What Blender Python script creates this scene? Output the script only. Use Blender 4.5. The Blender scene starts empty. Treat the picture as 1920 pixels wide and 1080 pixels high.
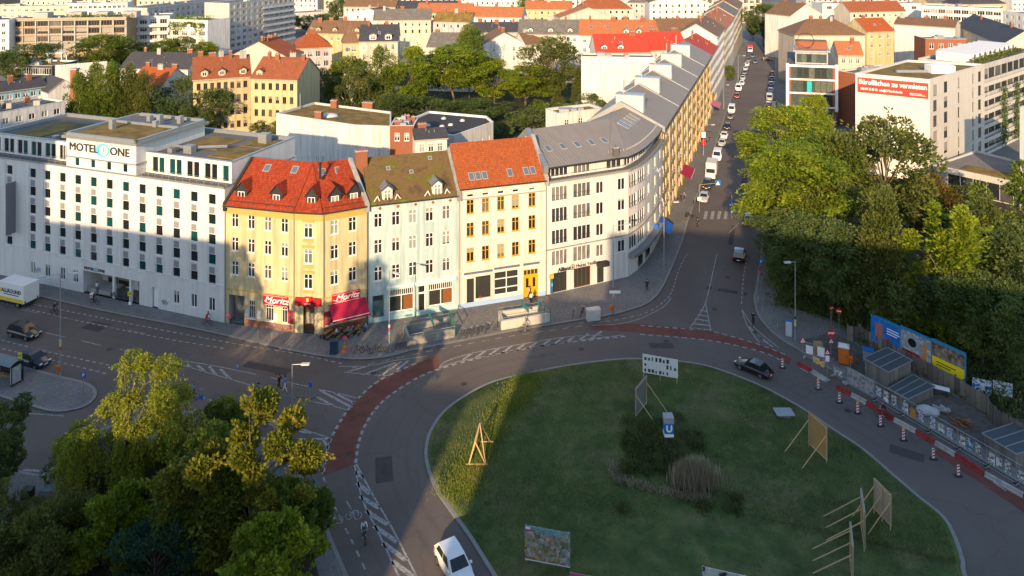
import bpy, bmesh, math, random
import numpy as np
from mathutils import Vector, Matrix
R = math.radians
random.seed(7)
sc = bpy.context.scene
COL = sc.collection
# ---------------------------------------------------------------- camera, sky, sun, exposure
F_PX, CAM_H, HOR = 1400.0, 50.0, -105.0
cd = bpy.data.cameras.new('camera'); cam = bpy.data.objects.new('camera', cd); COL.objects.link(cam)
cam.location = (0, 0, CAM_H); cam.rotation_euler = (R(90), 0, 0)
cd.sensor_width = 36; cd.lens = 36 * F_PX / 1920; cd.shift_y = -(540 - HOR) / 1920
cd.clip_start = 0.5; cd.clip_end = 9000; sc.camera = cam
SUN_AZ, SUN_EL = R(13), R(17.5)          # light travels towards +Y, a little to +X
w = bpy.data.worlds.new('World'); sc.world = w; w.use_nodes = True
nt = w.node_tree; bg = nt.nodes['Background']
sky = nt.nodes.new('ShaderNodeTexSky'); sky.sky_type = 'NISHITA'; sky.sun_disc = False
sky.sun_elevation = SUN_EL; sky.sun_rotation = math.pi + SUN_AZ; sky.air_density = 1.0; sky.dust_density = 0.5; sky.altitude = 50
nt.links.new(sky.outputs[0], bg.inputs[0]); bg.inputs[1].default_value = 0.15
sd = bpy.data.lights.new('sun', 'SUN'); so = bpy.data.objects.new('sun', sd); COL.objects.link(so)
sd.energy = 3.9; sd.angle = R(0.5); sd.color = (1.0, 0.71, 0.40)
so.rotation_euler = (R(90) - SUN_EL, 0, -SUN_AZ); so.location = (-30, -100, 120)
sc.view_settings.view_transform = 'Standard'; sc.view_settings.look = 'None'
sc.view_settings.exposure = 1.08; sc.view_settings.gamma = 1.0
sc.render.engine = 'CYCLES'
# ---------------------------------------------------------------- helpers
def P(px, py, z=0.0):
    s = (CAM_H - z) / (py - HOR)
    return Vector(((px - 960) * s, F_PX * s, z))
def P2(px, py, z=0.0):
    p = P(px, py, z); return Vector((p.x, p.y))
U = Vector((0.342, 0.940)); V = Vector((0.940, -0.342))     # street grid
MATS = {}
def nodes_of(name):
    m = bpy.data.materials.new(name); m.use_nodes = True
    nt = m.node_tree; b = nt.nodes['Principled BSDF']
    MATS[name] = m
    return m, nt, b
def lum(c, k): return (min(c[0]*k, 1), min(c[1]*k, 1), min(c[2]*k, 1), 1)
def mixc(nt, fac, a, b):
    n = nt.nodes.new('ShaderNodeMix'); n.data_type = 'RGBA'
    for s, val in ((0, fac), (6, a), (7, b)):
        if hasattr(val, 'is_linked') or hasattr(val, 'node'): nt.links.new(val, n.inputs[s])
        else: n.inputs[s].default_value = val
    return n.outputs[2]
def coord(nt, kind='Object', scale=(1, 1, 1)):
    t = nt.nodes.new('ShaderNodeTexCoord'); mp = nt.nodes.new('ShaderNodeMapping'); mp.inputs['Scale'].default_value = scale
    nt.links.new(t.outputs[kind], mp.inputs[0]); return mp.outputs[0]
def noise(nt, co, scale, detail=3, rough=.55):
    n = nt.nodes.new('ShaderNodeTexNoise'); n.inputs['Scale'].default_value = scale; n.inputs['Detail'].default_value = detail
    n.inputs['Roughness'].default_value = rough; nt.links.new(co, n.inputs['Vector']); return n.outputs['Fac']
def ramp(nt, fac, stops):
    r = nt.nodes.new('ShaderNodeValToRGB'); el = r.color_ramp.elements
    while len(el) > 1: el.remove(el[-1])
    for i, (p, c) in enumerate(stops):
        e = el[0] if i == 0 else el.new(p)
        e.position = p; e.color = c if len(c) == 4 else (*c, 1)
    nt.links.new(fac, r.inputs[0]); return r.outputs[0]
def bump(nt, b, h, strength, dist=.05):
    n = nt.nodes.new('ShaderNodeBump'); n.inputs['Strength'].default_value = strength; n.inputs['Distance'].default_value = dist
    nt.links.new(h, n.inputs['Height']); nt.links.new(n.outputs[0], b.inputs['Normal'])
def mat(name, col, rough=.85, var=.12, scale=.5, bmp=.0, bsc=12, metal=0, spec=.3, stain=0.0):
    """plain painted / mineral surface: base colour with soft mottling and streaks"""
    if name in MATS: return MATS[name]
    m, nt, b = nodes_of(name)
    co = coord(nt)
    f = noise(nt, co, scale, 4)
    c = mixc(nt, f, lum(col, 1 - var), lum(col, 1 + var))
    if stain:
        f2 = noise(nt, coord(nt, 'Object', (1.6, 1.6, .12)), 1.0, 5, .6)
        f2 = ramp(nt, f2, [(.44, (1, 1, 1)), (.64, (1 - stain,) * 3)])
        n = nt.nodes.new('ShaderNodeMix'); n.data_type = 'RGBA'; n.blend_type = 'MULTIPLY'; n.inputs[0].default_value = 1
        nt.links.new(c, n.inputs[6]); nt.links.new(f2, n.inputs[7]); c = n.outputs[2]
    nt.links.new(c, b.inputs['Base Color'])
    b.inputs['Roughness'].default_value = rough; b.inputs['Metallic'].default_value = metal
    b.inputs['Specular IOR Level'].default_value = spec
    if bmp: bump(nt, b, noise(nt, co, bsc, 3), bmp)
    return m
def objvar(name, cols, rough=.5, spec=.5, metal=0):
    """colour picked per object (Object Info random)"""
    if name in MATS: return MATS[name]
    m, nt, b = nodes_of(name)
    oi = nt.nodes.new('ShaderNodeObjectInfo')
    r = nt.nodes.new('ShaderNodeValToRGB'); r.color_ramp.interpolation = 'CONSTANT'; el = r.color_ramp.elements
    while len(el) > 1: el.remove(el[-1])
    for i, c in enumerate(cols):
        e = el[0] if i == 0 else el.new(i / len(cols)); e.position = i / len(cols); e.color = (*c, 1)
    nt.links.new(oi.outputs['Random'], r.inputs[0])
    f = noise(nt, coord(nt, 'Object', (1, 1, .35)), 1.7, 2)
    c = mixc(nt, f, r.outputs[0], (0.016, 0.018, 0.02, 1)) if 'glass' in name else r.outputs[0]
    if name == 'window_glass':              # blinds or curtains drawn to different heights behind some panes
        wn = nt.nodes.new('ShaderNodeTexWhiteNoise'); nt.links.new(oi.outputs['Location'], wn.inputs['Vector']); sr = nt.nodes.new('ShaderNodeSeparateColor'); nt.links.new(wn.outputs['Color'], sr.inputs[0])
        sz_ = nt.nodes.new('ShaderNodeSeparateXYZ'); tc = nt.nodes.new('ShaderNodeTexCoord'); nt.links.new(tc.outputs['Object'], sz_.inputs[0])
        def ma(op, a, b):
            n = nt.nodes.new('ShaderNodeMath'); n.operation = op
            for i, x in enumerate((a, b)):
                if isinstance(x, (int, float)): n.inputs[i].default_value = x
                else: nt.links.new(x, n.inputs[i])
            return n.outputs[0]
        on = ma('MULTIPLY', ma('LESS_THAN', sr.outputs[0], .38), ma('GREATER_THAN', sz_.outputs[2], ma('MULTIPLY', sr.outputs[1], 1.5)))
        c = mixc(nt, ma('MULTIPLY', on, .8), c, (.34, .32, .28, 1))
    nt.links.new(c, b.inputs['Base Color']); b.inputs['Roughness'].default_value = rough
    b.inputs['Specular IOR Level'].default_value = spec; b.inputs['Metallic'].default_value = metal
    return m
def tiles(name, col, tw=.26, th=.34, var=.25, col2=None, bmp=.6):
    if name in MATS: return MATS[name]
    m, nt, b = nodes_of(name); co = coord(nt, 'UV')
    br = nt.nodes.new('ShaderNodeTexBrick'); nt.links.new(co, br.inputs['Vector'])
    br.inputs['Scale'].default_value = 1; br.inputs['Brick Width'].default_value = tw; br.inputs['Row Height'].default_value = th
    br.inputs['Mortar Size'].default_value = .03; br.inputs['Mortar Smooth'].default_value = .6
    br.inputs['Color1'].default_value = lum(col, 1 - var); br.inputs['Color2'].default_value = lum(col, 1 + var); br.inputs['Mortar'].default_value = lum(col, .45)
    f = noise(nt, co, .35, 5, .65); f = ramp(nt, f, [(.35, (0, 0, 0)), (.7, (1, 1, 1))])
    c = mixc(nt, f, br.outputs['Color'], (*(col2 or [x * .6 for x in col]), 1))
    n = nt.nodes.new('ShaderNodeMix'); n.data_type = 'RGBA'; n.inputs[0].default_value = .45
    nt.links.new(br.outputs['Color'], n.inputs[6]); nt.links.new(c, n.inputs[7])
    nt.links.new(n.outputs[2], b.inputs['Base Color']); b.inputs['Roughness'].default_value = .75; b.inputs['Specular IOR Level'].default_value = .25
    bump(nt, b, br.outputs['Fac'], -bmp, .04)
    return m
def seams(name, col, pitch=.5, rough=.45, metal=.6):
    if name in MATS: return MATS[name]
    m, nt, b = nodes_of(name); co = coord(nt, 'UV')
    wv = nt.nodes.new('ShaderNodeTexWave'); wv.wave_type = 'BANDS'; wv.bands_direction = 'X'; wv.wave_profile = 'SIN'
    wv.inputs['Scale'].default_value = 1 / pitch / 3.18; nt.links.new(co, wv.inputs['Vector'])
    r = ramp(nt, wv.outputs['Fac'], [(0, (0, 0, 0)), (.9, (0, 0, 0)), (1, (1, 1, 1))])
    f = noise(nt, coord(nt, 'UV', (1, .25, 1)), .8, 4)
    c = mixc(nt, f, lum(col, .8), lum(col, 1.15)); c = mixc(nt, r, c, lum(col, .6))
    nt.links.new(c, b.inputs['Base Color']); b.inputs['Roughness'].default_value = rough; b.inputs['Metallic'].default_value = metal
    bump(nt, b, r, .6, .05); return m
def multi(name, stops, scale, detail=6, rough=.9, bmp=.3, bsc=6, bdist=.1, kind='Object', stretch=(1, 1, 1)):
    """natural mottled surface from a noise colour ramp"""
    if name in MATS: return MATS[name]
    m, nt, b = nodes_of(name); co = coord(nt, kind, stretch)
    nt.links.new(ramp(nt, noise(nt, co, scale, detail, .62), stops), b.inputs['Base Color'])
    b.inputs['Roughness'].default_value = rough; b.inputs['Specular IOR Level'].default_value = .2
    bump(nt, b, noise(nt, co, bsc, 4), bmp, bdist); return m
class MB:
    """collects faces for ONE mesh object"""
    def __init__(s): s.v = []; s.f = []; s.m = []
    def poly(s, pts, mi=0):
        i = len(s.v); s.v += [tuple(p) for p in pts]; s.f.append(tuple(range(i, i + len(pts)))); s.m.append(mi); return s
    def box(s, a, b, mi=0, M=None):
        (x0, y0, z0), (x1, y1, z1) = a, b
        c = [(x0, y0, z0), (x1, y0, z0), (x1, y1, z0), (x0, y1, z0), (x0, y0, z1), (x1, y0, z1), (x1, y1, z1), (x0, y1, z1)]
        if M: c = [tuple(M @ Vector(p)) for p in c]
        i = len(s.v); s.v += c
        for q in ((3, 2, 1, 0), (4, 5, 6, 7), (0, 1, 5, 4), (1, 2, 6, 5), (2, 3, 7, 6), (3, 0, 4, 7)):
            s.f.append(tuple(i + k for k in q)); s.m.append(mi)
        return s
    def tube(s, p, q, r0, r1=None, n=6, mi=0):
        r1 = r0 if r1 is None else r1; p = Vector(p); q = Vector(q); d = (q - p)
        if d.length < 1e-6: return s
        d.normalize(); a = d.orthogonal().normalized(); b = d.cross(a); i = len(s.v)
        for c, r in ((p, r0), (q, r1)):
            for k in range(n):
                t = 2 * math.pi * k / n; s.v.append(tuple(c + (a * math.cos(t) + b * math.sin(t)) * r))
        for k in range(n):
            k2 = (k + 1) % n; s.f.append((i + k, i + k2, i + n + k2, i + n + k)); s.m.append(mi)
        s.f.append(tuple(range(i + n - 1, i - 1, -1))); s.f.append(tuple(range(i + n, i + 2 * n))); s.m += [mi, mi]
        return s
    def path(s, pts, r, n=6, mi=0):
        for a, b in zip(pts, pts[1:]): s.tube(a, b, r, r, n, mi)
        return s
    def slab(s, pts, t, mi=0, mis=None):
        """polygon extruded down by t"""
        mis = mi if mis is None else mis; lo = [Vector(p) - Vector((0, 0, t)) for p in pts]
        s.poly(pts, mi); s.poly(lo[::-1], mis); n = len(pts)
        for k in range(n): s.poly([lo[k], lo[(k + 1) % n], pts[(k + 1) % n], pts[k]], mis)
        return s
    def prism(s, poly, z0, z1, mi=0, mis=None): return s.slab([(p[0], p[1], z1) for p in poly], z1 - z0, mi, mis)
    def ball(s, c, rx, ry, rz, n=8, mi=0):
        i = len(s.v); rings = n // 2
        for a in range(rings + 1):
            th = math.pi * a / rings
            for k in range(n):
                ph = 2 * math.pi * k / n
                s.v.append((c[0] + rx * math.sin(th) * math.cos(ph), c[1] + ry * math.sin(th) * math.sin(ph), c[2] + rz * math.cos(th)))
        for a in range(rings):
            for k in range(n):
                k2 = (k + 1) % n; s.f.append((i + a*n + k, i + (a+1)*n + k, i + (a+1)*n + k2, i + a*n + k2)); s.m.append(mi)
        return s
    def mesh(s, name, mats, off=(0, 0, 0), smooth=False, uv=True):
        me = bpy.data.meshes.new(name); ox, oy, oz = off
        me.from_pydata([(x - ox, y - oy, z - oz) for x, y, z in s.v], [], s.f)
        for m in (mats if isinstance(mats, (list, tuple)) else [mats]): me.materials.append(m)
        me.polygons.foreach_set('material_index', s.m)
        if smooth: me.polygons.foreach_set('use_smooth', [True] * len(s.f))
        if uv:
            me.update(); l = me.uv_layers.new(name='UVMap'); out = []
            Z = Vector((0, 0, 1)); X = Vector((1, 0, 0))
            for p in me.polygons:
                n = p.normal; t = Z.cross(n)
                t = X if t.length < .05 else t.normalized(); b = n.cross(t)
                for vi in p.vertices:
                    c = me.vertices[vi].co; out += (c.dot(t), c.dot(b))
            l.data.foreach_set('uv', out)
        me.update(); return me
    def build(s, name, mats, parent=None, world=True, smooth=False):
        off = (0, 0, 0)
        if parent is not None and world:
            off = Vector((0, 0, 0)); q = parent
            while q: off = off + q.location; q = q.parent
        return link(name, s.mesh(name, mats, off, smooth), parent)
def link(name, data, parent=None, loc=(0, 0, 0), rz=0.0):
    o = bpy.data.objects.new(name, data); COL.objects.link(o); o.parent = parent; o.location = loc; o.rotation_euler = (0, 0, rz)
    return o
def tag(o, label, cat=None, group=None):
    o['label'] = label
    if cat: o['category'] = cat
    if group: o['group'] = group
    return o
def thing(name, label, cat, loc=(0, 0, 0), rz=0.0, group=None):
    return tag(link(name, None, None, loc, rz), label, cat, group)
def setting(o, kind='structure', label=None):
    o['kind'] = kind
    if label: o['label'] = label
    return o
def kids(o):
    return KID.get(o.name) or [c for c in bpy.data.objects if c.parent == o]
KID = {}
def copy_tree(o, parent=None):
    c = o.copy(); COL.objects.link(c); c.parent = parent
    if o.name not in KID: KID[o.name] = [k for k in bpy.data.objects if k.parent == o]
    for ch in KID[o.name]: copy_tree(ch, c)
    return c
def rebase(root):
    return root
def text_mesh(body, size, extrude=.02, shear=0.0, spacing=1.0, bold=0.0):
    cu = bpy.data.curves.new('lettering', 'FONT'); cu.body = body; cu.size = size; cu.extrude = extrude; cu.shear = shear
    cu.space_character = spacing; cu.align_x = 'CENTER'; cu.align_y = 'CENTER'; cu.resolution_u = 3
    o = bpy.data.objects.new('lettering', cu); COL.objects.link(o)
    dg = bpy.context.evaluated_depsgraph_get(); me = bpy.data.meshes.new_from_object(o.evaluated_get(dg))
    bpy.data.objects.remove(o); bpy.data.curves.remove(cu)
    if bold:                                    # heavier strokes: shifted copies, each a hair further out
        bm = bmesh.new(); bm.from_mesh(me)
        bm.verts.ensure_lookup_table(); bm.verts.index_update(); base = [v.co.copy() for v in bm.verts]; faces = [[v.index for v in f.verts] for f in bm.faces]
        for k, (dx, dy) in enumerate(((bold, 0), (-bold, 0), (0, bold), (0, -bold))):
            vs = [bm.verts.new((c.x + dx * 1.3, c.y + dy * 1.3, c.z + .002 * (k + 1))) for c in base]
            for f in faces: bm.faces.new([vs[i] for i in f])
        bm.to_mesh(me); bm.free()
    return me
def lettering(parent, body, size, m, loc, rz, extrude=.02, shear=0.0, spacing=1.0, sx=1.0, bold=0.0, name='lettering', pitch=90):
    me = text_mesh(body, size, extrude, shear, spacing, bold); me.materials.clear(); me.materials.append(m)
    o = link(name, me, parent, loc, 0); o.rotation_euler = (R(pitch), 0, rz); o.scale = (sx, 1, 1); return o
def v3(p, z): return Vector((p[0], p[1], z))
# shared materials
GLASS = objvar('window_glass', [(.02, .025, .03), (.03, .035, .04), (.015, .02, .02), (.10, .10, .095), (.02, .03, .035), (.22, .21, .19), (.02, .02, .025), (.05, .06, .065)], rough=.06, spec=.5)
GLASST = objvar('hotel_glass', [(.0, .06, .064), (.01, .013, .013), (.004, .022, .024), (.012, .016, .016), (.0, .085, .088), (.015, .015, .015), (.006, .016, .018)], rough=.08, spec=.5)
WHITE = mat('white_paint', (.78, .77, .75), .5, .05)
DARK = mat('dark_metal', (.03, .032, .035), .5, .1)
ZINC = mat('zinc_metal', (.33, .34, .35), .45, .12, 1.5, metal=.6)
GREY = mat('grey_paint', (.30, .30, .31), .6, .1)
CONC = mat('concrete', (.36, .35, .33), .9, .18, .8, .3, 20, stain=.25)
BRICK = tiles('brick', (.36, .13, .07), .25, .08, .2, bmp=.4)
# ---------------------------------------------------------------- ground, roads, pavements
asph, nt_, b_ = nodes_of('asphalt')
co_ = coord(nt_); f1 = noise(nt_, co_, .07, 6, .6); f2 = noise(nt_, co_, 9, 3, .7); f3 = noise(nt_, coord(nt_, 'Object', (.5, .12, 1)), .5, 5, .6)
c_ = ramp(nt_, f1, [(.3, (.086, .069, .062)), (.5, (.110, .089, .079)), (.68, (.134, .109, .095))])
c_ = mixc(nt_, ramp(nt_, f3, [(.5, (0, 0, 0)), (.7, (.5, .5, .5))]), c_, (.135, .113, .10, 1))
c_ = mixc(nt_, ramp(nt_, f2, [(.35, (0, 0, 0)), (.75, (.45, .45, .45))]), c_, (.15, .132, .118, 1))
vo = nt_.nodes.new('ShaderNodeTexVoronoi'); vo.feature = 'DISTANCE_TO_EDGE'; vo.inputs['Scale'].default_value = .06
wn = nt_.nodes.new('ShaderNodeTexNoise'); wn.inputs['Scale'].default_value = .35; wn.inputs['Detail'].default_value = 5; nt_.links.new(co_, wn.inputs['Vector'])
va = nt_.nodes.new('ShaderNodeVectorMath'); va.operation = 'MULTIPLY_ADD'; va.inputs[1].default_value = (5, 5, 0); nt_.links.new(wn.outputs['Color'], va.inputs[0]); nt_.links.new(co_, va.inputs[2]); nt_.links.new(va.outputs[0], vo.inputs['Vector'])
c_ = mixc(nt_, ramp(nt_, vo.outputs['Distance'], [(0, (.16, .16, .16)), (.003, (.1, .1, .1)), (.006, (0, 0, 0))]), c_, (.024, .023, .024, 1))
nt_.links.new(c_, b_.inputs['Base Color']); b_.inputs['Roughness'].default_value = .82; b_.inputs['Specular IOR Level'].default_value = .35
bump(nt_, b_, f2, .25, .02)
PAVE, nt_, b_ = nodes_of('pavement_stone')
co_ = coord(nt_)
vo = nt_.nodes.new('ShaderNodeTexVoronoi'); vo.inputs['Scale'].default_value = 5.0; nt_.links.new(co_, vo.inputs['Vector'])
f1 = noise(nt_, co_, .25, 5); c_ = ramp(nt_, f1, [(.3, (.135, .122, .110)), (.55, (.175, .156, .140)), (.75, (.215, .19, .17))])
c_ = mixc(nt_, .10, c_, vo.outputs['Color']); 
hs = nt_.nodes.new('ShaderNodeHueSaturation'); hs.inputs['Saturation'].default_value = .7; hs.inputs['Value'].default_value = .85; nt_.links.new(c_, hs.inputs['Color'])
nt_.links.new(hs.outputs[0], b_.inputs['Base Color']); b_.inputs['Roughness'].default_value = .9; b_.inputs['Specular IOR Level'].default_value = .2
bump(nt_, b_, vo.outputs['Distance'], .4, .03)
KERB = mat('granite_kerb', (.23, .22, .205), .85, .25, 2.0, .2)
PAINT = multi('road_paint', [(.36, (.12, .115, .11)), (.48, (.30, .29, .28)), (.8, (.42, .41, .39))], 3.5, 5, .7, .1, 20, .01)
REDL = multi('red_bike_lane', [(.3, (.12, .045, .035)), (.6, (.17, .065, .05)), (.8, (.2, .09, .07))], .5, 6, .85, .2, 18, .01)
GRASS = multi('grass_ground', [(.28, (.044, .068, .022)), (.45, (.068, .102, .030)), (.6, (.10, .130, .040)), (.76, (.18, .16, .07))], .55, 7, .95, .8, 8, .15)
nt_ = GRASS.node_tree; b_ = nt_.nodes['Principled BSDF']; old = b_.inputs['Base Color'].links[0].from_socket
f_ = ramp(nt_, noise(nt_, coord(nt_), .16, 7, .68), [(.50, (0, 0, 0)), (.70, (.6, .6, .6))]); nt_.links.new(mixc(nt_, f_, old, (.22, .175, .095, 1)), b_.inputs['Base Color'])
EARTH = multi('earth', [(.3, (.035, .03, .02)), (.55, (.05, .045, .028)), (.75, (.085, .07, .048))], .5, 6, .95, .6, 5, .15)
LAWN = multi('courtyard_soil', [(.3, (.02, .03, .012)), (.6, (.035, .045, .02)), (.8, (.06, .055, .035))], .2, 6, .95, .5, 3, .2)
g = MB().poly([(-4000, -3000, -.03), (4000, -3000, -.03), (4000, 6000, -.03), (-4000, 6000, -.03)]).build('ground', EARTH); setting(g)
road = MB().poly([(-420, -160, 0), (420, -160, 0), (420, 800, 0), (-420, 800, 0)]).build('road', asph); setting(road)
def px(pts, z=0.0): return [P(a, b, z) for a, b in pts]
def smooth2(pts, k=4):
    """Catmull-Rom through world points"""
    out = []; n = len(pts)
    for i in range(n - 1):
        p0 = pts[max(i-1, 0)]; p1 = pts[i]; p2 = pts[i+1]; p3 = pts[min(i+2, n-1)]
        for j in range(k):
            t = j / k
            out.append(.5 * ((2*p1) + (p2-p0)*t + (2*p0-5*p1+4*p2-p3)*t*t + (3*p1-p0-3*p2+p3)*t**3))
    out.append(pts[-1]); return out
def offset_line(pts, d):
    out = []
    for i, p in enumerate(pts):
        a = pts[max(i-1, 0)]; b = pts[min(i+1, len(pts)-1)]; t = (b - a); t = Vector((t.x, t.y, 0)).normalized()
        out.append(p + Vector((-t.y, t.x, 0)) * d)
    return out
def strip(mb, pts, w0, w1, z0, z1=None):
    """ribbon between offsets w0 and w1 of a line; with z1 a raised kerb"""
    a = offset_line(pts, w0); b = offset_line(pts, w1)
    for i in range(len(pts) - 1):
        q = [v3(a[i], z0), v3(a[i+1], z0), v3(b[i+1], z0), v3(b[i], z0)]
        if z1 is None: mb.poly(q)
        else: mb.slab([v3(p, z1) for p in q], z1 - z0)
def pavement(name, line, rest, side, label=None, m=None, h=.12, km=None):
    ln = smooth2(line)
    ms = MB().prism([(p.x, p.y) for p in ln] + [(p[0], p[1]) for p in rest], -.02, h)
    o = ms.build(name, m or PAVE); setting(o)
    k = MB(); strip(k, ln, 0 if side > 0 else -.32, .32 if side > 0 else 0, .0, h + .012); k.build('kerb', km or KERB, o)
    return o
nw = px([(-260, 478), (-100, 515), (85, 560), (185, 583), (274, 600.7), (341, 613.7), (426, 632), (483, 645), (573, 664.6), (638, 673.6), (687, 675), (736, 669), (772, 659), (870, 640), (951, 624), (1019, 613), (1075, 603.5), (1146, 592), (1202, 576), (1226, 562), (1243, 540.6), (1258, 509), (1280, 455), (1291, 415), (1307, 371), (1330, 312), (1350, 250), (1365, 205), (1380, 163), (1395, 118)])
pav_nw = pavement('pavement', nw, [(210, 640), (-420, 640), (-420, 230)], 1)
ne = px([(1457, 60), (1452, 140), (1447, 210), (1440, 300), (1431, 411), (1427, 464), (1418, 531), (1413, 562), (1420, 591), (1440, 618), (1467, 640), (1500, 660), (1560, 697), (1640, 745), (1740, 804), (1840, 864), (1950, 930), (2100, 1010)])
pav_ne = pavement('pavement', ne, [(130, 20), (420, 20), (420, 640), (217, 640)], 1)
isl = px([(-220, 640), (-60, 662), (37, 686), (111, 706), (163, 719), (181, 734), (178, 749), (159, 764), (122, 773), (89, 772), (41, 758), (-40, 735), (-220, 690)])
pav_isl = pavement('traffic_island', isl, [], -1)
pla = px([(-260, 830), (-60, 868), (44, 886), (83, 890), (122, 864), (190, 806), (290, 775), (400, 778), (480, 814), (540, 862), (575, 905), (600, 950), (614, 990), (648, 1070), (700, 1190)])
pav_pla = pavement('plaza', pla, [(-10, 20), (-70, 20)], -1)
med = px([(482, 719), (505, 716), (550, 724), (590, 735), (596, 742), (580, 748), (540, 741), (486, 727), (482, 719)])
pav_med = pavement('traffic_island', med, [], -1, m=asph, h=.05, km=mat('kerb_dark', (.12, .115, .11), .9, .2, 2))
# grass island
ISL = px([(935, 1085), (886, 1007), (849, 956), (825, 921), (808, 884), (802, 848), (810, 811), (837, 772), (882, 740), (931, 717), (1002, 700), (1065, 688), (1134, 679), (1190, 675.5), (1280, 681), (1340, 693), (1418, 722.6), (1462, 745), (1507, 771), (1558, 806), (1614, 843), (1670, 891), (1721, 935), (1766, 972), (1788, 1013), (1801, 1054), (1806, 1085)])
ISL = smooth2(ISL + [Vector((33, 50, 0)), Vector((27, 43, 0)), Vector((15, 40, 0)), Vector((4, 47, 0)), ISL[0]], 3)[:-1]
icx, icy = 14.5, 66.0
def isl_h(x, y, f): return .14 + .55 * (1 - f * f) + .10 * math.sin(x * .9 + y * .5) * (1 - f) + .08 * math.sin(y * 1.3 - x * .4) * (1 - f)
mb = MB(); rings = 14; n = len(ISL)
for r in range(rings + 1):
    f = r / rings
    for p in ISL:
        x = icx + (p.x - icx) * f; y = icy + (p.y - icy) * f; mb.v.append((x, y, isl_h(x, y, f)))
for p in ISL: mb.v.append((p.x, p.y, -.02))
for r in range(rings + 1):
    for k in range(n):
        k2 = (k + 1) % n; mb.f.append((r*n + k, r*n + k2, (r+1)*n + k2, (r+1)*n + k)); mb.m.append(0)
grass_o = setting(mb.build('grass_island', GRASS, smooth=True))
k = MB(); strip(k, ISL + [ISL[0]], .0, .34, .0, .11); k.build('kerb', KERB, grass_o)
# bare earth / woodland floor on the right, courtyards behind the houses
for nm, pts, z, m in (('woodland_floor', [P2(1445, 420), P2(1440, 520), P2(1470, 575), P2(1560, 600), P2(1640, 655), P2(1760, 725), P2(1920, 800), P2(2250, 900), Vector((190, 120)), Vector((120, 160)), Vector((70, 170))], .135, EARTH),
                      ('courtyard', [Vector((-30, 118)), Vector((-8, 112)), Vector((8, 118)), Vector((40, 180)), Vector((65, 260)), Vector((-40, 290)), Vector((-170, 300)), Vector((-210, 190)), Vector((-70, 128))], .135, LAWN),
                      ('planting_bed', [P2(70, 1010), P2(140, 900), P2(240, 840), P2(330, 815), P2(430, 830), P2(520, 900), P2(575, 1000), P2(600, 1090), P2(-300, 1200), P2(-200, 1020)], .135, EARTH),
                      ('site_ground', [P2(1500, 640), P2(1560, 672), P2(1640, 720), P2(1740, 782), P2(1840, 840), P2(1990, 915), P2(2000, 800), P2(1860, 780), P2(1640, 665), P2(1560, 625)], .14, multi('gravel', [(.3, (.08, .075, .065)), (.6, (.13, .12, .105)), (.8, (.2, .19, .17))], 1.2, 8, .95, .8, 9, .1))):
    if sum(a.x * b.y - b.x * a.y for a, b in zip(pts, pts[1:] + pts[:1])) < 0: pts = pts[::-1]
    setting(MB().poly([v3(p, z) for p in pts]).build(nm, m))
# red lanes and white paint, children of the road
red1 = smooth2(px([(605, 892), (608, 868), (620, 823), (648, 774), (681, 738), (710, 715), (746, 697), (787, 679), (822, 664.5)])) 
red1b = smooth2(px([(665, 872), (671, 827), (685, 793), (710, 758), (742, 732), (783, 707), (823, 691)]))
red2 = smooth2(px([(1105, 611), (1150, 606), (1200, 607.5), (1260, 613), (1333, 621), (1400, 639), (1450, 656), (1484, 672)]))
red2b = smooth2(px([(1112, 619), (1150, 620), (1220, 626), (1320, 636.5), (1390, 650), (1440, 664), (1480, 684)]))
red3 = smooth2(px([(1760, 838), (1860, 900), (1960, 962)])); red3b = smooth2(px([(1752, 850), (1850, 914), (1950, 982)]))
for a, b in ((red1, red1b), (red2, red2b), (red3, red3b)):
    mb = MB(); N = 24
    fa = [a[min(int(i * (len(a) - 1) / N), len(a) - 1)] for i in range(N + 1)]; fb = [b[min(int(i * (len(b) - 1) / N), len(b) - 1)] for i in range(N + 1)]
    for i in range(N): mb.poly([v3(fb[i], .004), v3(fb[i+1], .004), v3(fa[i+1], .004), v3(fa[i], .004)])
    mb.build('red_bike_lane', REDL, road)
def mark(pts, w=.14, dash=None, raw=False):
    ln = pts if raw else (smooth2(px(pts)) if len(pts) > 2 else px(pts))
    mb = MB()
    if not dash: strip(mb, ln, -w / 2, w / 2, .008)
    else:
        on, off = dash; acc = 0; cur = [ln[0]]; draw = True
        for a, b in zip(ln, ln[1:]):
            L = (b - a).length; pos = 0
            while L - pos > 1e-6:
                need = (on if draw else off) - acc; st = min(need, L - pos); pos += st; acc += st; p = a.lerp(b, pos / L)
                if draw: cur.append(p)
                if acc >= (on if draw else off) - 1e-6:
                    if draw and len(cur) > 1: strip(mb, cur, -w / 2, w / 2, .008)
                    draw = not draw; acc = 0; cur = [p]
    if mb.f: mb.build('lane_marking', PAINT, road)
D1 = (.55, .45)
mark([(-60, 532), (0, 556), (150, 588), (300, 618), (450, 646), (560, 664), (650, 684)], .2, D1)
mark([(-60, 551), (0, 567), (150, 602), (300, 633), (430, 655)], .2, D1)
mark([(40, 581), (120, 596), (300, 631)], .12, (3, 3))
mark([(-40, 628), (0, 637), (100, 662), (205, 685)], .2, D1); mark([(-40, 644), (0, 653), (100, 676), (200, 701)], .2, D1)
for a, b in (((85, 624), (121, 632)), ((153, 639), (190, 648)), ((225, 655), (260, 663))): mark([a, b], .14)
mark([(300, 673), (380, 682), (480, 702)], .14); mark([(300, 673), (380, 696), (470, 722)], .14)
for a, b in (((350, 682), (358, 690)), ((370, 685), (384, 696)), ((392, 687), (405, 703)), ((413, 692), (432, 711))): mark([a, b], .32)
mark([(328, 728), (365, 741), (400, 752), (440, 764)], .2, D1); mark([(330, 752), (370, 770), (400, 780)], .2, D1)
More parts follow.
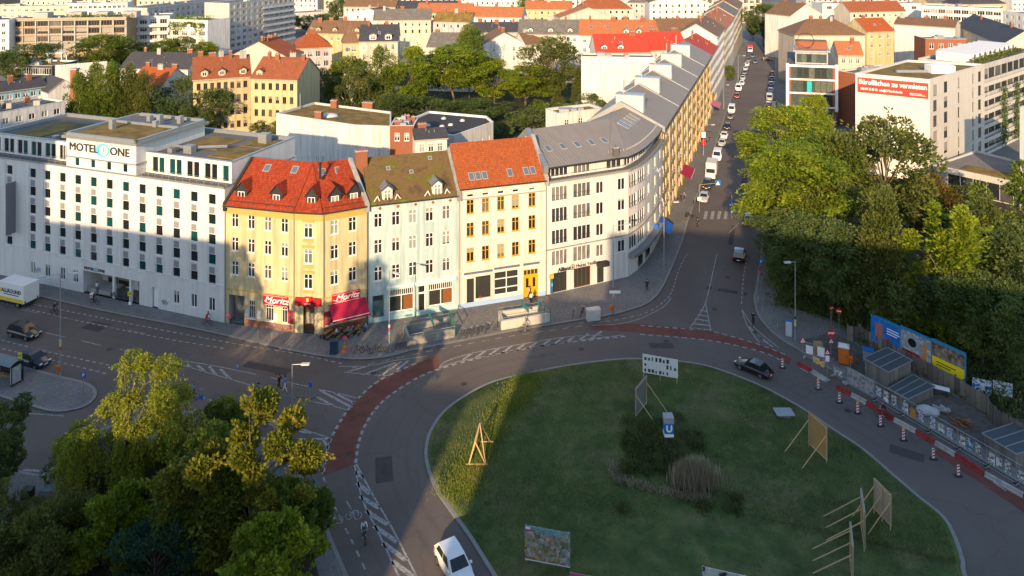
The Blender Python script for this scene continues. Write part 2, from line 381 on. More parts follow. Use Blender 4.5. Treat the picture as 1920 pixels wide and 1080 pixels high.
mark([(508, 708), (545, 718), (580, 725)], .12); mark([(485, 728), (520, 737), (555, 745)], .12)
mark([(598, 730), (640, 739), (671, 747)], .14); mark([(575, 751), (615, 759), (649, 768)], .14)
for a, b in (((600, 732), (660, 764)), ((628, 737), (664, 756)), ((590, 742), (625, 761))): mark([a, b], .3)
mark([(635, 687), (690, 686), (740, 676), (800, 668)], .14); mark([(645, 698), (700, 703), (733, 704)], .14)
for a, b in (((652, 697), (690, 686)), ((680, 703), (742, 680)), ((715, 704), (752, 678)), ((745, 693), (766, 676))): mark([a, b], .28)
dl = [(606, 885), (612, 850), (622, 820), (648, 774), (681, 737), (710, 714), (746, 696), (787, 678)]
mark(dl, .3, (.6, .45)); mark([(667, 868), (673, 827), (687, 793), (711, 759), (743, 733), (784, 708), (823, 692), (900, 671), (1000, 651), (1100, 638), (1180, 630)], .3, (.6, .45))
# zebra wedge between red lane and Oranien side
mark([(470, 782), (520, 797), (570, 806), (619, 822)], .14); mark([(500, 792), (545, 818), (575, 850), (603, 888)], .14); mark([(619, 822), (609, 860), (604, 890)], .12)
for a, b in (((502, 792), (560, 792)), ((520, 804), (585, 812)), ((548, 824), (614, 823)), ((567, 824), (578, 843)), ((588, 824), (605, 864)), ((606, 824), (614, 838))): mark([a, b], .28)
mark([(665, 872), (680, 938), (710, 1000), (745, 1075), (760, 1110)], .16); mark([(668, 870), (700, 930), (735, 990), (778, 1075), (795, 1110)], .16)
for a, b in (((667, 884), (681, 897)), ((669, 905), (694, 926)), ((674, 930), (711, 953)), ((686, 957), (727, 984)), ((701, 986), (744, 1016)), ((718, 1018), (762, 1051)), ((735, 1052), (780, 1085))): mark([a, b], .42)
mark([(606, 895), (630, 955), (660, 1015), (690, 1080), (700, 1110)], .16, (.7, .7))
# bicycle symbols and arrows
for cx, cy in ((628, 975), (663, 967)):
    mb = MB(); c = P(cx, cy)
    for dx in (-.38, .38):
        ring = [c + Vector((dx + .3 * math.cos(t), .42 * math.sin(t), 0)) for t in np.linspace(0, 2 * math.pi, 15)]
        strip(mb, ring, -.035, .035, .008)
    for a, b in (((-.38, 0), (-.14, .6)), ((-.14, .6), (.28, .6)), ((.28, .6), (.38, 0)), ((-.14, .6), (0, 0)), ((-.38, 0), (0, 0)), ((0, 0), (.28, .6))):
        strip(mb, [c + Vector((*a, 0)), c + Vector((*b, 0))], -.05, .05, .008)
    mb.build('bicycle_symbol', PAINT, road)
mark([(615, 945), (622, 962)], .12); mark([(650, 940), (659, 955)], .12)
# hatched band along the far side of the circle
t1 = [(823, 690), (860, 678), (920, 666), (1000, 652), (1080, 639), (1170, 628)]; t2 = [(823, 690), (840, 676), (900, 659), (980, 645), (1060, 632), (1130, 628)]
mark(t1, .14); mark(t2, .14)
for i in range(11):
    x = 868 + i * 24; y0 = 677 - (x - 860) * .165; mark([(x, y0 - 1), (x + 20, y0 - 15)], .3)
mark([(660, 690), (760, 668), (850, 650), (960, 630), (1050, 617), (1110, 608)], .14, (.9, .9))
mark([(1085, 606), (1150, 601), (1215, 585), (1250, 560), (1262, 540), (1273, 505), (1290, 473)], .14, (.7, .5)); mark([(1110, 610), (1180, 604), (1240, 578), (1258, 558)], .12)
mark([(1344, 477), (1330, 540), (1323, 568)], .14); mark([(1323, 568), (1310, 593), (1293, 615)], .14); mark([(1323, 568), (1327, 590), (1333, 621)], .14)
for i in range(5):
    y = 580 + i * 8.5; mark([(1320 - (y - 568) * .58, y + 1), (1327 + i * 1.2, y + 5)], .28)
mark([(1294, 615), (1333, 621)], .14); mark([(1401, 485), (1394, 520), (1390, 575)], .16, (.9, .6)); mark([(1390, 577), (1400, 608), (1424, 643)], .14); mark([(1390, 577), (1412, 612), (1460, 652)], .14)
for i in range(4): mark([(1404 + i * 9, 612 + i * 9), (1420 + i * 10, 628 + i * 7.5)], .25)
mark([(1200, 610), (1289, 617), (1333, 621), (1420, 645), (1480, 668)], .22, (.6, .45)); mark([(1200, 627), (1320, 637), (1390, 650), (1440, 664), (1475, 682)], .22, (.6, .45))
mark([(1386, 418), (1367, 436)], .14); mark([(1393, 400), (1405, 330), (1423, 240)], .12, (2, 3))
for i in range(8):
    x = 1312 + i * 12.6
    if i in (0, 5, 7): continue
    mark([(x, 396), (x - 3, 411)], .55)
mark([(1500, 690), (1600, 745), (1700, 800), (1800, 862), (1930, 950)], .16, (1.2, 1.2)); mark([(44, 881), (75, 883)], .3); mark([(120, 862), (82, 890)], .2); mark([(52, 775), (120, 780)], .14)
# repair patches, tyre-worn tracks and manhole covers
PATCH = [multi('asphalt_patch_dark', [(.35, (.062, .054, .051)), (.7, (.082, .070, .066))], 1.2, 6, .9, .2, 12, .01), multi('asphalt_patch_pale', [(.35, (.10, .092, .085)), (.7, (.135, .122, .112))], 1.2, 6, .9, .2, 12, .01)]
for k, (x, y, w_, l_, a_) in enumerate(((500, 690, 6, 1.2, -.3), (300, 655, 9, .9, -.35), (180, 612, 3, 2, -.35), (770, 740, 2.2, 1.4, .6), (720, 880, 1.6, 3.5, .2), (1010, 668, 5, .8, .2), (1360, 545, 1.0, 6, 1.2), (1345, 500, 2, 3, .2), (1370, 440, 1.2, 9, -.35), (1560, 745, 4, 1.0, -.55), (1700, 850, 3, 1.4, -.55), (150, 840, 3, 2, .3), (1240, 648, 3, 1.2, .0), (420, 745, 3, 1.0, -.3), (1395, 340, 1.0, 14, -.35))):
    c = P(x, y); M_ = Matrix.Rotation(a_, 3, 'Z'); MB().poly([v3(c + M_ @ Vector((sx_ * w_ / 2, sy * l_ / 2, 0)), .003) for sx_, sy in ((-1, -1), (1, -1), (1, 1), (-1, 1))]).build('asphalt_patch', PATCH[k % 2], road)
for k, (x, y) in enumerate(((205, 655), (520, 700), (700, 700), (655, 850), (1090, 655), (1340, 580), (1365, 520), (1590, 770), (330, 800), (870, 720), (1250, 640), (1385, 380))):
    c = P(x, y); o = MB(); o.poly([(c.x + .36 * math.cos(t), c.y + .36 * math.sin(t), .011) for t in np.linspace(0, 2 * math.pi, 18, endpoint=False)]); o.build('manhole_cover', mat('cast_iron', (.035, .033, .032), .6, .3, 6, .5, 14), road)
# tyre-polished tracks: graded ribbons of slightly darker asphalt
TRK = []
for k_ in (.955, .91, .88):
    m = asph.copy(); m.name = 'asphalt_worn'; nt_ = m.node_tree; b_ = nt_.nodes['Principled BSDF']; src = b_.inputs['Base Color'].links[0].from_socket
    n = nt_.nodes.new('ShaderNodeMix'); n.data_type = 'RGBA'; n.blend_type = 'MULTIPLY'; n.inputs[0].default_value = 1; n.inputs[7].default_value = (k_, k_, k_, 1); nt_.links.new(src, n.inputs[6]); nt_.links.new(n.outputs[2], b_.inputs['Base Color']); b_.inputs['Roughness'].default_value = .72; TRK.append(m)
def track(ln, kz):
    for j, (a_, b_, m_) in enumerate(((-.42, -.28, 0), (-.28, -.14, 1), (-.14, .14, 2), (.14, .28, 1), (.28, .42, 0))): mb = MB(); strip(mb, ln, a_, b_, .0008 + kz * .0003); mb.build('tyre_track', TRK[m_], road)
kz = 0
loop = ISL + [ISL[0]]
for d in (2.1, 3.7, 6.0, 7.6):
    track(offset_line(loop, d)[3:62], kz); kz += 1
for pts_ in ([(-60, 575), (0, 592), (150, 625), (300, 655), (450, 683), (590, 708)], [(-60, 600), (0, 615), (150, 652), (260, 678)], [(1312, 600), (1335, 520), (1352, 450), (1385, 300), (1408, 200)], [(1400, 600), (1400, 520), (1406, 440), (1420, 320), (1432, 220)], [(430, 735), (530, 770), (600, 800)]):
    ln = smooth2(px(pts_))
    for d in (-.8, .8): track(offset_line(ln, d), kz); kz += 1
# ---------------------------------------------------------------- building kit
def facade(mb, p, q, z0, z1, ops=(), rev=.2, mi=0):
    p = Vector(p[:2]); q = Vector(q[:2]); L = (q - p).length; e = (q - p) / L; n = Vector((-e.y, e.x))
    def at(s, z, d=0): c = p + e * s + n * d; return (c.x, c.y, z)
    xs = sorted({0.0, L} | {min(max(x, 0), L) for o in ops for x in o[:2]}); zs = sorted({z0, z1} | {min(max(z, z0), z1) for o in ops for z in o[2:4]})
    for a, b in zip(zs, zs[1:]):
        run = None
        for c, d in zip(xs, xs[1:]):
            hole = any(o[0] < (c + d) / 2 < o[1] and o[2] < (a + b) / 2 < o[3] for o in ops)
            if not hole: run = (run[0], d) if run else (c, d)
            if hole and run: mb.poly([at(run[0], a), at(run[1], a), at(run[1], b), at(run[0], b)], mi); run = None
        if run: mb.poly([at(run[0], a), at(run[1], a), at(run[1], b), at(run[0], b)], mi)
    for s0, s1, a, b in [o[:4] for o in ops]:
        for (c, d), (x, y) in (((s0, a), (s1, a)), ((s1, a), (s1, b)), ((s1, b), (s0, b)), ((s0, b), (s0, a))):
            mb.poly([at(c, d), at(x, y), at(x, y, rev), at(c, d, rev)], mi)
WP = {}
def window_proto(w, h, kind, fm, gm, sill=True):
    key = (round(w, 2), round(h, 2), kind, fm.name, gm.name, sill)
    if key in WP: return WP[key]
    f = MB(); t = .07 if kind != 'thin' else .05; y0, y1 = .07, .15; x = w / 2
    f.box((-x, y0, 0), (-x + t, y1, h)); f.box((x - t, y0, 0), (x, y1, h)); f.box((-x + t, y0, h - t), (x - t, y1, h)); f.box((-x + t, y0, 0), (x - t, y1, t))
    if kind == 'cross':
        f.box((-.05, y0 - .02, t), (.05, y1, h - t)); f.box((-x + t, y0 - .01, h * .66), (-.05, y1, h * .66 + .07)); f.box((.05, y0 - .01, h * .66), (x - t, y1, h * .66 + .07))
    elif kind == 'double': f.box((-.045, y0 - .01, t), (.045, y1, h - t))
    elif kind.startswith('n'):
        n = int(kind[1:])
        for i in range(1, n):
            c = -x + w * i / n; f.box((c - .04, y0 - .01, t), (c + .04, y1, h - t))
    elif kind == 'grid':
        for c in (-w / 6, w / 6): f.box((c - .02, y0 - .01, t), (c + .02, y1, h - t))
        f.box((-x + t, y0 - .012, h * .7), (x - t, y1, h * .7 + .05))
    if sill: f.box((-x - .08, -.09, -.08), (x + .08, .06, 0))
    p = MB().poly([(-x, .12, 0), (x, .12, 0), (x, .12, h), (-x, .12, h)])
    WP[key] = (f.mesh('window', fm), p.mesh('pane', gm)); return WP[key]
class Bld:
    def __init__(s, name, label, cat, poly, group=None):
        s.poly = [Vector(p[:2]) for p in poly]
        if sum(a.x * b.y - b.x * a.y for a, b in zip(s.poly, s.poly[1:] + s.poly[:1])) < 0: print('CW polygon', label)
        s.root = thing(name, label, cat, (s.poly[0].x, s.poly[0].y, 0), 0, group); s.ops = {}
    def edge(s, i): return s.poly[i], s.poly[(i + 1) % len(s.poly)]
    def sx(s, i, px):
        p, q = s.edge(i); e = (q - p).normalized(); k = (px - 960) / F_PX
        return (k * p.y - p.x) / (e.x - k * e.y)
    def sz(s, i, px, py):
        p, q = s.edge(i); e = (q - p).normalized(); y = p.y + e.y * s.sx(i, px)
        return CAM_H - (py - HOR) * y / F_PX
    def at(s, i, d, z, out=0.0):
        p, q = s.edge(i); e = (q - p).normalized(); c = p + e * d + Vector((e.y, -e.x)) * out; return Vector((c.x, c.y, z))
    def ang(s, i): p, q = s.edge(i); return math.atan2(q.y - p.y, q.x - p.x)
    def L(s, i): p, q = s.edge(i); return (q - p).length
    def place(s, me, name, i, d, z, out=0.0, parent=None):
        return link(name, me, parent or s.root, s.at(i, d, z, out) - s.root.location, s.ang(i))
    def win(s, i, d, z, w, h, kind='cross', fm=None, gm=None, op=True, out=0.0, sill=True):
        """d centre along edge, z bottom"""
        if d - w / 2 < .05 or d + w / 2 > s.L(i) - .05: return None
        f, p = window_proto(w, h, kind, fm or WHITE, gm or GLASS, sill)
        o = s.place(f, 'window', i, d, z, out); link('pane', p, o)
        if op: s.ops.setdefault(i, []).append((d - w / 2, d + w / 2, z, z + h))
        return o
    def wins(s, i, pxs, zc, w, h, kind='cross', **k):
        for x in pxs: s.win(i, s.sx(i, x), zc - h / 2, w, h, kind, **k)
    def row(s, i, n, z, w, h, kind='cross', m0=.0, skip=(), **k):
        L = s.L(i) - 2 * m0
        for j in range(n):
            if j not in skip: s.win(i, m0 + L * (j + .5) / n, z, w, h, kind, **k)
    def mkbox(s, name, i, d0, d1, z0, z1, o0, o1, m, parent=None):
        """box on edge i from d0..d1, z0..z1, standing out o0..o1"""
        pts = [s.at(i, d0, z1, o1), s.at(i, d1, z1, o1), s.at(i, d1, z1, o0), s.at(i, d0, z1, o0)]
        return MB().slab(pts, z1 - z0).build(name, m, parent or s.root)
    def walls(s, h, m, z0=-.02, hs=None, rev=.2, top=False, name='wall'):
        mb = MB(); n = len(s.poly)
        for i in range(n):
            p, q = s.edge(i); facade(mb, p, q, z0, (hs or {}).get(i, h), s.ops.get(i, []), rev)
        if top: mb.poly([v3(p, h) for p in s.poly])
        return mb.build(name, m, s.root)
def inset(poly, d):
    n = len(poly); out = []
    for i in range(n):
        a, b, c = poly[i-1], poly[i], poly[(i+1) % n]; e1 = (b - a).normalized(); e2 = (c - b).normalized()
        n1 = Vector((-e1.y, e1.x)); n2 = Vector((-e2.y, e2.x)); bis = (n1 + n2); k = bis.dot(n1)
        out.append(b + bis * (d / max(k, .3)))
    return out
def flat_roof(B, h, m, par=.5, pm=None, t=.28, over=.06):
    """deck below a parapet with a coping on top; call after walls(h+par)"""
    inn = inset(B.poly, t); out = inset(B.poly, -over); n = len(inn)
    r = MB().poly([v3(p, h) for p in inset(B.poly, .02)]).build('roof', m, B.root)
    c = MB()
    for i in range(n):
        j = (i + 1) % n
        c.slab([v3(out[i], h + par + .08), v3(out[j], h + par + .08), v3(inn[j], h + par + .08), v3(inn[i], h + par + .08)], .08)
        c.poly([v3(inn[j], h - .02), v3(inn[i], h - .02), v3(inn[i], h + par + .02), v3(inn[j], h + par + .02)])
    c.build('parapet', pm or ZINC, r); return r
def chimney(roof, x, y, z0, z1, w=.9, d=.6, rz=0.0, m=None):
    M_ = Matrix.Translation((x, y, 0)) @ Matrix.Rotation(rz, 4, 'Z')
    mb = MB().box((-w/2, -d/2, z0), (w/2, d/2, z1), 0, M_).box((-w/2 - .06, -d/2 - .06, z1), (w/2 + .06, d/2 + .06, z1 + .12), 1, M_)
    k = max(int(w / .45), 1)
    for i in range(k):
        c = -w/2 + w * (i + .5) / k; mb.box((c - .12, -.12, z1 + .12), (c + .12, .12, z1 + .4), 0, M_)
    return mb.build('chimney', [m or BRICK, CONC], roof)
def antenna(roof, p, h=2.0):
    x, y, z = p; mb = MB().tube((x, y, z), (x, y, z + h), .025, .02, 4)
    for k in range(4): mb.tube((x - .5 + .06 * k, y, z + h - .1 - k * .16), (x + .5 - .06 * k, y, z + h - .1 - k * .16), .015, .015, 3)
    return mb.build('antenna', ZINC, roof)
def skylight(B_root, roof, a, b, c, d, u, v, w=.8, h=1.2, lift=.07):
    """a,b eave ends; c,d ridge ends (c over b, d over a); u across 0..1, v up 0..1"""
    a, b, c, d = map(Vector, (a, b, c, d)); e = a.lerp(b, u); r = d.lerp(c, u); p = e.lerp(r, v)
    t = (b - a).normalized(); up = (r - e).normalized(); up = (up - t * up.dot(t)).normalized(); n = t.cross(up).normalized()
    M_ = Matrix(((t.x, up.x, n.x, p.x), (t.y, up.y, n.y, p.y), (t.z, up.z, n.z, p.z), (0, 0, 0, 1)))
    f = MB(); x, y = w / 2, h / 2
    for q in (((-x, -y, -.05), (x, -y + .09, lift)), ((-x, y - .09, -.05), (x, y, lift)), ((-x, -y + .09, -.05), (-x + .08, y - .09, lift)), ((x - .08, -y + .09, -.05), (x, y - .09, lift))): f.box(*q, 0, M_)
    o = f.build('skylight', GREY, roof)
    MB().poly([tuple(M_ @ Vector(q)) for q in ((-x, -y, lift - .02), (x, -y, lift - .02), (x, y, lift - .02), (-x, y, lift - .02))]).build('pane', SKYG, o)
    return o
SKYG = mat('skylight_glass', (.10, .14, .16), .04, .1, spec=.8)
STONE = mat('sandstone_trim', (.42, .33, .16), .85, .1)
TREDS = tiles('red_glazed_tiles', (.31, .045, .014), .26, .36, .3, (.17, .026, .012))
TORG = tiles('orange_clay_tiles', (.36, .088, .022), .24, .34, .24, (.24, .06, .022))
# ---------------------------------------------------------------- white hotel
A0 = P2(421, 607)
hot = [A0 - V * 47, A0, A0 + U * 15.5, A0 - V * 47 + U * 15.5]
HOTW = mat('hotel_render', (.62, .605, .58), .85, .08, .25, .15, 18, stain=.11)
H = Bld('hotel', 'long white hotel with green curtains and a roof sign box', 'hotel', hot)
L0 = H.L(0); ts = [2.07 + 3.0 * i for i in range(12)] + [39.9, 43.2]
SPAN = mat('spandrel_grey', (.22, .22, .23), .7, .06)
for k, t in enumerate(ts):
    d = L0 - t
    for r in range(5):
        z = 16.07 - 2.66 * r - .62
        if k == 12 and r in (): continue
        o = H.win(0, d, z, 1.22, 1.4, 'thin', fm=WHITE, gm=GLASST)
        if r < 4: H.mkbox('spandrel_panel', 0, d - .45, d + .45, z - 1.18, z - .32, -.05, .012, SPAN)
    if t > 1: H.mkbox('pilaster', 0, d - 1.02, d - .78, 5.1, 17.2, -.05, .05, HOTW)
for t in (2.07, 5.07, 8.07, 26.5, 29.05, 32.05, 35.06):
    H.win(0, L0 - t, 1.35, .95, 1.75, 'double', fm=WHITE)
E0, E1 = L0 - 25.0, L0 - 14.6              # entrance recess
H.ops[0].append((E0, E1, .12, 3.3)); H.ops[0].append((L0 - 12.3, L0 - 11.2, .12, 2.9))
H.walls(17.95, HOTW, rev=.35)
ent = MB(); rec = 3.2
def hq(d, z, i): return H.at(0, d, z, -i)
ent.poly([hq(E0, .1, 0), hq(E1, .1, 0), hq(E1, .1, rec), hq(E0, .1, rec)]); ent.poly([hq(E0, 3.3, 0), hq(E1, 3.3, 0), hq(E1, 3.3, rec), hq(E0, 3.3, rec)])
ent.poly([hq(E0, .1, .3), hq(E0, .1, rec), hq(E0, 3.3, rec), hq(E0, 3.3, .3)]); ent.poly([hq(E1, .1, .3), hq(E1, .1, rec), hq(E1, 3.3, rec), hq(E1, 3.3, .3)]); ent.poly([hq(E0, .1, rec), hq(E1, .1, rec), hq(E1, 3.3, rec), hq(E0, 3.3, rec)])
ent.build('entrance_recess', HOTW, H.root)
for a, b in ((E0 + 1.2, E0 + 3), (E0 + 3.2, E0 + 5.6), (E1 - 3.4, E1 - 1.2)):
    o = H.mkbox('door', 0, a, b, .4, 2.9, -rec + .02, -rec + .1, DARK); H.mkbox('pane', 0, a + .12, b - .12, .6, 2.75, -rec + .1, -rec + .12, GLASS, o)
for i in range(3): H.mkbox('step', 0, E0 + .2, E0 + 4.5, .12, .12 + .17 * (3 - i), -rec + .01, -.2 - .35 * (i + 1) + .0 + (.35 * i * 0), CONC)
for d in (E0 + 5.6, E0 + 8.7): H.mkbox('column', 0, d - .18, d + .18, .1, 3.3, -.42, -.06, HOTW)
o = H.mkbox('door', 0, L0 - 12.25, L0 - 11.25, .15, 2.85, -.33, -.25, WHITE); H.mkbox('handle', 0, L0 - 11.45, L0 - 11.38, 1.1, 1.25, -.25, -.2, ZINC, o)
H.mkbox('ledge', 0, -.05, L0 + .02, 4.86, 5.05, -.05, .10, HOTW); H.mkbox('cornice', 0, -.05, L0 + .02, 17.75, 17.98, -.05, .14, ZINC)
# set-back top storey
SB = 1.7
sbp = [hot[0] + U * SB, hot[1] + U * SB - V * .3, hot[2] - V * .3, hot[3]]
GREENR = multi('sedum_roof', [(.3, (.09, .075, .028)), (.48, (.18, .12, .036)), (.6, (.24, .155, .045)), (.75, (.12, .12, .03))], .45, 7, .95, .8, 6, .1)
GRAVR = mat('bitumen_roof', (.12, .12, .12), .9, .2, .8, .2)
mbt = MB(); top_ops = []
Ls = (sbp[1] - sbp[0]).length
S2 = Bld.__new__(Bld); S2.poly = sbp; S2.root = H.root; S2.ops = {}
for d in list(np.arange(1.2, Ls - 30.5, 2.9)) + [Ls - 30.4 + .1] + list(np.arange(Ls - 13.2, Ls - .8, 3.05)):
    S2.win(0, float(d), 18.05, 1.05, 2.2, 'thin', gm=GLASST, sill=False); S2.win(0, float(d) + 1.15, 18.05, 1.0, 2.2, 'thin', gm=GLASST, sill=False)
S2.walls(20.75, HOTW, z0=17.6, rev=.3, name='top_storey_wall')
MB().slab([v3(p, 17.9) for p in hot], .1).build('terrace', GRAVR, H.root)
rf = flat_roof(S2, 20.3, GRAVR, .45, ZINC, .35)
def hp(t, u, z): c = hot[1] - V * t + U * u; return (c.x, c.y, z)
for (t0, t1, u0, u1) in ((1.5, 6.5, 4, 9), (7.5, 13.5, 7, 13), (30.5, 36, 3.5, 7), (30.5, 38, 8, 12), (38, 44, 3.5, 12), (1.5, 6, 10, 14)):
    MB().slab([hp(t1, u0, 20.42), hp(t0, u0, 20.42), hp(t0, u1, 20.42), hp(t1, u1, 20.42)], .14).build('sedum_bed', GREENR, rf)
for (t, u, a, b, h) in ((9.5, 4.2, 1.4, 1.0, 1.1), (12, 3.2, .8, .8, .8), (2.8, 12, 1.5, 1.2, 1.5), (34, 2.8, .8, .8, .7), (29.4, 9, 1.1, 1.1, 1.4)):
    MB().slab([hp(t + a, u, 20.3 + h), hp(t, u, 20.3 + h), hp(t, u + b, 20.3 + h), hp(t + a, u + b, 20.3 + h)], h).build('roof_unit', ZINC, rf)
pp = MB()
for a, b in (((14.5, 5, 20.9), (11, 5, 20.9)), ((11, 5, 20.9), (6, 7.5, 20.9)), ((28.5, 6.5, 20.8), (33, 6.5, 20.8))): pp.tube(hp(*a), hp(*b), .22, .22, 6)
pp.build('duct', ZINC, rf)
for a, b in ((-.1, 14.9), (28.3, 46.8)):
    rl = MB()
    for zz in (18.35, 18.95): rl.tube(hp(a, .12, zz), hp(b, .12, zz), .025, .025, 4)
    for t in np.arange(a, b, 1.2): rl.tube(hp(t, .12, 17.9), hp(t, .12, 18.95), .02, .02, 4)
    rl.build('railing', ZINC, H.root)
# sign box
bx0, bx1, bd, bz = 28.2, 15.1, 13.0, 22.1
bxp = [Vector(hp(bx0, -.06, 0)[:2]), Vector(hp(bx1, -.06, 0)[:2]), Vector(hp(bx1, bd, 0)[:2]), Vector(hp(bx0, bd, 0)[:2])]
S3 = Bld.__new__(Bld); S3.poly = bxp; S3.root = H.root; S3.ops = {}
for x in (144.5, 174, 204, 234.5): S3.win(0, S3.sx(0, x), 18.15, .85, 1.25, 'thin', gm=GLASST)
S3.walls(bz, HOTW, z0=17.3, name='sign_box_wall')
S3.mkbox('ledge', 0, -.1, 13.2, 19.35, 19.5, -.05, .16, ZINC); S3.mkbox('ledge', 1, -.1, 13.0, 19.35, 19.5, -.05, .16, ZINC)
MB().slab([v3(p, bz + .35) for p in inset(bxp, -.45)], .35).build('roof_slab', ZINC, H.root)
r2 = MB().slab([hp(27.6, .4, bz + .48), hp(15.7, .4, bz + .48), hp(15.7, 7.6, bz + .48), hp(27.6, 7.6, bz + .48)], .12).build('sedum_bed', GREENR, rf)
MB().slab([hp(27.6, 8.2, bz + .4), hp(15.7, 8.2, bz + .4), hp(15.7, 12.6, bz + .4), hp(27.6, 12.6, bz + .4)], .04).build('plant_deck', GRAVR, rf)
for a, b in (((28.4, -.3), (14.9, .1)), ((28.4, 12.8), (14.9, 13.2)), ((15.3, -.3), (14.9, 13.2)), ((28.4, -.3), (28.0, 13.2)), ((28, 7.7), (15, 8.1))):
    MB().slab([hp(a[0], a[1], bz + .75), hp(b[0], a[1], bz + .75), hp(b[0], b[1], bz + .75), hp(a[0], b[1], bz + .75)], .4).build('roof_edge', ZINC, rf)
for (t, u, h) in ((24, 4, 1.5), (20.5, 9.5, 1.3), (19, 7.2, 1.0), (17.5, 10.5, 1.1), (23, 10, .9)):
    MB().slab([hp(t + .7, u, bz + .4 + h), hp(t, u, bz + .4 + h), hp(t, u + .7, bz + .4 + h), hp(t + .7, u + .7, bz + .4 + h)], h).build('roof_unit', ZINC, rf)
SIGNK = mat('sign_charcoal', (.035, .035, .04), .5, .05); SIGNB = mat('sign_blue', (.10, .48, .62), .4, .05); SIGNW = mat('sign_white', (.8, .8, .8), .4, .02)
def hotel_sign(par, c, w, rz):
    k = w / 10.6; off = Vector(c) - H.root.location; e = Vector((math.cos(rz), math.sin(rz), 0))
    lettering(par, 'MOTEL', 1.55 * k, SIGNK, off - e * 3.05 * k, rz, .06 * k, sx=1.12, bold=.02 * k); lettering(par, 'ONE', 1.55 * k, SIGNK, off + e * 3.75 * k, rz, .06 * k, sx=1.12, bold=.02 * k)
    n = Vector((math.sin(rz), -math.cos(rz), 0)); mb = MB(); ring = []
    for j in range(25):
        t = 2 * math.pi * j / 24; ring.append((1.25 * math.cos(t) + .1 * math.sin(t), .95 * math.sin(t)))
    for j in range(24):
        (x0, y0), (x1, y1) = ring[j], ring[j+1]; f0 = .72 + .16 * math.cos(j / 24 * 6.28); f1 = .72 + .16 * math.cos((j + 1) / 24 * 6.28)
        mb.poly([off + (e * a + Vector((0, 0, b))) * k + n * .06 * k for a, b in ((x0, y0), (x1, y1), (x1 * f1, y1 * f1), (x0 * f0, y0 * f0))])
    C0 = .55 * k
    mb.build('logo_ring', SIGNB, par, world=False).location = e * .55 * k
    lettering(par, '1', 1.25 * k, SIGNB, off + e * .6 * k, rz, .06 * k, shear=.3, bold=.02 * k)
ra = S3.ang(0)
hotel_sign(H.root, S3.at(0, 6.4, 20.85, .03), 10.6, ra)
hotel_sign(H.root, H.at(0, E0 + 2.2, 3.75, .08), 3.6, ra)
bn = H.mkbox('banner', 0, L0 - 38.6, L0 - 38.45, 7.0, 14.6, .1, 1.55, mat('banner_grey', (.17, .17, .18), .7, .05))
# ---------------------------------------------------------------- corner pub house, ochre with red roof
C1, C2, C3, C4 = P2(421.5, 606), P2(553, 625), P2(605, 628.5), P2(688, 608.5)
C1 = C1 + (C2 - C1).normalized() * .06
bk1 = C1 + U * 12; bk4 = C4 + Vector((-.34, .94)) * 11.5
OCHRE = mat('ochre_render', (.52, .44, .255), .88, .12, .25, .2, 18, stain=.28); OCHD = mat('ochre_frieze', (.44, .31, .09), .85, .08)
B = Bld('corner_house', 'ochre four-storey corner house with glossy red roof and pub signs', 'house', [C1, C2, C3, C4, bk4, bk1])
EV = 15.7
for cx in (75, 150, 226, 303):
    d = B.sx(0, 410 + cx / 2.454)
    for zc in (13.7, 10.6, 7.45): B.win(0, d, zc - .9, 1.0, 1.8)
for zc in (13.3, 10.0, 6.75):
    d = B.L(1) * .48; B.win(1, d, zc - .95, 1.12, 1.9)
    B.mkbox('window_head', 1, d - .8, d + .8, zc + 1.05, zc + 1.35, -.02, .14, OCHD); B.mkbox('window_apron', 1, d - .7, d + .7, zc - 1.5, zc - 1.1, -.02, .08, OCHD)
for cx in (533, 616):
    d = B.sx(2, 410 + cx / 2.454)
    for zc in (13.55, 10.35, 7.05): B.win(2, d, zc - .9, 1.0, 1.8)
WOODD = mat('dark_wood_frame', (.10, .055, .03), .5, .15, 3); SHOPG = mat('shop_glass', (.035, .035, .03), .05, .1, spec=.6)
B.ops[0].append((.55, 2.9, .12, 3.9))
MB().poly([B.at(0, .55, .12, -1.2), B.at(0, 2.9, .12, -1.2), B.at(0, 2.9, 3.9, -1.2), B.at(0, .55, 3.9, -1.2)]).build('passage_gate', mat('gate_graffiti', (.10, .12, .13), .7, .5, 2.0), B.root)
for cx, w in ((153, .9), (235, 1.15), (309, 1.15)): B.win(0, B.sx(0, 410 + cx / 2.454), 1.15, w, 2.35, 'grid', fm=WHITE, gm=SHOPG)
d1 = B.L(1) * .5; B.ops[1].append((d1 - .75, d1 + .75, .12, 3.6))
dr = B.mkbox('door', 1, d1 - .75, d1 + .75, .12, 3.6, -.5, -.4, WOODD)
B.mkbox('pane', 1, d1 - .5, d1 - .08, 1.2, 2.6, -.4, -.38, GLASS, dr); B.mkbox('pane', 1, d1 + .08, d1 + .5, 1.2, 2.6, -.4, -.38, GLASS, dr); B.mkbox('handle', 1, d1 - .06, d1 - .02, 1.15, 1.35, -.4, -.34, ZINC, dr)
for d in (1.7, 4.2): B.win(2, d, 1.2, 1.5, 2.3, 'grid', fm=WHITE, gm=SHOPG)
B.walls(EV, OCHRE)
for i in (0, 1, 2):
    B.mkbox('frieze', i, -.02, B.L(i) + .02, EV - 1.15, EV - .25, -.03, .05, OCHD); B.mkbox('cornice', i, -.1, B.L(i) + .1, EV - .25, EV + .03, -.05, .42, OCHD)
    B.mkbox('string_course', i, -.02, B.L(i) + .02, 4.55, 4.72, -.03, .10, OCHD)
    if i != 1: B.mkbox('plinth', i, 3.0 if i == 0 else .05, B.L(i) - .05, 0, .95, -.02, .05, tiles('pub_brick', (.30, .15, .10), .5, .2, .35))
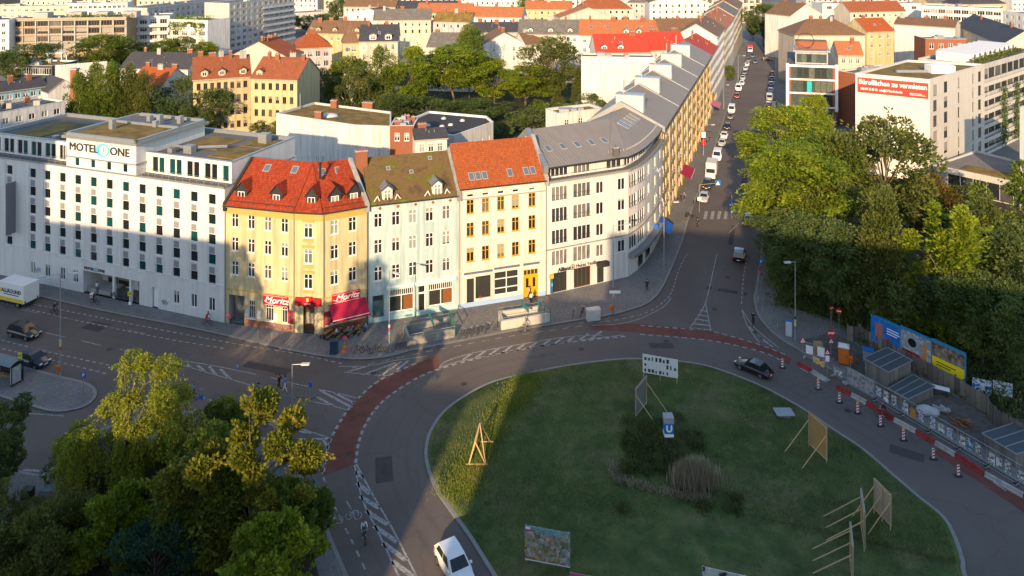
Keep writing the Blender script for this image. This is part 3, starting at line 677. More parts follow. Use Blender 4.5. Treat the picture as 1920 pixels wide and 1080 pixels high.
for x_, m_ in ((.02, DARK), (B.L(0) - .1, DARK)):
    p = B.at(0, x_, 0, .1); MB().tube((p.x, p.y, .2), (p.x, p.y, EV), .06, .06, 6).build('downpipe', ZINC, B.root)
p = B.at(2, .1, 0, .1); MB().tube((p.x, p.y, .2), (p.x, p.y, EV), .06, .06, 6).build('downpipe', ZINC, B.root)
ov = inset(B.poly, -.5); RZ = 20.3
e1, e2, e3, e4 = [v3(p, EV + .05) for p in ov[:4]]
r1 = P(473, 297, RZ); r23 = P(586, 306, RZ); r4 = P(656, 300, RZ)
e1 = v3(B.poly[0] + (ov[0] - B.poly[0]).dot(U) * U, EV + .05); e4 = v3(ov[3], EV + .05) ; e4 = v3(B.poly[3] + Vector((.34, -.94)) * .5, EV + .05)
roof = MB()
m23 = (e2 + e3) / 2
for q in ([e1, e2, r23, r1], [e2, e3, r23], [e3, e4, r4, r23]): roof.slab(q, .22, 0, 1)
b1, b4 = v3(bk1, 15.4), v3(bk4, 15.4)
roof.slab([r1, r23, r4, b4, b1], .22, 0, 1)
ro = roof.build('roof', [TREDS, DARK], B.root)
gb = MB(); gb.poly([v3(C1, EV - .3), v3(bk1, 15.2), tuple(r1 - Vector((0, 0, .2)))]); gb.poly([v3(C4, EV - .3), tuple(r4 - Vector((0, 0, .2))), v3(bk4, 15.2)]); gb.build('gable', OCHRE, B.root)
def ridge(mb, a, b, r=.14): mb.tube(a, b, r, r, 6)
rd = MB(); ridge(rd, r1, r23); ridge(rd, r23, r4); ridge(rd, e2 + Vector((0, 0, .05)), r23, .11); ridge(rd, e3 + Vector((0, 0, .05)), r23, .11); rd.build('ridge_tiles', TREDS, ro)
def dormer(B, i, d, rtile, sb=.75, w=1.7, h=1.5, zb=None, pitch_len=3.2, gab=1.0, fm=None, wm=None, wk='double', ww=1.0, wh=1.15):
    zb = EV + .35 if zb is None else zb
    wm = wm or DARK
    mb = MB(); q = lambda x, z, o: B.at(i, d + x, z, -o)
    x = w / 2
    mb.poly([q(-x, zb - .3, sb), q(x, zb - .3, sb), q(x, zb + h, sb), q(0, zb + h + gab, sb), q(-x, zb + h, sb)])
    for s in (-x, x): mb.poly([q(s, zb - .3, sb), q(s, zb + h, sb), q(s, zb + h, sb + pitch_len * .75), q(s, zb, sb + .8)])
    o = mb.build('dormer', wm, roof_cur)
    ovh = .25
    rr = MB(); 
    for s in (-1, 1): rr.slab([q(s * (x + .22), zb + h - .22 * gab / x + .1, sb - ovh), q(0, zb + h + gab + .1, sb - ovh), q(0, zb + h + gab + .1, sb + pitch_len + .9), q(s * (x + .22), zb + h - .22 * gab / x + .1, sb + pitch_len * .8)], .12, 0, 1)
    rr.build('dormer_roof', [rtile, DARK], o)
    f, pme = window_proto(ww, wh, wk, fm or WHITE, GLASS, True); c = q(0, zb + .12, sb + .04) - B.root.location
    wo = link('window', f, o, c, B.ang(i)); wo.location = B.at(i, d, zb + .12, -sb + .18) - B.root.location
    link('pane', pme, wo); return o
roof_cur = ro
for cx in (90, 252): dormer(B, 0, B.sx(0, 410 + cx / 2.454), TREDS)
dormer(B, 1, B.L(1) * .52, TREDS, w=1.5)
for d in (1.75, 4.25): dormer(B, 2, d, TREDS)
for u_, v_ in ((.33, .82), (.77, .83)): skylight(B.root, ro, e1, e2, r23, r1, u_, v_, .95, 1.15)
for u_, v_ in ((.2, .8), (.62, .8)): skylight(B.root, ro, e3, e4, r4, r23, u_, v_, .95, 1.15)
sg = MB()
for (u_, a_, b_, c_, d_) in ((.3, e1, e2, r23, r1), (.3, e3, e4, r4, r23)):
    p0 = a_.lerp(d_, .07) + Vector((0, 0, .18)); p1 = b_.lerp(c_, .07) + Vector((0, 0, .18)); sg.tube(p0, p1, .05, .05, 4)
sg.build('snow_guard', DARK, ro)
# parapet fire walls beside the red roof
FW = mat('fire_wall_grey', (.30, .29, .28), .9, .15, .8, stain=.3)
def firewall(par, a, b, c, t=.55, up=.35, m=None):
    """raised wall along a roof edge a(eave) b(ridge) c(back eave)"""
    mb = MB(); a, b, c = map(Vector, (a, b, c)); d = Vector((c.x - a.x, c.y - a.y, 0)).normalized(); s = Vector((d.y, -d.x, 0)) * t / 2
    for p, q in ((a, b), (b, c)):
        z = Vector((0, 0, up)); mb.slab([p - s + z, p + s + z, q + s + z, q - s + z], up + .8)
    return mb.build('fire_wall', m or FW, par)
firewall(B.root, e1 + Vector((.2, 0, 0)), r1, b1, .4, .25, DARK); firewall(B.root, e4, r4, b4)
# chimney basket behind the ridge
q = P(600, 300, 21.5); mb = MB().tube((q.x, q.y, 19), (q.x, q.y, 21.2), .18, .18, 8)
for k in range(8):
    t = k * math.pi / 4; mb.tube((q.x + .35 * math.cos(t), q.y + .35 * math.sin(t), 20.9), (q.x + .5 * math.cos(t), q.y + .5 * math.sin(t), 22), .03, .03, 4)
mb.build('vent_cage', DARK, ro)
# pub signs
REDS = mat('sign_red', (.50, .015, .03), .45, .06); MAROON = mat('awning_red', (.36, .012, .045), .8, .12, 1.5)
def moritz(i, dc, w, h, zc):
    o = B.mkbox('sign', i, dc - w / 2, dc + w / 2, zc - h / 2, zc + h / 2, .1, .24, REDS); a = B.ang(i)
    lettering(o, 'Moritz', h * .82, SIGNW, B.at(i, dc + .15, zc + .05, .26) - B.root.location, a, .015, shear=.35, sx=1.15, bold=.012)
    mb = MB(); pts = [B.at(i, dc - w * .46 + w * .6 * t, zc - .05 * h - .32 * h * math.sin(t * 3.1) + .1 * h * t, .262) for t in np.linspace(0, 1, 9)]
    for p, q in zip(pts, pts[1:]): mb.tube(p, q, .035, .035, 4)
    mb.build('swash', SIGNW, o)
    for z_ in (zc + h / 2 - .1, zc - h / 2 + .06): B.mkbox('sign_line', i, dc - w / 2 + .08, dc + w / 2 - .08, z_, z_ + .035, .24, .25, SIGNW, o)
moritz(0, B.sx(0, 410 + 265 / 2.454), 3.55, 1.35, 3.95); moritz(2, 2.95, 3.6, 1.2, 4.35)
o = B.mkbox('sign', 1, .15, B.L(1) - .15, 3.75, 4.75, .1, .35, mat('sign_dark_red', (.33, .012, .018), .5, .06))
B.mkbox('sign_crest', 1, d1 - .5, d1 + .5, 3.95, 4.95, .35, .42, REDS, o); B.mkbox('sign_line', 1, d1 - .4, d1 + .4, 4.05, 4.12, .42, .44, SIGNW, o)
B.mkbox('emblem', 1, d1 - .16, d1 + .16, 4.35, 4.8, .42, .45, mat('emblem_gold', (.6, .42, .12), .5, .1), o)
for i, d, w in ((0, B.L(0) - .6, .8), (2, .55, .8)):
    o = B.mkbox('menu_board', i, d - w / 2, d + w / 2, 1.2, 2.9, .03, .1, MAROON); B.mkbox('menu_text', i, d - w / 3, d + w / 3, 1.5, 2.5, .1, .11, mat('chalk', (.25, .08, .08), .8, .5, 6), o)
for d in (3.35, 5.05, 7.5): B.mkbox('poster', 0, d - .3, d + .3, 1.2, 2.3, .02, .05, objvar('poster_paper', [(.5, .5, .48), (.2, .3, .4), (.55, .4, .2), (.1, .12, .15), (.6, .6, .58)], .6))
aw = MB(); qa = lambda d, z, o: B.at(2, d, z, o)
a0, a1, zt, zl = .75, 5.55, 3.75, 2.55
for k in range(12):
    x0 = a0 + (a1 - a0) * k / 12; x1 = a0 + (a1 - a0) * (k + 1) / 12
    aw.slab([qa(x0, zt, .15), qa(x1, zt, .15), qa(x1, zl, 2.2), qa(x0, zl, 2.2)], .04)
    aw.slab([qa(x0, zl, 2.2), qa(x1, zl, 2.2), qa(x1, zl - .25, 2.22), qa(x0, zl - .25, 2.22)], .03)
ao = aw.build('awning', MAROON, B.root)
MB().tube(qa(a0, zl + .02, 2.2), qa(a1, zl + .02, 2.2), .04, .04, 6).tube(qa(a0 + .3, 3.2, .1), qa(a0 + .3, zl, 2.15), .03, .03, 4).tube(qa(a1 - .3, 3.2, .1), qa(a1 - .3, zl, 2.15), .03, .03, 4).build('awning_arm', WHITE, ao)
# ---------------------------------------------------------------- pale turquoise house with mossy roof
N2 = Vector((-.34, .94))
D1_, D2_ = P2(689.5, 608.3), P2(860, 580.5)
T = Bld('town_house', 'pale turquoise house with mossy roof and two small dormers', 'house', [D1_, D2_, D2_ + N2 * 11.5, D1_ + N2 * 11.5])
TURQ = mat('turquoise_render', (.41, .52, .51), .88, .10, .25, .2, 18, stain=.25); TURD = mat('turquoise_shopfront', (.38, .56, .54), .6, .06)
cols = [T.sx(0, 410 + c / 2.454) for c in (734, 815, 893, 970, 1047)]
for d in cols:
    for zc in (13.5, 10.05, 6.45): T.win(0, d, zc - .92, 1.05, 1.85)
for a, b, z0, z1 in ((cols[0] - .75, cols[0] + .75, .12, 3.6), (cols[1] - .9, cols[2] + .15, 1.0, 4.05), (cols[2] + .75, cols[3] - .55, .12, 4.05), (cols[3] - .1, cols[4] + .95, 1.0, 4.05)): T.ops[0].append((a, b, z0, z1))
EVT = 15.7
T.walls(EVT, TURQ, rev=.3)
def shopwin(T, a, b, z0, z1, n, m, gm=None, inn=.22):
    o = MB(); e = lambda d, z, i_: T.at(0, d, z, -i_)
    fr = MB()
    def bar(d0, d1, za, zb): fr.slab([e(d0, zb, inn - .08), e(d1, zb, inn - .08), e(d1, zb, inn + .05), e(d0, zb, inn + .05)], zb - za)
    bar(a, b, z0, z0 + .12); bar(a, b, z1 - .12, z1); bar(a, a + .1, z0 + .12, z1 - .12); bar(b - .1, b, z0 + .12, z1 - .12)
    for k in range(1, n): c = a + (b - a) * k / n; bar(c - .05, c + .05, z0 + .12, z1 - .12)
    wo = fr.build('shop_window', m, T.root)
    MB().poly([e(a, z0, inn), e(b, z0, inn), e(b, z1, inn), e(a, z1, inn)]).build('pane', gm or SHOPG, wo); return wo, e
for a, b in ((cols[1] - .9, cols[2] + .15), (cols[3] - .1, cols[4] + .95)):
    wo, e = shopwin(T, a, b, 1.0, 4.05, 2, WHITE)
    tr = MB().slab([e(a, 3.2, .12), e(b, 3.2, .12), e(b, 3.2, .24), e(a, 3.2, .24)], .09)
    for k in range(1, 12): c = a + (b - a) * k / 12; tr.slab([e(c - .03, 3.95, .13), e(c + .03, 3.95, .13), e(c + .03, 3.95, .22), e(c - .03, 3.95, .22)], .75)
    tr.build('transom_bars', WHITE, wo); c = (a + b) / 2
    MB().poly([e(c + .3, 1.1, .2), e(b - .15, 1.1, .2), e(b - .15, 3.0, .2), e(c + .3, 3.0, .2)]).build('curtain', mat('brown_curtain', (.20, .07, .02), .9, .3, 2), wo)
wo, e = shopwin(T, cols[2] + .75, cols[3] - .55, .12, 4.05, 1, WHITE, GLASS); MB().slab([e(cols[2] + .75, 3.1, .1), e(cols[3] - .55, 3.1, .1), e(cols[3] - .55, 3.1, .24), e(cols[2] + .75, 3.1, .24)], .2).build('transom', WHITE, wo)
o = T.mkbox('door', 0, cols[0] - .75, cols[0] + .75, .12, 3.6, -.4, -.3, mat('door_teal_dark', (.09, .15, .15), .6, .2)); T.mkbox('pane', 0, cols[0] - .6, cols[0] + .6, 2.8, 3.5, -.3, -.28, GLASS, o)
T.mkbox('shop_fascia', 0, cols[1] - 1.3, cols[4] + 1.4, 4.15, 4.45, -.02, .28, TURD); T.mkbox('awning_case', 0, cols[1] - 1.25, cols[4] + 1.35, 4.46, 4.64, .02, .3, WHITE)
T.mkbox('plinth', 0, .05, T.L(0) - .05, 0, .75, -.02, .04, TURD); T.mkbox('cornice', 0, 0, T.L(0), EVT - .2, EVT + .02, -.05, .36, ZINC)
for d in np.linspace(1.6, T.L(0) - 1.2, 5):
    M_ = Matrix.Translation(T.at(0, float(d), EVT - .62, .04)) @ Matrix.Rotation(T.ang(0), 4, 'Z') @ Matrix.Rotation(R(45), 4, 'Y'); MB().box((-.16, -.03, -.16), (.16, .03, .16), 0, M_).build('diamond_tile', BRICK, T.root)
MOSS = multi('mossy_roof', [(.34, (.09, .06, .032)), (.48, (.15, .095, .04)), (.57, (.12, .088, .03)), (.64, (.11, .12, .014)), (.76, (.20, .20, .02))], .55, 8, .95, .9, 5, .15)
def pitched(B, ev, rz, back, m, over=.45, ts=.0, dr=5.6, fire=(True, True), bev=None):
    """front eave edge 0, ridge dr metres behind, back eave"""
    p, q = B.edge(0); e = (q - p).normalized(); nn = Vector((-e.y, e.x)); bev = bev or ev - .3
    a = v3(p - nn * over, ev + .05); b = v3(q - nn * over, ev + .05); c = v3(q + nn * dr, rz); d = v3(p + nn * dr, rz)
    f_, g_ = v3(q + nn * back, bev), v3(p + nn * back, bev)
    mb = MB().slab([a, b, c, d], .22, 0, 1).slab([d, c, f_, g_], .22, 0, 1)
    ro = mb.build('roof', [m, DARK], B.root)
    MB().poly([v3(p, ev - .4), v3(g_, bev - .2), tuple(d - Vector((0, 0, .2)))]).poly([v3(q, ev - .4), tuple(c - Vector((0, 0, .2))), v3(f_, bev - .2)]).build('gable', FW, B.root)
    if fire[0]: firewall(B.root, a, d, g_)
    if fire[1]: firewall(B.root, b, c, f_)
    return ro, a, b, c, d
roT, a, b, c, d = pitched(T, EVT, 20.4, 11.5, MOSS, dr=5.5, fire=(False, True)); roof_cur = roT
for cx in (777, 1007):
    o = dormer(T, 0, T.sx(0, 410 + cx / 2.454), ZINC, sb=.1, w=1.35, h=1.65, zb=EVT + .1, gab=.55, wm=mat('dormer_white', (.55, .55, .54), .7, .08), wk='cross', ww=.95, wh=1.5, pitch_len=3.4)
    dc = T.sx(0, 410 + cx / 2.454); wb = MB()
    for s in (-1, 1):
        for p_, q_ in (((s * .95, .15), (s * 1.9, .15)), ((s * .95, .15), (s * 1.3, 1.0)), ((s * 1.3, 1.0), (s * 1.9, .15))): wb.tube(T.at(0, dc + p_[0], EVT + p_[1], -.0), T.at(0, dc + q_[0], EVT + q_[1], -.0), .09, .09, 4)
    wb.build('dormer_scroll', MATS['dormer_white'], o)
for u_, v_ in ((.27, .72), (.52, .6), (.76, .86)): skylight(T.root, roT, a, b, c, d, u_, v_, .55, .6)
pb = P(650, 286, 21.4); chimney(roT, pb.x + 2, pb.y, 18, 21.6, 1.6, .7, R(20))
# ---------------------------------------------------------------- cream house with yellow windows and orange roof
Fc1, Fc2 = P2(860.5, 580.4), P2(1024, 554.6)
Y = Bld('town_house', 'cream house with yellow window frames, yellow door and orange roof', 'house', [Fc1, Fc2, Fc2 + N2 * 12, Fc1 + N2 * 12])
CREAM = mat('cream_render', (.64, .58, .49), .88, .09, .25, .2, 18, stain=.2); YEL = mat('yellow_frame', (.60, .33, .03), .5, .08); 
EY = 16.5
cy = [Y.sx(0, 820 + c / 2.511) for c in (155, 227, 299, 368, 446)]
for d in cy:
    for zc in (13.9, 10.75, 7.3): Y.win(0, d, zc - .95, 1.05, 1.9, 'cross', fm=YEL)
    Y.win(0, d, 15.2, .95, .45, 'plain', fm=WHITE, sill=False)
GA = [(cy[0] - .5, cy[0] + .55, .12, 4.0, 0), (cy[0] + .75, cy[1] + .75, 1.1, 4.15, 1), (cy[2] - .95, cy[3] + .5, 1.1, 4.4, 2), (cy[4] - 1.25, cy[4] + .95, .12, 4.1, 3)]
for g_ in GA: Y.ops[0].append(g_[:4])
Y.walls(EY, CREAM, rev=.3)
shopwin(Y, *GA[1][:4], 1, DARK); wo, e = shopwin(Y, *GA[2][:4], 2, WHITE); MB().slab([e(GA[2][0], 2.1, .1), e(GA[2][1], 2.1, .1), e(GA[2][1], 2.1, .24), e(GA[2][0], 2.1, .24)], .1).slab([e(GA[2][0], 3.4, .1), e(GA[2][1], 3.4, .1), e(GA[2][1], 3.4, .24), e(GA[2][0], 3.4, .24)], .1).build('transom', WHITE, wo)
shopwin(Y, *GA[0][:4], 1, DARK)
a_, b_ = GA[3][:2]; YD = mat('yellow_door', (.62, .32, .012), .5, .1)
o = Y.mkbox('door', 0, a_, b_, .12, 3.2, -.32, -.22, YD)
for s in (0, 1): 
    c_ = a_ + (b_ - a_) * (.27 + .46 * s); Y.mkbox('pane', 0, c_ - .2, c_ + .2, 1.5, 2.8, -.22, -.2, GLASS, o); Y.mkbox('panel', 0, c_ - .3, c_ + .3, .3, 1.2, -.22, -.19, YD, o)
Y.mkbox('handle', 0, (a_ + b_) / 2 - .1, (a_ + b_) / 2 - .06, 1.15, 1.4, -.22, -.15, ZINC, o)
shopwin(Y, a_, b_, 3.2, 4.1, 4, YEL)
Y.mkbox('plinth', 0, .05, a_ - .1, 0, .75, -.02, .04, mat('blue_plinth', (.30, .42, .62), .8, .12)); Y.mkbox('plinth', 0, b_ + .1, Y.L(0) - .05, 0, .75, -.02, .04, MATS['blue_plinth'])
for d0, d1, z_ in ((cy[0] - .9, cy[1] + 1.0, 4.6), (cy[2] - 1, cy[3] + .6, 4.75), (cy[4] - 1.3, cy[4] + 1.1, 4.75)): Y.mkbox('shop_fascia', 0, d0, d1, z_, z_ + .28, -.01, .1, mat('slate_blue_sign', (.10, .13, .19), .6, .1))
Y.mkbox('string_course', 0, .02, Y.L(0) - .02, 5.2, 5.42, -.02, .14, CREAM); Y.mkbox('string_course', 0, .02, Y.L(0) - .02, 14.9, 15.02, -.02, .1, mat('trim_brown', (.30, .24, .17), .8, .1))
Y.mkbox('cornice', 0, .02, Y.L(0) - .02, EY - .22, EY + .02, -.05, .34, CREAM)
for b_, d_ in ((T, .02), (Y, .08), (Y, Y.L(0) - .05)):
    p = b_.at(0, d_, 0, .1); MB().tube((p.x, p.y, .2), (p.x, p.y, EVT), .055, .055, 6).build('downpipe', ZINC, b_.root)
roY, a, b, c, d = pitched(Y, EY, 21.3, 12, TORG, dr=5.6, fire=(False, True))
for u_ in (.16, .235, .31, .60, .79, .87): skylight(Y.root, roY, a, b, c, d, u_, .24, .78, 1.3)
# ---------------------------------------------------------------- white corner block with zinc roof
pts = [(1024.6, 554.3), (1140, 528.7), (1178, 520), (1195, 508), (1209, 493.5), (1222, 475), (1233, 456), (1241, 436)]
Wf = [P2(*p) for p in pts]; end = Wf[-1]
Wb = [end - V * 13.5, P2(1145, 222, 21.2) + N2 * 2.0, Wf[0] + N2 * 13.5]
Wf[0] = Wf[0] + (Wf[1] - Wf[0]).normalized() * .05
W = Bld('corner_block', 'curved white corner block with grey metal roof and bank signs', 'apartment block', Wf + Wb)
WW = mat('white_block_render', (.64, .60, .55), .85, .09, .25, .2, 18, stain=.2); ZROOF = seams('standing_seam_zinc', (.235, .205, .18), .55, .7, 0)
BAYG = objvar('bay_glass', [(.06, .07, .07), (.20, .20, .18), (.32, .31, .28), (.04, .045, .05), (.26, .26, .24)], rough=.08, spec=.5)
SL = 16.2                                            # top terrace level
rows = [14.15, 11.1, 7.95, 4.9]
def wpx(i, z7x): return W.sx(i, 820 + z7x / 2.511)
b1a, b1b, b2a, b2b = wpx(0, 530), wpx(0, 613), wpx(0, 640), wpx(0, 722)
for k, zc in enumerate(rows):
    for a_, b_ in ((b1a + .3, b1b), (b2a, b2b)):
        W.win(0, (a_ + b_) / 2, zc - .95, b_ - a_, 2.1 if k < 3 else 2.2, 'n4', sill=False, gm=BAYG)
        if k < 3:
            rr = MB()
            for zz in (zc - .75, zc - .1): rr.tube(W.at(0, a_, zz, .12), W.at(0, b_, zz, .12), .025, .025, 4)
            for x in np.arange(a_, b_ + .01, .35): rr.tube(W.at(0, float(x), zc - .95, .12), W.at(0, float(x), zc - .1, .12), .012, .012, 3)
            rr.build('balcony_rail', DARK, W.root)
    W.win(0, wpx(0, 765), zc - .85, 1.25, 1.75, 'double')
    W.win(1, W.sx(1, 1165), zc - .85, 1.25, 1.75, 'double')
    for i in (2, 3): W.win(i, W.L(i) / 2, zc - .95, W.L(i) * .8, 2.0, 'n3', sill=False, gm=BAYG)
    for i in (4, 5, 6):
        W.win(i, W.L(i) * .5, zc - .8, 1.0, 1.6, 'double')
    if k < 3: 
        for i in (2, 3):
            rr = MB(); L_ = W.L(i)
            for zz in (zc - .7, zc - .1): rr.tube(W.at(i, .3, zz, .15), W.at(i, L_ - .3, zz, .15), .025, .025, 4)
            for x in np.arange(.3, L_ - .29, .35): rr.tube(W.at(i, float(x), zc - .95, .15), W.at(i, float(x), zc - .1, .15), .012, .012, 3)
            rr.build('balcony_rail', DARK, W.root)
GA = [(b1a + .4, b1b - .1, .15, 2.95), (b2a + .1, b2b, .15, 3.0)]
for g_ in GA: W.ops[0].append(g_)
W.ops[0].append((wpx(0, 752), wpx(0, 785), .15, 3.0))
for i in (3, 4): W.ops.setdefault(i, []).append((.3, W.L(i) - .3, .15, 3.0))
W.walls(SL, WW, rev=.25)
shopwin(W, *GA[0], 3, DARK); shopwin(W, *GA[1], 4, WOODD); shopwin(W, wpx(0, 752), wpx(0, 785), .15, 3.0, 1, DARK)
for i in (3, 4):
    o = W.mkbox('door', i, .3, W.L(i) - .3, .15, 3.0, -1.0, -.9, mat('dark_panel', (.06, .065, .075), .6, .2)); W.mkbox('pane', i, .8, W.L(i) - .9, .3, 2.6, -.9, -.88, GLASS, o)
for i in range(7):
    for z_, h_, o_ in ((3.78, .16, .08), (6.35, .16, .12), (SL - .25, .3, .35)): W.mkbox('string_course', i, -.01, W.L(i) + .01, z_, z_ + h_, -.03, o_, mat('string_grey', (.25, .24, .23), .8, .1) if z_ > 4 else WW)
cp = MB()
for i in (2, 3, 4, 5): cp.slab([W.at(i, 0, 3.55, 1.1), W.at(i, W.L(i), 3.55, 1.1), W.at(i, W.L(i), 3.55, -.02), W.at(i, 0, 3.55, -.02)], .45)
cp.build('canopy', mat('canopy_grey', (.2, .2, .2), .7, .1), W.root)
# set-back glazed top storey and roof
sb = inset(W.poly, 1.0); S4 = Bld.__new__(Bld); S4.poly = sb; S4.root = W.root; S4.ops = {}
for a_, b_ in ((530, 613), (640, 722), (752, 828)): S4.win(0, max((S4.sx(0, 820 + a_ / 2.511) + S4.sx(0, 820 + b_ / 2.511)) / 2, 1.5), SL + .15, 2.8, 1.8, 'n4', sill=False, gm=BAYG)
for i in (1, 2, 3, 4, 5, 6): S4.win(i, S4.L(i) / 2, SL + .15, max(S4.L(i) - .7, .8), 1.75, 'n3' if S4.L(i) > 2.5 else 'double', sill=False, gm=BAYG)
S4.walls(18.2, WW, z0=SL - .1, name='top_storey_wall'); MB().poly([v3(p, SL + .02) for p in W.poly]).build('terrace', GRAVR, W.root)
rl = MB()
for i in range(7):
    rl.tube(W.at(i, 0, SL + .75, -.05), W.at(i, W.L(i), SL + .75, -.05), .025, .025, 4)
    for x in np.arange(0, W.L(i), .8): rl.tube(W.at(i, float(x), SL, -.05), W.at(i, float(x), SL + .75, -.05), .018, .018, 3)
rl.build('railing', ZINC, W.root)
ev = [v3(p, 18.2) for p in inset(W.poly, -.15)[:8]]; rz = 21.3
rA = P(990, 243, rz); rB = P(1143, 222, rz); rC = v3(end - V * 6.5 + U * .1, rz)
ev[0] = v3(Vector(ev[0][:2]) , 18.2)
zr = MB(); zr.slab([ev[0], ev[1], rB, rA], .25, 0, 1)
for i in range(1, 7): zr.slab([ev[i], ev[i+1], rB.lerp(rC, i / 6), rB.lerp(rC, (i - 1) / 6)] if i > 1 else [ev[1], ev[2], rB.lerp(rC, 1 / 6), rB], .25, 0, 1)
zr.slab([rA, rB, v3(Wb[1], 18), v3(Wb[2], 18)], .25, 0, 1); zr.slab([rB, rC, v3(Wb[0], 18), v3(Wb[1], 18)], .25, 0, 1)
roW = zr.build('roof', [ZROOF, DARK], W.root)
MB().poly([v3(W.poly[0], 18), v3(Wb[2], 17.8), tuple(rA - Vector((0, 0, .2)))]).poly([v3(end, 18), tuple(rC - Vector((0, 0, .2))), v3(Wb[0], 17.8)]).build('gable', WW, W.root)
firewall(W.root, ev[0], rA, v3(Wb[2], 18), .7, .3, ZINC); 
for u_, in ((.14,), (.34,), (.54,), (.74,), (.93,)): skylight(W.root, roW, ev[0], ev[1], rB, rA, u_, .45, .85, 1.5)
for k in range(5): skylight(W.root, roW, ev[3].lerp(ev[6], k / 5), ev[3].lerp(ev[6], (k + 1) / 5), rB.lerp(rC, .3 + .14 * (k + 1)), rB.lerp(rC, .3 + .14 * k), .5, .66, .8, 2.2)
sg = MB()
for i in range(1, 7):
    for k in range(6): q = ev[i].lerp(ev[i+1], k / 6).lerp(rB.lerp(rC, max(0, i - 1 + k / 6) / 6), .14); sg.box((q.x - .08, q.y - .08, q.z), (q.x + .08, q.y + .08, q.z + .3))
sg.build('snow_stops', ZINC, roW)
q = P(1154, 282, 19.2); chimney(roW, q.x, q.y, 18.2, 19.6, .8, .7, R(20), mat('chimney_metal', (.12, .11, .10), .6, .1))
a0 = W.ang(0)
lettering(W.root, 'Allianz', .78, SIGNK, W.at(0, wpx(0, 595), 3.33, .16) - W.root.location, a0, .03, bold=.018)
o = lettering(W.root, 'Murat Yesilbas', .68, SIGNK, W.at(0, wpx(0, 707), 3.36, .16) - W.root.location, a0, .03)
lg = MB(); c = W.at(0, wpx(0, 634), 3.36, .14); e = Vector((math.cos(a0), math.sin(a0), 0)); ring = [c + e * .36 * math.cos(t) + Vector((0, 0, .36 * math.sin(t))) for t in np.linspace(0, 2 * math.pi, 17)]
lg.path(ring, .035, 4)
for x, z in ((-.12, .1), (0, .2), (.12, .1)): lg.tube(c + e * x + Vector((0, 0, -.2)), c + e * x + Vector((0, 0, z)), .035, .035, 4)
lg.build('logo', SIGNK, W.root)
o = W.mkbox('awning', 0, wpx(0, 748), wpx(0, 795), 2.75, 3.35, .02, .9, mat('awning_black', (.03, .03, .033), .8, .1)); 
o = W.mkbox('cash_machine', 0, b1a + .02, b1a + .35, .3, 2.4, .02, .3, mat('atm_blue', (.03, .10, .22), .4, .2)); W.mkbox('screen', 0, b1a + .07, b1a + .3, 1.3, 1.8, .3, .32, mat('screen_cyan', (.1, .4, .6), .3, .2), o); W.mkbox('header', 0, b1a - .15, b1a + .45, 2.42, 2.95, .02, .34, mat('atm_yellow', (.7, .4, .03), .5, .1), o)
o = W.mkbox('sign', 5, 1.2, 1.45, 3.0, 4.3, .1, .8, mat('sign_royal', (.02, .12, .45), .4, .05)); 
bl = MB(); qa = lambda d, z, o_: W.at(6, d, z, o_)
for k in range(6):
    x0 = -1.2 + .75 * k; bl.slab([qa(x0, 3.4, .1), qa(x0 + .75, 3.4, .1), qa(x0 + .75, 2.2, 2.2), qa(x0, 2.2, 2.2)], .04)
bl.build('awning', mat('awning_blue', (.012, .10, .42), .8, .1), W.root)
dh = MB(); 
def dish(par, p, r=.4, az=0.0):
    mb = MB(); p = Vector(p); n = Vector((math.sin(az), -math.cos(az), .4)).normalized(); a = n.orthogonal().normalized(); b = n.cross(a)
    rim = [p + (a * math.cos(t) + b * math.sin(t)) * r + n * .1 for t in np.linspace(0, 2 * math.pi, 13)]
    for q, s in zip(rim, rim[1:]): mb.poly([p, q, s])
    mb.tube(p, p - n * .35, .03, .03, 4); mb.tube(p - b * r * .6, p + n * .4, .015, .015, 3)
    return mb.build('satellite_dish', mat('dish_white', (.62, .61, .6), .5, .06), par)
for i, d_, z_ in ((5, .6, 9.3), (6, 1.2, 6.9), (6, 1.6, 12.2), (5, 1.7, 13)): dish(W.root, W.at(i, d_, z_, .5), .42, R(60))
# ---------------------------------------------------------------- houses behind
WALLC = {'white': (.60, .585, .56), 'cream': (.55, .485, .38), 'beige': (.52, .45, .36), 'yellow': (.52, .41, .23), 'grey': (.42, .41, .40), 'brick': None, 'ochre': (.55, .40, .2), 'blue': (.22, .40, .50), 'pink': (.60, .42, .40), 'timber': (.40, .28, .17), 'brown': (.25, .17, .11), 'dark': (.06, .06, .065)}
ROOFC = {'orange': TORG, 'rust': tiles('rust_tiles', (.30, .095, .04), .24, .34, .25, (.2, .06, .03)), 'clay': tiles('clay_tiles', (.42, .15, .06), .24, .34, .22, (.28, .10, .05)), 'red': tiles('bright_red_tiles', (.48, .055, .03), .24, .34, .15, (.38, .05, .03)), 'brown': tiles('brown_tiles', (.20, .115, .065), .24, .34, .25), 'grey': tiles('grey_bitumen', (.16, .145, .13), .9, .6, .2), 'slate': tiles('slate_roof', (.065, .065, .075), .3, .25, .3), 'green': GREENR, 'gravel': GRAVR, 'black': mat('black_membrane', (.045, .042, .042), .9, .25, .5), 'zinc': ZROOF}
def wallm(c): return BRICK if c == 'brick' else mat('render_' + c, WALLC[c], .88, .12, .22, .12, 16, stain=.28)
FOOT = []
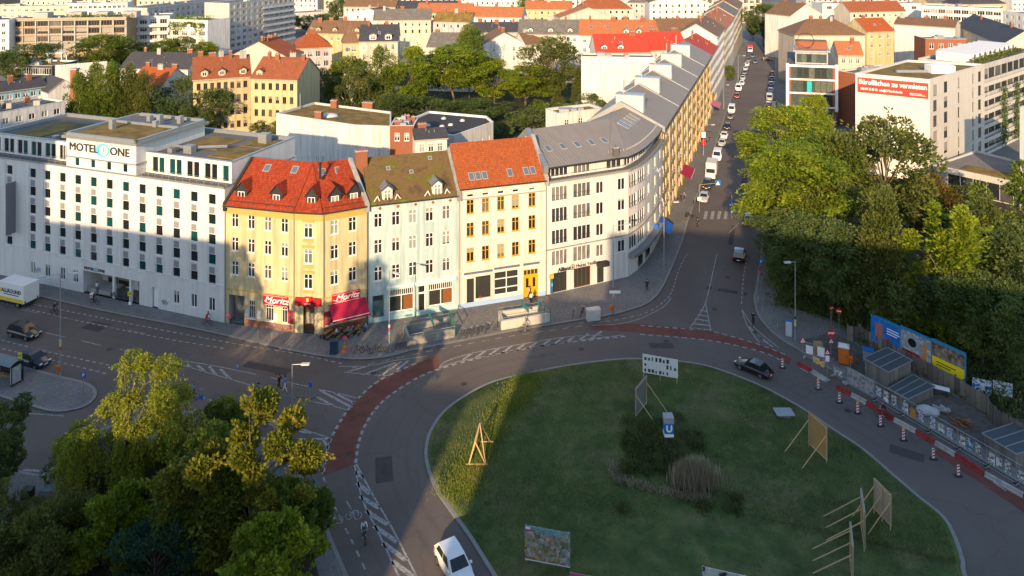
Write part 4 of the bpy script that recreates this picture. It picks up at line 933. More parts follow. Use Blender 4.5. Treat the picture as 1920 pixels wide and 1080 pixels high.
def house(label, x1, y1, x2, y2, ze, depth, roof='gable', rise=4.5, wall='white', rm='orange', rows=2, cols=4, ww=1.0, wh=1.6, side=0, lside=0, pitch=3.3, kind='cross', chim=2, fm=None, name='house', cat='house', pts=None, skew=None, dr=.5, drop=1.0, sky=0, par=.45):
    p, q = (P2(x1, y1, ze), P2(x2, y2, ze)) if pts is None else pts
    e = (q - p).normalized(); n = Vector((-e.y, e.x))
    dv = (skew or n) * depth
    H_ = Bld(name, label, cat, [p, q, q + dv, p + dv]); FOOT.append(((p + q) / 2 + dv / 2, max((q - p).length, depth) / 2))
    far = p.y > 290; kind = 'plain' if far and kind == 'cross' else kind
    for i, c in ((0, cols), (1, side), (3, lside)):
        if c:
            for r in range(rows): H_.row(i, c, ze - drop - wh - r * pitch, ww, wh, kind, m0=.5, fm=fm or WHITE, sill=not far)
    wm = wallm(wall)
    if rm == 'orange': rm = ('orange', 'rust', 'clay')[sum(map(ord, label)) % 3]
    h = ze + (par if roof == 'flat' else 0)
    H_.walls(h, wm)
    a, b, c, d = [v3(x, ze) for x in H_.poly]; up = Vector((0, 0, rise))
    if roof == 'flat': ro = flat_roof(H_, ze, ROOFC[rm], par, mat('coping_pale', (.5, .49, .47), .7, .1)); r1_, r2_ = a.lerp(d, .5), b.lerp(c, .5)
    elif roof == 'gable':
        o_ = n.to_3d() * .4; sx_ = e.to_3d() * .25
        r1_ = a.lerp(d, dr) + up; r2_ = b.lerp(c, dr) + up
        mb = MB().slab([a - o_ - sx_, b - o_ + sx_, r2_ + sx_, r1_ - sx_], .25, 0, 1).slab([r1_ - sx_, r2_ + sx_, c + o_ + sx_, d + o_ - sx_], .25, 0, 1); ro = mb.build('roof', [ROOFC[rm], mat('fascia', (.35, .3, .24), .8, .1)], H_.root)
        MB().poly([a, tuple(r1_ - Vector((0, 0, .25))), d][::-1]).poly([b, c, tuple(r2_ - Vector((0, 0, .25)))]).build('gable', wm, H_.root)
        for k in range(sky): skylight(H_.root, ro, a - o_, b - o_, r2_, r1_, (k + .7) / (sky + .4), .5, .9, 1.3)
    elif roof == 'gend':
        sx_ = e.to_3d() * .3; r1_ = a.lerp(b, dr) + up; r2_ = d.lerp(c, dr) + up; o_ = n.to_3d() * .15
        mb = MB().slab([r1_ - o_, r2_, d - sx_, a - sx_ - o_], .25, 0, 1).slab([r2_, r1_ - o_, b + sx_ - o_, c + sx_], .25, 0, 1); ro = mb.build('roof', [ROOFC[rm], mat('fascia', (.35, .3, .24), .8, .1)], H_.root)
        MB().poly([a, b, tuple(r1_ - Vector((0, 0, .25)))]).poly([c, d, tuple(r2_ - Vector((0, 0, .25)))]).build('gable', wm, H_.root)
    else:                                           # hip
        o_ = .4; ov_ = [v3(x, ze) for x in inset(H_.poly, -o_)]; hl = min(depth * .5, (q - p).length * .48)
        m1, m2 = ov_[0].lerp(ov_[3], .5), ov_[1].lerp(ov_[2], .5); L_ = (m2 - m1).length; r1_ = m1.lerp(m2, hl / L_) + up; r2_ = m1.lerp(m2, 1 - hl / L_) + up
        mb = MB().slab([ov_[0], ov_[1], r2_, r1_], .2, 0, 1).slab([ov_[1], ov_[2], r2_], .2, 0, 1).slab([ov_[2], ov_[3], r1_, r2_], .2, 0, 1).slab([ov_[3], ov_[0], r1_], .2, 0, 1); ro = mb.build('roof', [ROOFC[rm], mat('fascia', (.35, .3, .24), .8, .1)], H_.root)
    rng = random.Random(label)
    for k in range(chim):
        t = (k + .5 + rng.uniform(-.25, .25)) / chim; c_ = r1_.lerp(r2_, t) + (n * rng.uniform(-1.2, .8)).to_3d() if roof != 'flat' else a.lerp(b, t).lerp(d.lerp(c, t), rng.uniform(.3, .8))
        chimney(ro, c_.x, c_.y, c_.z - 1.5, c_.z + rng.uniform(.7, 1.3), rng.choice((.8, 1.2, 1.7)), .6, math.atan2(e.y, e.x), BRICK if rng.random() < .8 else CONC)
    if roof != 'flat' and p.y < 300 and cols:
        for k in range(3): c_ = a.lerp(b, rng.uniform(.1, .9)).lerp(r1_.lerp(r2_, .5), rng.uniform(.3, .75)); MB().tube(c_ - Vector((0, 0, .3)), c_ + Vector((0, 0, .55)), .09, .09, 6).build('vent_pipe', ZINC, ro)
    if roof == 'gable' and rise > 4.2 and cols > 3 and rng.random() < .55 and p.y < 330:
        global roof_cur
        roof_cur = ro
        for k in range(rng.randint(1, 3)): dormer(H_, 0, H_.L(0) * (k + rng.uniform(.4, .6)) / 3, ROOFC[rm], sb=.9, w=1.7, h=1.2, zb=ze + .55, gab=.5, wm=wm, ww=1.0, wh=1.0, pitch_len=2.6)
    if roof == 'flat' and p.y < 420:
        for k in range(4): c_ = a.lerp(b, rng.uniform(.1, .9)).lerp(d.lerp(c, .5), rng.uniform(.2, .7)); w_ = rng.uniform(.4, 1.2); MB().box((c_.x - w_, c_.y - w_, ze), (c_.x + w_, c_.y + w_, ze + rng.uniform(.5, 1.6))).build('roof_unit', rng.choice((ZINC, CONC, GREY)), ro)
    if rng.random() < .6: antenna(ro, r1_.lerp(r2_, rng.uniform(.2, .8)) - Vector((0, 0, .3)), rng.uniform(1.5, 2.6))
    H_.ro = ro; H_.r = (a, b, r2_, r1_); return H_
# --- long tan apartment terrace along the street
S0 = end + U * .05; SLn = 90.0
ST = Bld('apartment_block', 'long tan apartment terrace with stepped grey roof along the street', 'apartment block', [S0, S0 + U * SLn, S0 + U * SLn - V * 13.3, S0 - V * 13.3])
TAN = mat('tan_render', (.50, .34, .14), .88, .08, .3, stain=.12); TANP = mat('tan_pale', (.50, .365, .17), .88, .06, .3)
for k in range(30):
    d = 1.6 + k * 2.98
    for r in range(5): ST.win(0, d, 15.2 - r * 2.85, 1.25, 1.5, 'double', sill=k < 12)
    if k % 3 == 2:
        ST.mkbox('pier', 0, d + 1.0, d + 1.95, .2, 17.6, -.05, .16, TANP)
    ST.win(0, d, .9, 1.7, 2.0, 'plain', gm=SHOPG, sill=False)
ST.walls(18.2, TAN)
for k in range(9): dish(ST.root, ST.at(0, 3.5 + k * 8.3 + (k % 3), 6 + (k * 37 % 9), .6), .45, R(70))
sa, sb_, sc_, sd_ = [v3(p, 18.2) for p in ST.poly]; so_ = (V * .7).to_3d()
SROOF = seams('street_zinc', (.24, .205, .175), .6, .7, 0)
sr1 = sa.lerp(sd_, .55) + Vector((0, 0, 3.9)); sr2 = sb_.lerp(sc_, .55) + Vector((0, 0, 3.9))
roS = MB().slab([sa + so_, sb_ + so_, sr2, sr1], .3, 0, 1).slab([sr1, sr2, sc_, sd_], .3, 0, 1).build('roof', [SROOF, DARK], ST.root)
MB().poly([sa, tuple(sr1), sd_]).poly([sb_, sc_, tuple(sr2)]).build('gable', TANP, ST.root)
WBX = mat('stair_head_white', (.52, .50, .46), .8, .08, .5, stain=.15)
def sp(u, v, z): return Vector((*(S0 + U * u - V * v), z))
def rz_(v): return 18.2 + 3.9 * v / 7.3 if v < 7.3 else 22.1 - 3.9 * (v - 7.3) / 6
for j, u0 in enumerate((1.0, 19, 36, 53, 70)):
    mb = MB()                                   # stair head: white end walls, sloping glass behind
    L_, v0, v1, zt = 2.0, 3.4, 8.3, 23.2
    lo = [(u0, v0), (u0 + L_, v0), (u0 + L_, v1), (u0, v1)]
    mb.slab([sp(*p, zt) for p in lo], zt - 18.6)
    o = mb.build('stair_head', WBX, roS)
    MB().slab([sp(u0 - .15, v0 - .15, zt + .12), sp(u0 + L_ + .15, v0 - .15, zt + .12), sp(u0 + L_ + .15, v1 + .15, zt + .12), sp(u0 - .15, v1 + .15, zt + .12)], .12).build('coping', ZINC, o)
    MB().slab([sp(u0 + L_, 4.4, zt - .2), sp(u0 + L_ + 4.5, 5.4, 21.5), sp(u0 + L_ + 4.5, 8.2, 22.0), sp(u0 + L_, 8.2, zt - .2)], .1).build('glazing', SKYG, o)
    p = sp(u0 + .6, 7.0, zt); MB().tube(p, p + Vector((0, 0, 2.6)), .11, .11, 6).build('flue', ZINC, o)
    firewall(roS, sp(u0 - 1.2, -.6, 18.2), sp(u0 - 1.2, 7.3, 22.1), sp(u0 - 1.2, 13.3, 18.2), .3, .18, ZINC)
    dish(roS, sp(u0 + 5, 8, 22.6), .5, R(20))
for k in range(66):
    u = 4 + k * 1.28
    mb = MB(); a_, b_ = sp(u, .4, rz_(.4) + .12), sp(u, 3.4, rz_(3.4) + .12); w_ = (U * .09).to_3d()
    mb.slab([a_ - w_, a_ + w_, b_ + w_, b_ - w_], .2); mb.build('roof_rib', WBX if k % 3 else ZINC, roS)
# --- street fronts further on
names = [('white', 'red', 'white street house with red roof next to the tan terrace'), ('white', 'brown', 'tall white street house with brown hipped roof beyond the tan terrace'), ('cream', 'orange', 'cream street house with orange roof, third beyond the tan terrace'), ('white', 'orange', 'white street house with orange roof, fourth beyond the tan terrace'), ('beige', 'grey', 'beige street house with grey roof, fifth beyond the tan terrace'), ('cream', 'brown', 'cream street house with brown roof at the far junction')]
u = SLn + .05
for i, (wc, rc, lb) in enumerate(names):
    ln = (24, 30, 26, 28, 30, 40)[i]; ze = (17.6, 20.5, 19.5, 19, 19.5, 20)[i]
    house(lb, 0, 0, 0, 0, ze, 13, 'gable', 4, wc, rc, 5 if i < 2 else 4, ln // 3, 1.15, 1.6, pts=(S0 + U * u, S0 + U * (u + ln - .1)), chim=2, lside=3 if i == 1 else 0)
    u += ln
# --- courtyard and background houses
def poly_block(label, pix, ze, wall, rm, wins=(), chim=0, par=.4, cat='house', name='house', coping=None):
    B_ = Bld(name, label, cat, [P2(a, b, ze) for a, b in pix])
    for (i, n_, z, ww, wh) in wins: B_.row(i, n_, z, ww, wh, 'double', m0=.6)
    B_.walls(ze + par, wallm(wall)); B_.ro = flat_roof(B_, ze, ROOFC[rm], par, coping or mat('coping_pale', (.5, .49, .47), .7, .1)); FOOT.append((sum(B_.poly, Vector((0, 0))) / len(B_.poly), 12)); return B_
g1 = poly_block('low white-walled house with sedum roof and skylight domes behind the hotel', [(518, 216), (664, 238), (733, 240.5), (733, 213), (590, 195)], 11.5, 'white', 'green')
for x, y, w_ in ((627, 198, 1.6), (690, 202, 2.6), (598, 220, 1.6)): q = P(x, y, 12); chimney(g1.ro, q.x, q.y, 11.4, 13.2, w_, 1, R(-15))
q = P(617, 217, 11.6); MB().ball((q.x, q.y, 11.5), 2.2, 1.4, .7, 12).build('skylight_dome', mat('dome_acrylic', (.45, .48, .5), .25, .05, spec=.6), g1.ro, smooth=True)
q = P(563, 203, 11.6); MB().tube((q.x, q.y, 11), (q.x, q.y, 15), .14, .14, 8).build('flue', ZINC, g1.ro)
g2 = poly_block('low flat house with black roof and white parapet in the courtyard', [(747, 236), (850, 258), (925, 232), (912, 221), (805, 211.5)], 8.5, 'white', 'black', [(1, 5, 4.5, 1.0, 1.6), (0, 5, 4.5, 1.2, 1.6)], coping=mat('coping_white', (.68, .68, .68), .6, .05))
for x, y in ((832, 222), (845, 234), (802, 235), (829, 237), (867, 226)): q = P(x, y, 8.6); MB().ball((q.x, q.y, 8.5), .7, .7, .5, 8).build('skylight_dome', MATS['dome_acrylic'], g2.ro, smooth=True)
h_ = house('narrow brick rear wing with chimneys behind the cream house', 731, 240, 776, 240, 12.5, 7, 'flat', 0, 'brick', 'gravel', 1, 2, chim=3)
house('small white rear annex with brick chimney behind the mossy roof', 778, 262, 838, 258, 11, 6, 'gable', 1.5, 'white', 'slate', 1, 3, chim=1)
house('white rear wing with pale flat roof behind the zinc roof', 1046, 217, 1130, 207, 15.5, 5, 'flat', 0, 'white', 'green', 1, 3, chim=0, pitch=3)
house('low white apartment wing with grey flat roof at the left edge', -60, 226, 122, 193, 13, 11, 'flat', 0, 'white', 'gravel', 3, 7, 1.3, 1.3, kind='double', chim=3)
house('blue-painted row house with dark roof at the left edge', -40, 178, 88, 161, 10, 10, 'gable', 2.2, 'blue', 'slate', 2, 8, 1.2, 1.3, kind='double', chim=3)
house('small white gabled house beside the tall brick stack', 90, 174, 150, 166, 9, 12, 'gend', 3.2, 'white', 'slate', 0, 0, chim=0)
q = P(140, 168, 10); qq = thing('brick_stack', 'tall free-standing brick chimney stack with a plant on top', 'chimney', (q.x, q.y, 0)); MB().box((q.x - .8, q.y - .8, 0), (q.x + .8, q.y + .8, 15.5)).build('shaft', BRICK, qq); MB().box((q.x - .95, q.y - .95, 15.5), (q.x + .95, q.y + .95, 15.9)).build('cap', CONC, qq)
house('white house with orange roof and tall chimneys behind poplars', 236, 164, 297, 168, 12, 13, 'gable', 4.6, 'white', 'orange', 2, 3, chim=3, side=3)
house('dark slate-roofed house behind the poplar row', 225, 128, 352, 130, 12, 13, 'gable', 4.2, 'white', 'slate', 2, 4, side=3, chim=3)
house('ochre apartment wing with orange roof and tree shadows', 362, 150, 470, 143, 16.5, 15, 'gable', 4.6, 'yellow', 'orange', 4, 8, .9, 1.6, chim=5, kind='double', fm=WOODD)
house('ochre end house with orange roof and blank gable wall', 470.5, 147, 557, 150, 16.5, 13, 'gable', 4.6, 'yellow', 'orange', 4, 6, .95, 1.6, chim=4, kind='double', fm=WOODD)
house('cream blank-walled house with rust roof left of the hipped corner', 437, 103, 535, 106, 14.5, 12, 'gend', 4.5, 'cream', 'orange', 0, 0, chim=4)
hh = house('hipped corner house with orange roof and pink bay', 556, 91, 622, 88, 15.5, 16, 'hip', 4.5, 'pink', 'orange', 3, 4, 1.6, 2.0, side=2, lside=3, chim=4, kind='n3')
house('narrow yellow house with brown pointed tower roof', 643, 81, 673, 80, 16.5, 8, 'hip', 6, 'yellow', 'brown', 3, 2, 1.5, 2.0, kind='n3', chim=0)
house('brown-roofed long house behind the yellow tower house', 575, 62, 682, 64, 15.5, 13, 'gable', 4.5, 'ochre', 'brown', 2, 8, chim=4)
hq_ = house('beige balcony house with dark dormered roof and bare gable', 673.5, 78, 746, 77, 17, 15, 'gable', 5.0, 'beige', 'slate', 3, 5, 1.0, 1.9, chim=2, sky=1)
roof_cur = hq_.ro
for d_ in (hq_.L(0) * .35, hq_.L(0) * .75): dormer(hq_, 0, d_, ZINC, sb=.6, w=2.2, h=1.6, zb=17.5, gab=.3, wm=WHITE, ww=1.6, wh=1.4)
house('cream five-window house with two-part grey roof', 700, 38, 808, 37, 16, 13, 'gable', 4.5, 'cream', 'grey', 2, 8, 1.0, 1.7, chim=3, side=0)
house('white narrow house with painted mural gable', 649, 24, 735, 28, 17, 12, 'gend', 2.5, 'white', 'slate', 1, 2, chim=2)
house('small white two-storey house beyond the hipped corner', 531, 27, 618, 22, 9, 12, 'flat', 0, 'white', 'slate', 2, 8, 1.0, 1.5, chim=2)
house('grey-roofed white house with blank left gable in the courtyard', 800, 88, 885, 90, 15, 14, 'gable', 4.3, 'white', 'grey', 2, 6, 1.0, 1.6, chim=3)
house('white gable-ended house above the courtyard trees', 905, 84, 985, 82, 14.5, 15, 'gend', 4.2, 'white', 'brown', 2, 2, .9, 1.5, chim=2, side=4)
house('low white house with long brown ridge beside the gabled house', 986, 84, 1060, 80, 14.5, 12, 'gable', 3.5, 'white', 'brown', 2, 5, chim=3)
house('tall brick chimneyed grey house behind the cream five-window house', 812, 40, 880, 42, 15, 12, 'gable', 4, 'grey', 'green', 1, 5, chim=3)
house('white row house with broad rust roof upper middle', 878, 31, 978, 33, 17, 12, 'gable', 4.3, 'white', 'orange', 2, 8, chim=3, sky=2)
house('dark-roofed house between rust roof and courtyard trees', 885, 61, 975, 60, 16, 10, 'gable', 3.5, 'grey', 'slate', 1, 6, chim=3)
house('white house under a long weathered grey roof', 972, 64, 1086, 65, 17.5, 13, 'gable', 4.8, 'white', 'grey', 3, 9, 1.0, 1.6, chim=3)
house('white house with orange dormered roof, left of a pair', 1086.5, 66, 1162, 67, 18, 13, 'gable', 5, 'white', 'orange', 2, 5, chim=2, sky=2)
house('white house with orange roof and roof terrace, right of a pair', 1162.5, 67, 1238, 67, 18, 13, 'gable', 5, 'white', 'orange', 2, 5, chim=2, sky=3)
house('house under a wide plain brown roof near the street', 1239, 65, 1352, 64, 18.5, 14, 'gable', 5, 'white', 'brown', 1, 7, chim=2)
house('big blank white fire wall of a courtyard wing', 1090, 108, 1226, 110, 18.5, 6, 'flat', 0, 'white', 'gravel', 0, 0, chim=1, par=.3)
house('white wing with long bright red roof behind the fire wall', 1118, 99, 1218, 98, 18.6, 11, 'gable', 4.8, 'white', 'red', 1, 6, .9, .8, chim=1, sky=1)
house('white wing with short bright red roof and brick chimney', 1218.5, 95, 1290, 92, 18.6, 11, 'gable', 4.8, 'white', 'red', 1, 4, .9, .9, chim=2)
# modern blocks, upper left
tb = house('long timber and glass terrace block with roof penthouses', 18, 37, 237, 34, 17, 14, 'flat', 0, 'timber', 'gravel', 4, 9, 4.6, 2.4, kind='n4', chim=0, name='apartment_block', cat='apartment block', pitch=3.4, drop=.6, fm=mat('warm_wood', (.30, .17, .08), .6, .15, 2))
for i in range(10): tb.mkbox('pier', 0, tb.L(0) * i / 9 - .25 + (.25 if i == 0 else 0) - (.25 if i == 9 else 0), tb.L(0) * i / 9 + .25, 0, 16.2, -.02, .5, CONC)
for z_ in (3.2, 6.6, 10.0, 13.4, 16.3): tb.mkbox('floor_slab', 0, 0, tb.L(0), z_, z_ + .3, -.02, .75, CONC)
for d_ in (8, 22, 33, 45): tb.mkbox('penthouse', 0, d_, d_ + 6, 17, 19.6, -9, -3, mat('penthouse_grey', (.35, .33, .3), .7, .1))
house('white end house of the timber terrace at the left edge', -70, 40, 17, 39, 17, 14, 'flat', 0, 'white', 'gravel', 4, 5, 1.4, 1.7, chim=1, kind='double')
tw = house('white modern block with stacked balconies and planted terraces', 238, 33, 318, 31, 16, 14, 'flat', 0, 'white', 'gravel', 4, 4, 3.0, 2.2, kind='n3', chim=0, name='apartment_block', cat='apartment block', pitch=3.5)
for z_ in (4.5, 8, 11.5): tw.mkbox('balcony', 0, .5, tw.L(0) - .5, z_, z_ + 1.0, 1.2, 1.35, wallm('white')); tw.mkbox('balcony_floor', 0, .5, tw.L(0) - .5, z_ - .2, z_, .0, 1.35, CONC)
tv = house('white modern block with hanging creepers and blank side wall', 319, 38, 389, 40, 16, 13, 'flat', 0, 'white', 'gravel', 4, 4, 3.0, 2.0, kind='n3', chim=0, skew=Vector((.42, .9)), name='apartment_block', cat='apartment block', pitch=3.5)
sl = house('tall grey slab block with rows of long white balconies', 430, 8, 552, -6, 22, 14, 'flat', 0, 'grey', 'gravel', 7, 12, 2.4, 1.9, kind='n3', chim=0, name='apartment_block', cat='apartment block', pitch=3.0, drop=.5)
for r in range(7):
    for (a_, b_) in ((.45, .98),):
        z_ = 19.2 - r * 3; sl.mkbox('balcony', 0, sl.L(0) * a_, sl.L(0) * b_, z_ - 1.2, z_ - .15, 1.3, 1.45, wallm('white')); sl.mkbox('balcony_floor', 0, sl.L(0) * a_, sl.L(0) * b_, z_ - 1.4, z_ - 1.2, 0, 1.45, CONC)
s2 = house('long stepped grey apartment slab behind the planted block', 276, 17, 429, -1, 19, 13, 'flat', 0, 'grey', 'gravel', 4, 16, 1.8, 1.7, kind='double', chim=0, name='apartment_block', cat='apartment block', pitch=3.0)
house('white block with long ribbon windows at the top left', 126, 8, 239, 6, 19, 13, 'flat', 0, 'white', 'gravel', 3, 12, 1.5, 1.4, kind='double', chim=1)
house('terracotta and white block at the top left corner', -40, 14, 125, 12, 17, 12, 'flat', 0, 'beige', 'gravel', 2, 12, 1.5, 1.4, kind='double', chim=2)
house('dark glazed garden pavilion with planted roof', 17, 124, 98, 126, 7.5, 12, 'flat', 0, 'dark', 'green', 1, 6, 2.6, 2.2, kind='n3', chim=0, drop=.4)
gw = Bld('garden_wall', 'long sloping white garden wall beside the pavilion', 'wall', [P2(99, 128, 7), P2(200, 112, 8.5), P2(200, 112, 8.5) + U * .5, P2(99, 128, 7) + U * .5]); gw.walls(8.0, wallm('white'), top=True)
pg = thing('pergola', 'white pergola among roof garden plants', 'pergola', P(107, 112, 7.5))
q = P(107, 112, 7.5)
for dx in (-2.6, 2.6):
    for dy in (-1.5, 1.5): MB().box((q.x + dx - .12, q.y + dy - .12, 0), (q.x + dx + .12, q.y + dy + .12, 10)).build('post', WHITE, pg)
MB().box((q.x - 3, q.y - 1.9, 10), (q.x + 3, q.y + 1.9, 10.25)).build('canopy', WHITE, pg)
# right-hand side: glazed office, banner block and others
gp = [P2(1477, 121, 16.8), P2(1568, 124, 16.8)]
G = Bld('office_building', 'glazed office with white frame and roof pavilion beside the street', 'office', [gp[0], gp[1], gp[1] + U * 26, gp[0] + U * 26])
L_ = G.L(0); CURT = objvar('curtain_glass', [(.10, .14, .12), (.18, .22, .17), (.05, .07, .06)], .08, .6)
for r in range(4):
    z_ = 13.2 - r * 3.75
    for k in range(7): G.win(0, .9 + (L_ - 1.8) * (k + .5) / 7, z_, (L_ - 1.8) / 7 - .02, 3.0, 'plain', fm=DARK, gm=CURT, sill=False)
    G.mkbox('floor_band', 0, 0, L_, z_ - .5, z_ - .1, -.02, .35, WHITE)
G.mkbox('floor_band', 0, 0, L_, 16.3, 16.9, -.02, .35, WHITE)
G.walls(16.8, BRICK); G.mkbox('frame_post', 0, -.5, .25, 0, 17.2, -.1, .6, WHITE); G.mkbox('frame_post', 0, L_ - .35, L_ + .35, 4.5, 17.2, -.1, .6, WHITE)
MB().poly([v3(p, 16.82) for p in G.poly]).build('roof', GRAVR, G.root)
G.mkbox('teal_screen', 0, 5.0, 6.2, 5.9 + 3.4, 9.0 + 3.4, -.05, .05, mat('teal_screen', (.02, .42, .46), .3, .05))
o = G.mkbox('sign', 0, .4, 2.3, 1.9, 5.0, .1, .3, mat('sign_navy', (.015, .02, .045), .5, .05)); lettering(o, 'B', 2.1, SIGNW, G.at(0, 1.35, 3.45, .32) - G.root.location, G.ang(0), .02, bold=.04)
ph = inset(G.poly, 2.0); S5 = Bld.__new__(Bld); S5.poly = [ph[0], ph[1], ph[1] + U * 12, ph[0] + U * 12]; S5.root = G.root; S5.ops = {}
S5.row(0, 6, 17.2, 1.3, 2.4, 'plain', m0=.3, fm=DARK, sill=False, gm=CURT); S5.walls(20.2, wallm('grey'), z0=16.7, name='penthouse_wall')
MB().slab([v3(p, 20.55) for p in inset(S5.poly, -.6)], .3).build('penthouse_roof', ZINC, G.root)
MB().slab([v3(S5.poly[0] + U * 4, 22.6), v3(S5.poly[1] + U * 4, 22.6), v3(S5.poly[1] + U * 9, 22.6), v3(S5.poly[0] + U * 9, 22.6)], 2.1).build('lift_house', BRICK, G.root)
rg = MB(); q = S5.at(0, 3.0, 22.6, -2); rg.path([q + Vector((2.3 * math.cos(t), .3 * math.sin(t), 2.0 * math.sin(t) + .5)) for t in np.linspace(0, 2 * math.pi, 21)], .09, 5); rg.build('ring_sculpture', DARK, G.root)
house('dark brick side wing between glazed office and banner block', 1571, 136, 1603, 141, 14.5, 20, 'flat', 0, 'brick', 'gravel', 0, 0, chim=0)
K = [P2(1604, 141, 21.3), P2(1743, 153.5, 21.3), P2(1846, 124, 21.3), P2(1700, 116, 21.3)]
KB = Bld('office_building', 'pale office block with blank wall and red letting banner', 'office', K)
KW = mat('banner_block_white', (.60, .57, .52), .85, .05, .3, stain=.08); KS = mat('banner_block_concrete', (.46, .44, .41), .85, .08, .4, stain=.1)
Ls = KB.L(1)
for r in range(6):
    z_ = 18.0 - r * 3.25
    for f_, w_ in ((.09, 1.9), (.27, 1.9), (.50, .9), (.77, .7), (.90, 1.8)): KB.win(1, Ls * f_, z_, w_, 2.4, 'plain', fm=DARK, sill=False)
KB.walls(21.75, KS, rev=.35); MB().poly([KB.at(0, 0, 0, .02), KB.at(0, KB.L(0), 0, .02), KB.at(0, KB.L(0), 21.75, .02), KB.at(0, 0, 21.75, .02)]).build('blank_wall', KW, KB.root)
rk = flat_roof(KB, 21.3, GREENR, .45, MATS['coping_pale'])
for r in range(1, 7): KB.mkbox('panel_joint', 1, 0, Ls, 21 - r * 3.25, 21.03 - r * 3.25, -.02, .012, GREY)
q = P(1762, 130, 22); MB().box((q.x - 2.6, q.y - 1.5, 21.2), (q.x + 2.6, q.y + 1.5, 23)).build('roof_unit', WHITE, rk); q = P(1722, 134, 21.5); MB().box((q.x - 5, q.y - .3, 21.3), (q.x + 6, q.y + .3, 21.8)).build('duct', ZINC, rk)
bo = KB.mkbox('banner', 0, KB.L(0) * .03, KB.L(0) * .985, 17.7, 20.95, .03, .1, mat('banner_red', (.56, .045, .03), .6, .05)); Lk = KB.L(0)
lettering(bo, 'Büroflächen zu vermieten', 1.5, SIGNW, KB.at(0, Lk * .508, 20.0, .12) - KB.root.location, KB.ang(0), .01, sx=.84, bold=.03)
lettering(bo, '030-89 22 83 06  info@CMberlin.berlin', .72, SIGNW, KB.at(0, Lk * .36, 18.55, .12) - KB.root.location, KB.ang(0), .01, sx=.70, bold=.012)
for z_ in (18.2, 18.5): KB.mkbox('small_print', 0, Lk * .74, Lk * (.9 if z_ > 18.3 else .95), z_, z_ + .1, .1, .115, SIGNW, bo)
K2 = [KB.poly[2] - (KB.poly[2] - KB.poly[1]).normalized() * .0, KB.poly[2] + (KB.poly[2] - KB.poly[1]).normalized() * 45]
nk = (K2[1] - K2[0]).normalized(); nn_ = Vector((-nk.y, nk.x))
O2 = house('long office wing with dark window bands and planted roof', 0, 0, 0, 0, 20.9, 14, 'flat', 0, 'grey', 'gravel', 6, 10, 4.0, 2.3, kind='n4', chim=0, pts=(K2[0] + nk * .1 + nn_ * .8, K2[1] + nn_ * .8), name='office_building', cat='office', fm=DARK, drop=.7)
for r in range(6): O2.mkbox('balcony_band', 0, 0, O2.L(0), 16.3 - r * 3.3, 17.2 - r * 3.3, .6, .75, KS)
for k in range(9):
    M_ = O2.at(0, 4 + k * 3.4, 21.4, -4); o = MB().slab([O2.at(0, 3 + k * 3.4, 23.3, -2.5), O2.at(0, 4.2 + k * 3.4, 23.6, -2.5), O2.at(0, 4.2 + k * 3.4, 23.6, -11), O2.at(0, 3 + k * 3.4, 23.3, -11)], 2.2).build('skylight_bar', mat('skylight_white', (.55, .56, .57), .4, .05), O2.ro)
    MB().poly([O2.at(0, 3.05 + k * 3.4, 21.3, -2.48), O2.at(0, 4.15 + k * 3.4, 21.3, -2.48), O2.at(0, 4.15 + k * 3.4, 23.4, -2.48), O2.at(0, 3.05 + k * 3.4, 23.2, -2.48)]).build('pane', SKYG, o)
pod = [P2(1750, 312, 4.3), P2(1905, 345, 4.3), P2(1935, 312, 4.3), P2(1830, 285, 4.3)]
pb_ = Bld('podium', 'low glazed podium with roof garden beside the banner block', 'podium', pod); pb_.row(0, 6, .3, 2.2, 3.2, 'plain', m0=.4, fm=DARK, sill=False); pb_.walls(4.6, KS); rp = flat_roof(pb_, 4.3, PAVE, .3, MATS['coping_pale'])
MB().slab([P(1800, 318, 4.6), P(1895, 336, 4.6), P(1905, 327, 4.6), P(1815, 309, 4.6)], .25).build('planter', GREENR, rp)
house('white block at the right edge', 1912, 205, 2010, 225, 19, 14, 'flat', 0, 'white', 'gravel', 5, 4, 1.4, 1.6, chim=0)
house('large beige fire-walled house behind the glazed office', 1490, 66, 1622, 66, 18, 16, 'hip', 5, 'beige', 'brown', 0, 0, chim=3)
house('small rust-roofed annex with brown windows near the office', 1572, 103, 1618, 104, 14.5, 9, 'gable', 4, 'beige', 'orange', 2, 3, chim=1, sky=1)
house('yellow house with rust roof behind the dark tree', 1625, 60, 1676, 58, 17, 12, 'gable', 4.6, 'yellow', 'orange', 3, 3, chim=1, sky=1)
house('white stained fire wall house with low brown roof', 1677, 45, 1790, 52, 18, 13, 'gable', 2.6, 'white', 'brown', 0, 0, chim=3)
house('cream house with dark solar roof at upper right', 1792, 48, 1880, 84, 16.5, 13, 'gable', 5, 'cream', 'slate', 2, 5, chim=2)
house('low roof pavilion with brick wall behind the skylight bars', 1735, 75, 1812, 76, 17, 9, 'flat', 0, 'brick', 'gravel', 1, 4, 1.5, 2.0, chim=0)
house('white office front with large windows at the upper right', 1728, 12, 1880, 18, 19, 14, 'flat', 0, 'white', 'gravel', 4, 10, 3.0, 2.0, kind='n3', chim=1, name='office_building', cat='office')
house('tall white corner block at the top right', 1881, 22, 1990, 36, 20.5, 14, 'flat', 0, 'white', 'gravel', 5, 9, 1.5, 1.8, kind='double', chim=0, name='office_building', cat='office')
house('white rendered block with brick terrace at the top right', 1542, 8, 1727, 8, 18, 14, 'flat', 0, 'white', 'gravel', 1, 8, 2.6, 1.6, kind='n3', chim=2)
house('white gabled house at the top beside the street', 1482, 30, 1541, 26, 19, 14, 'gend', 5, 'white', 'brown', 0, 0, chim=2)
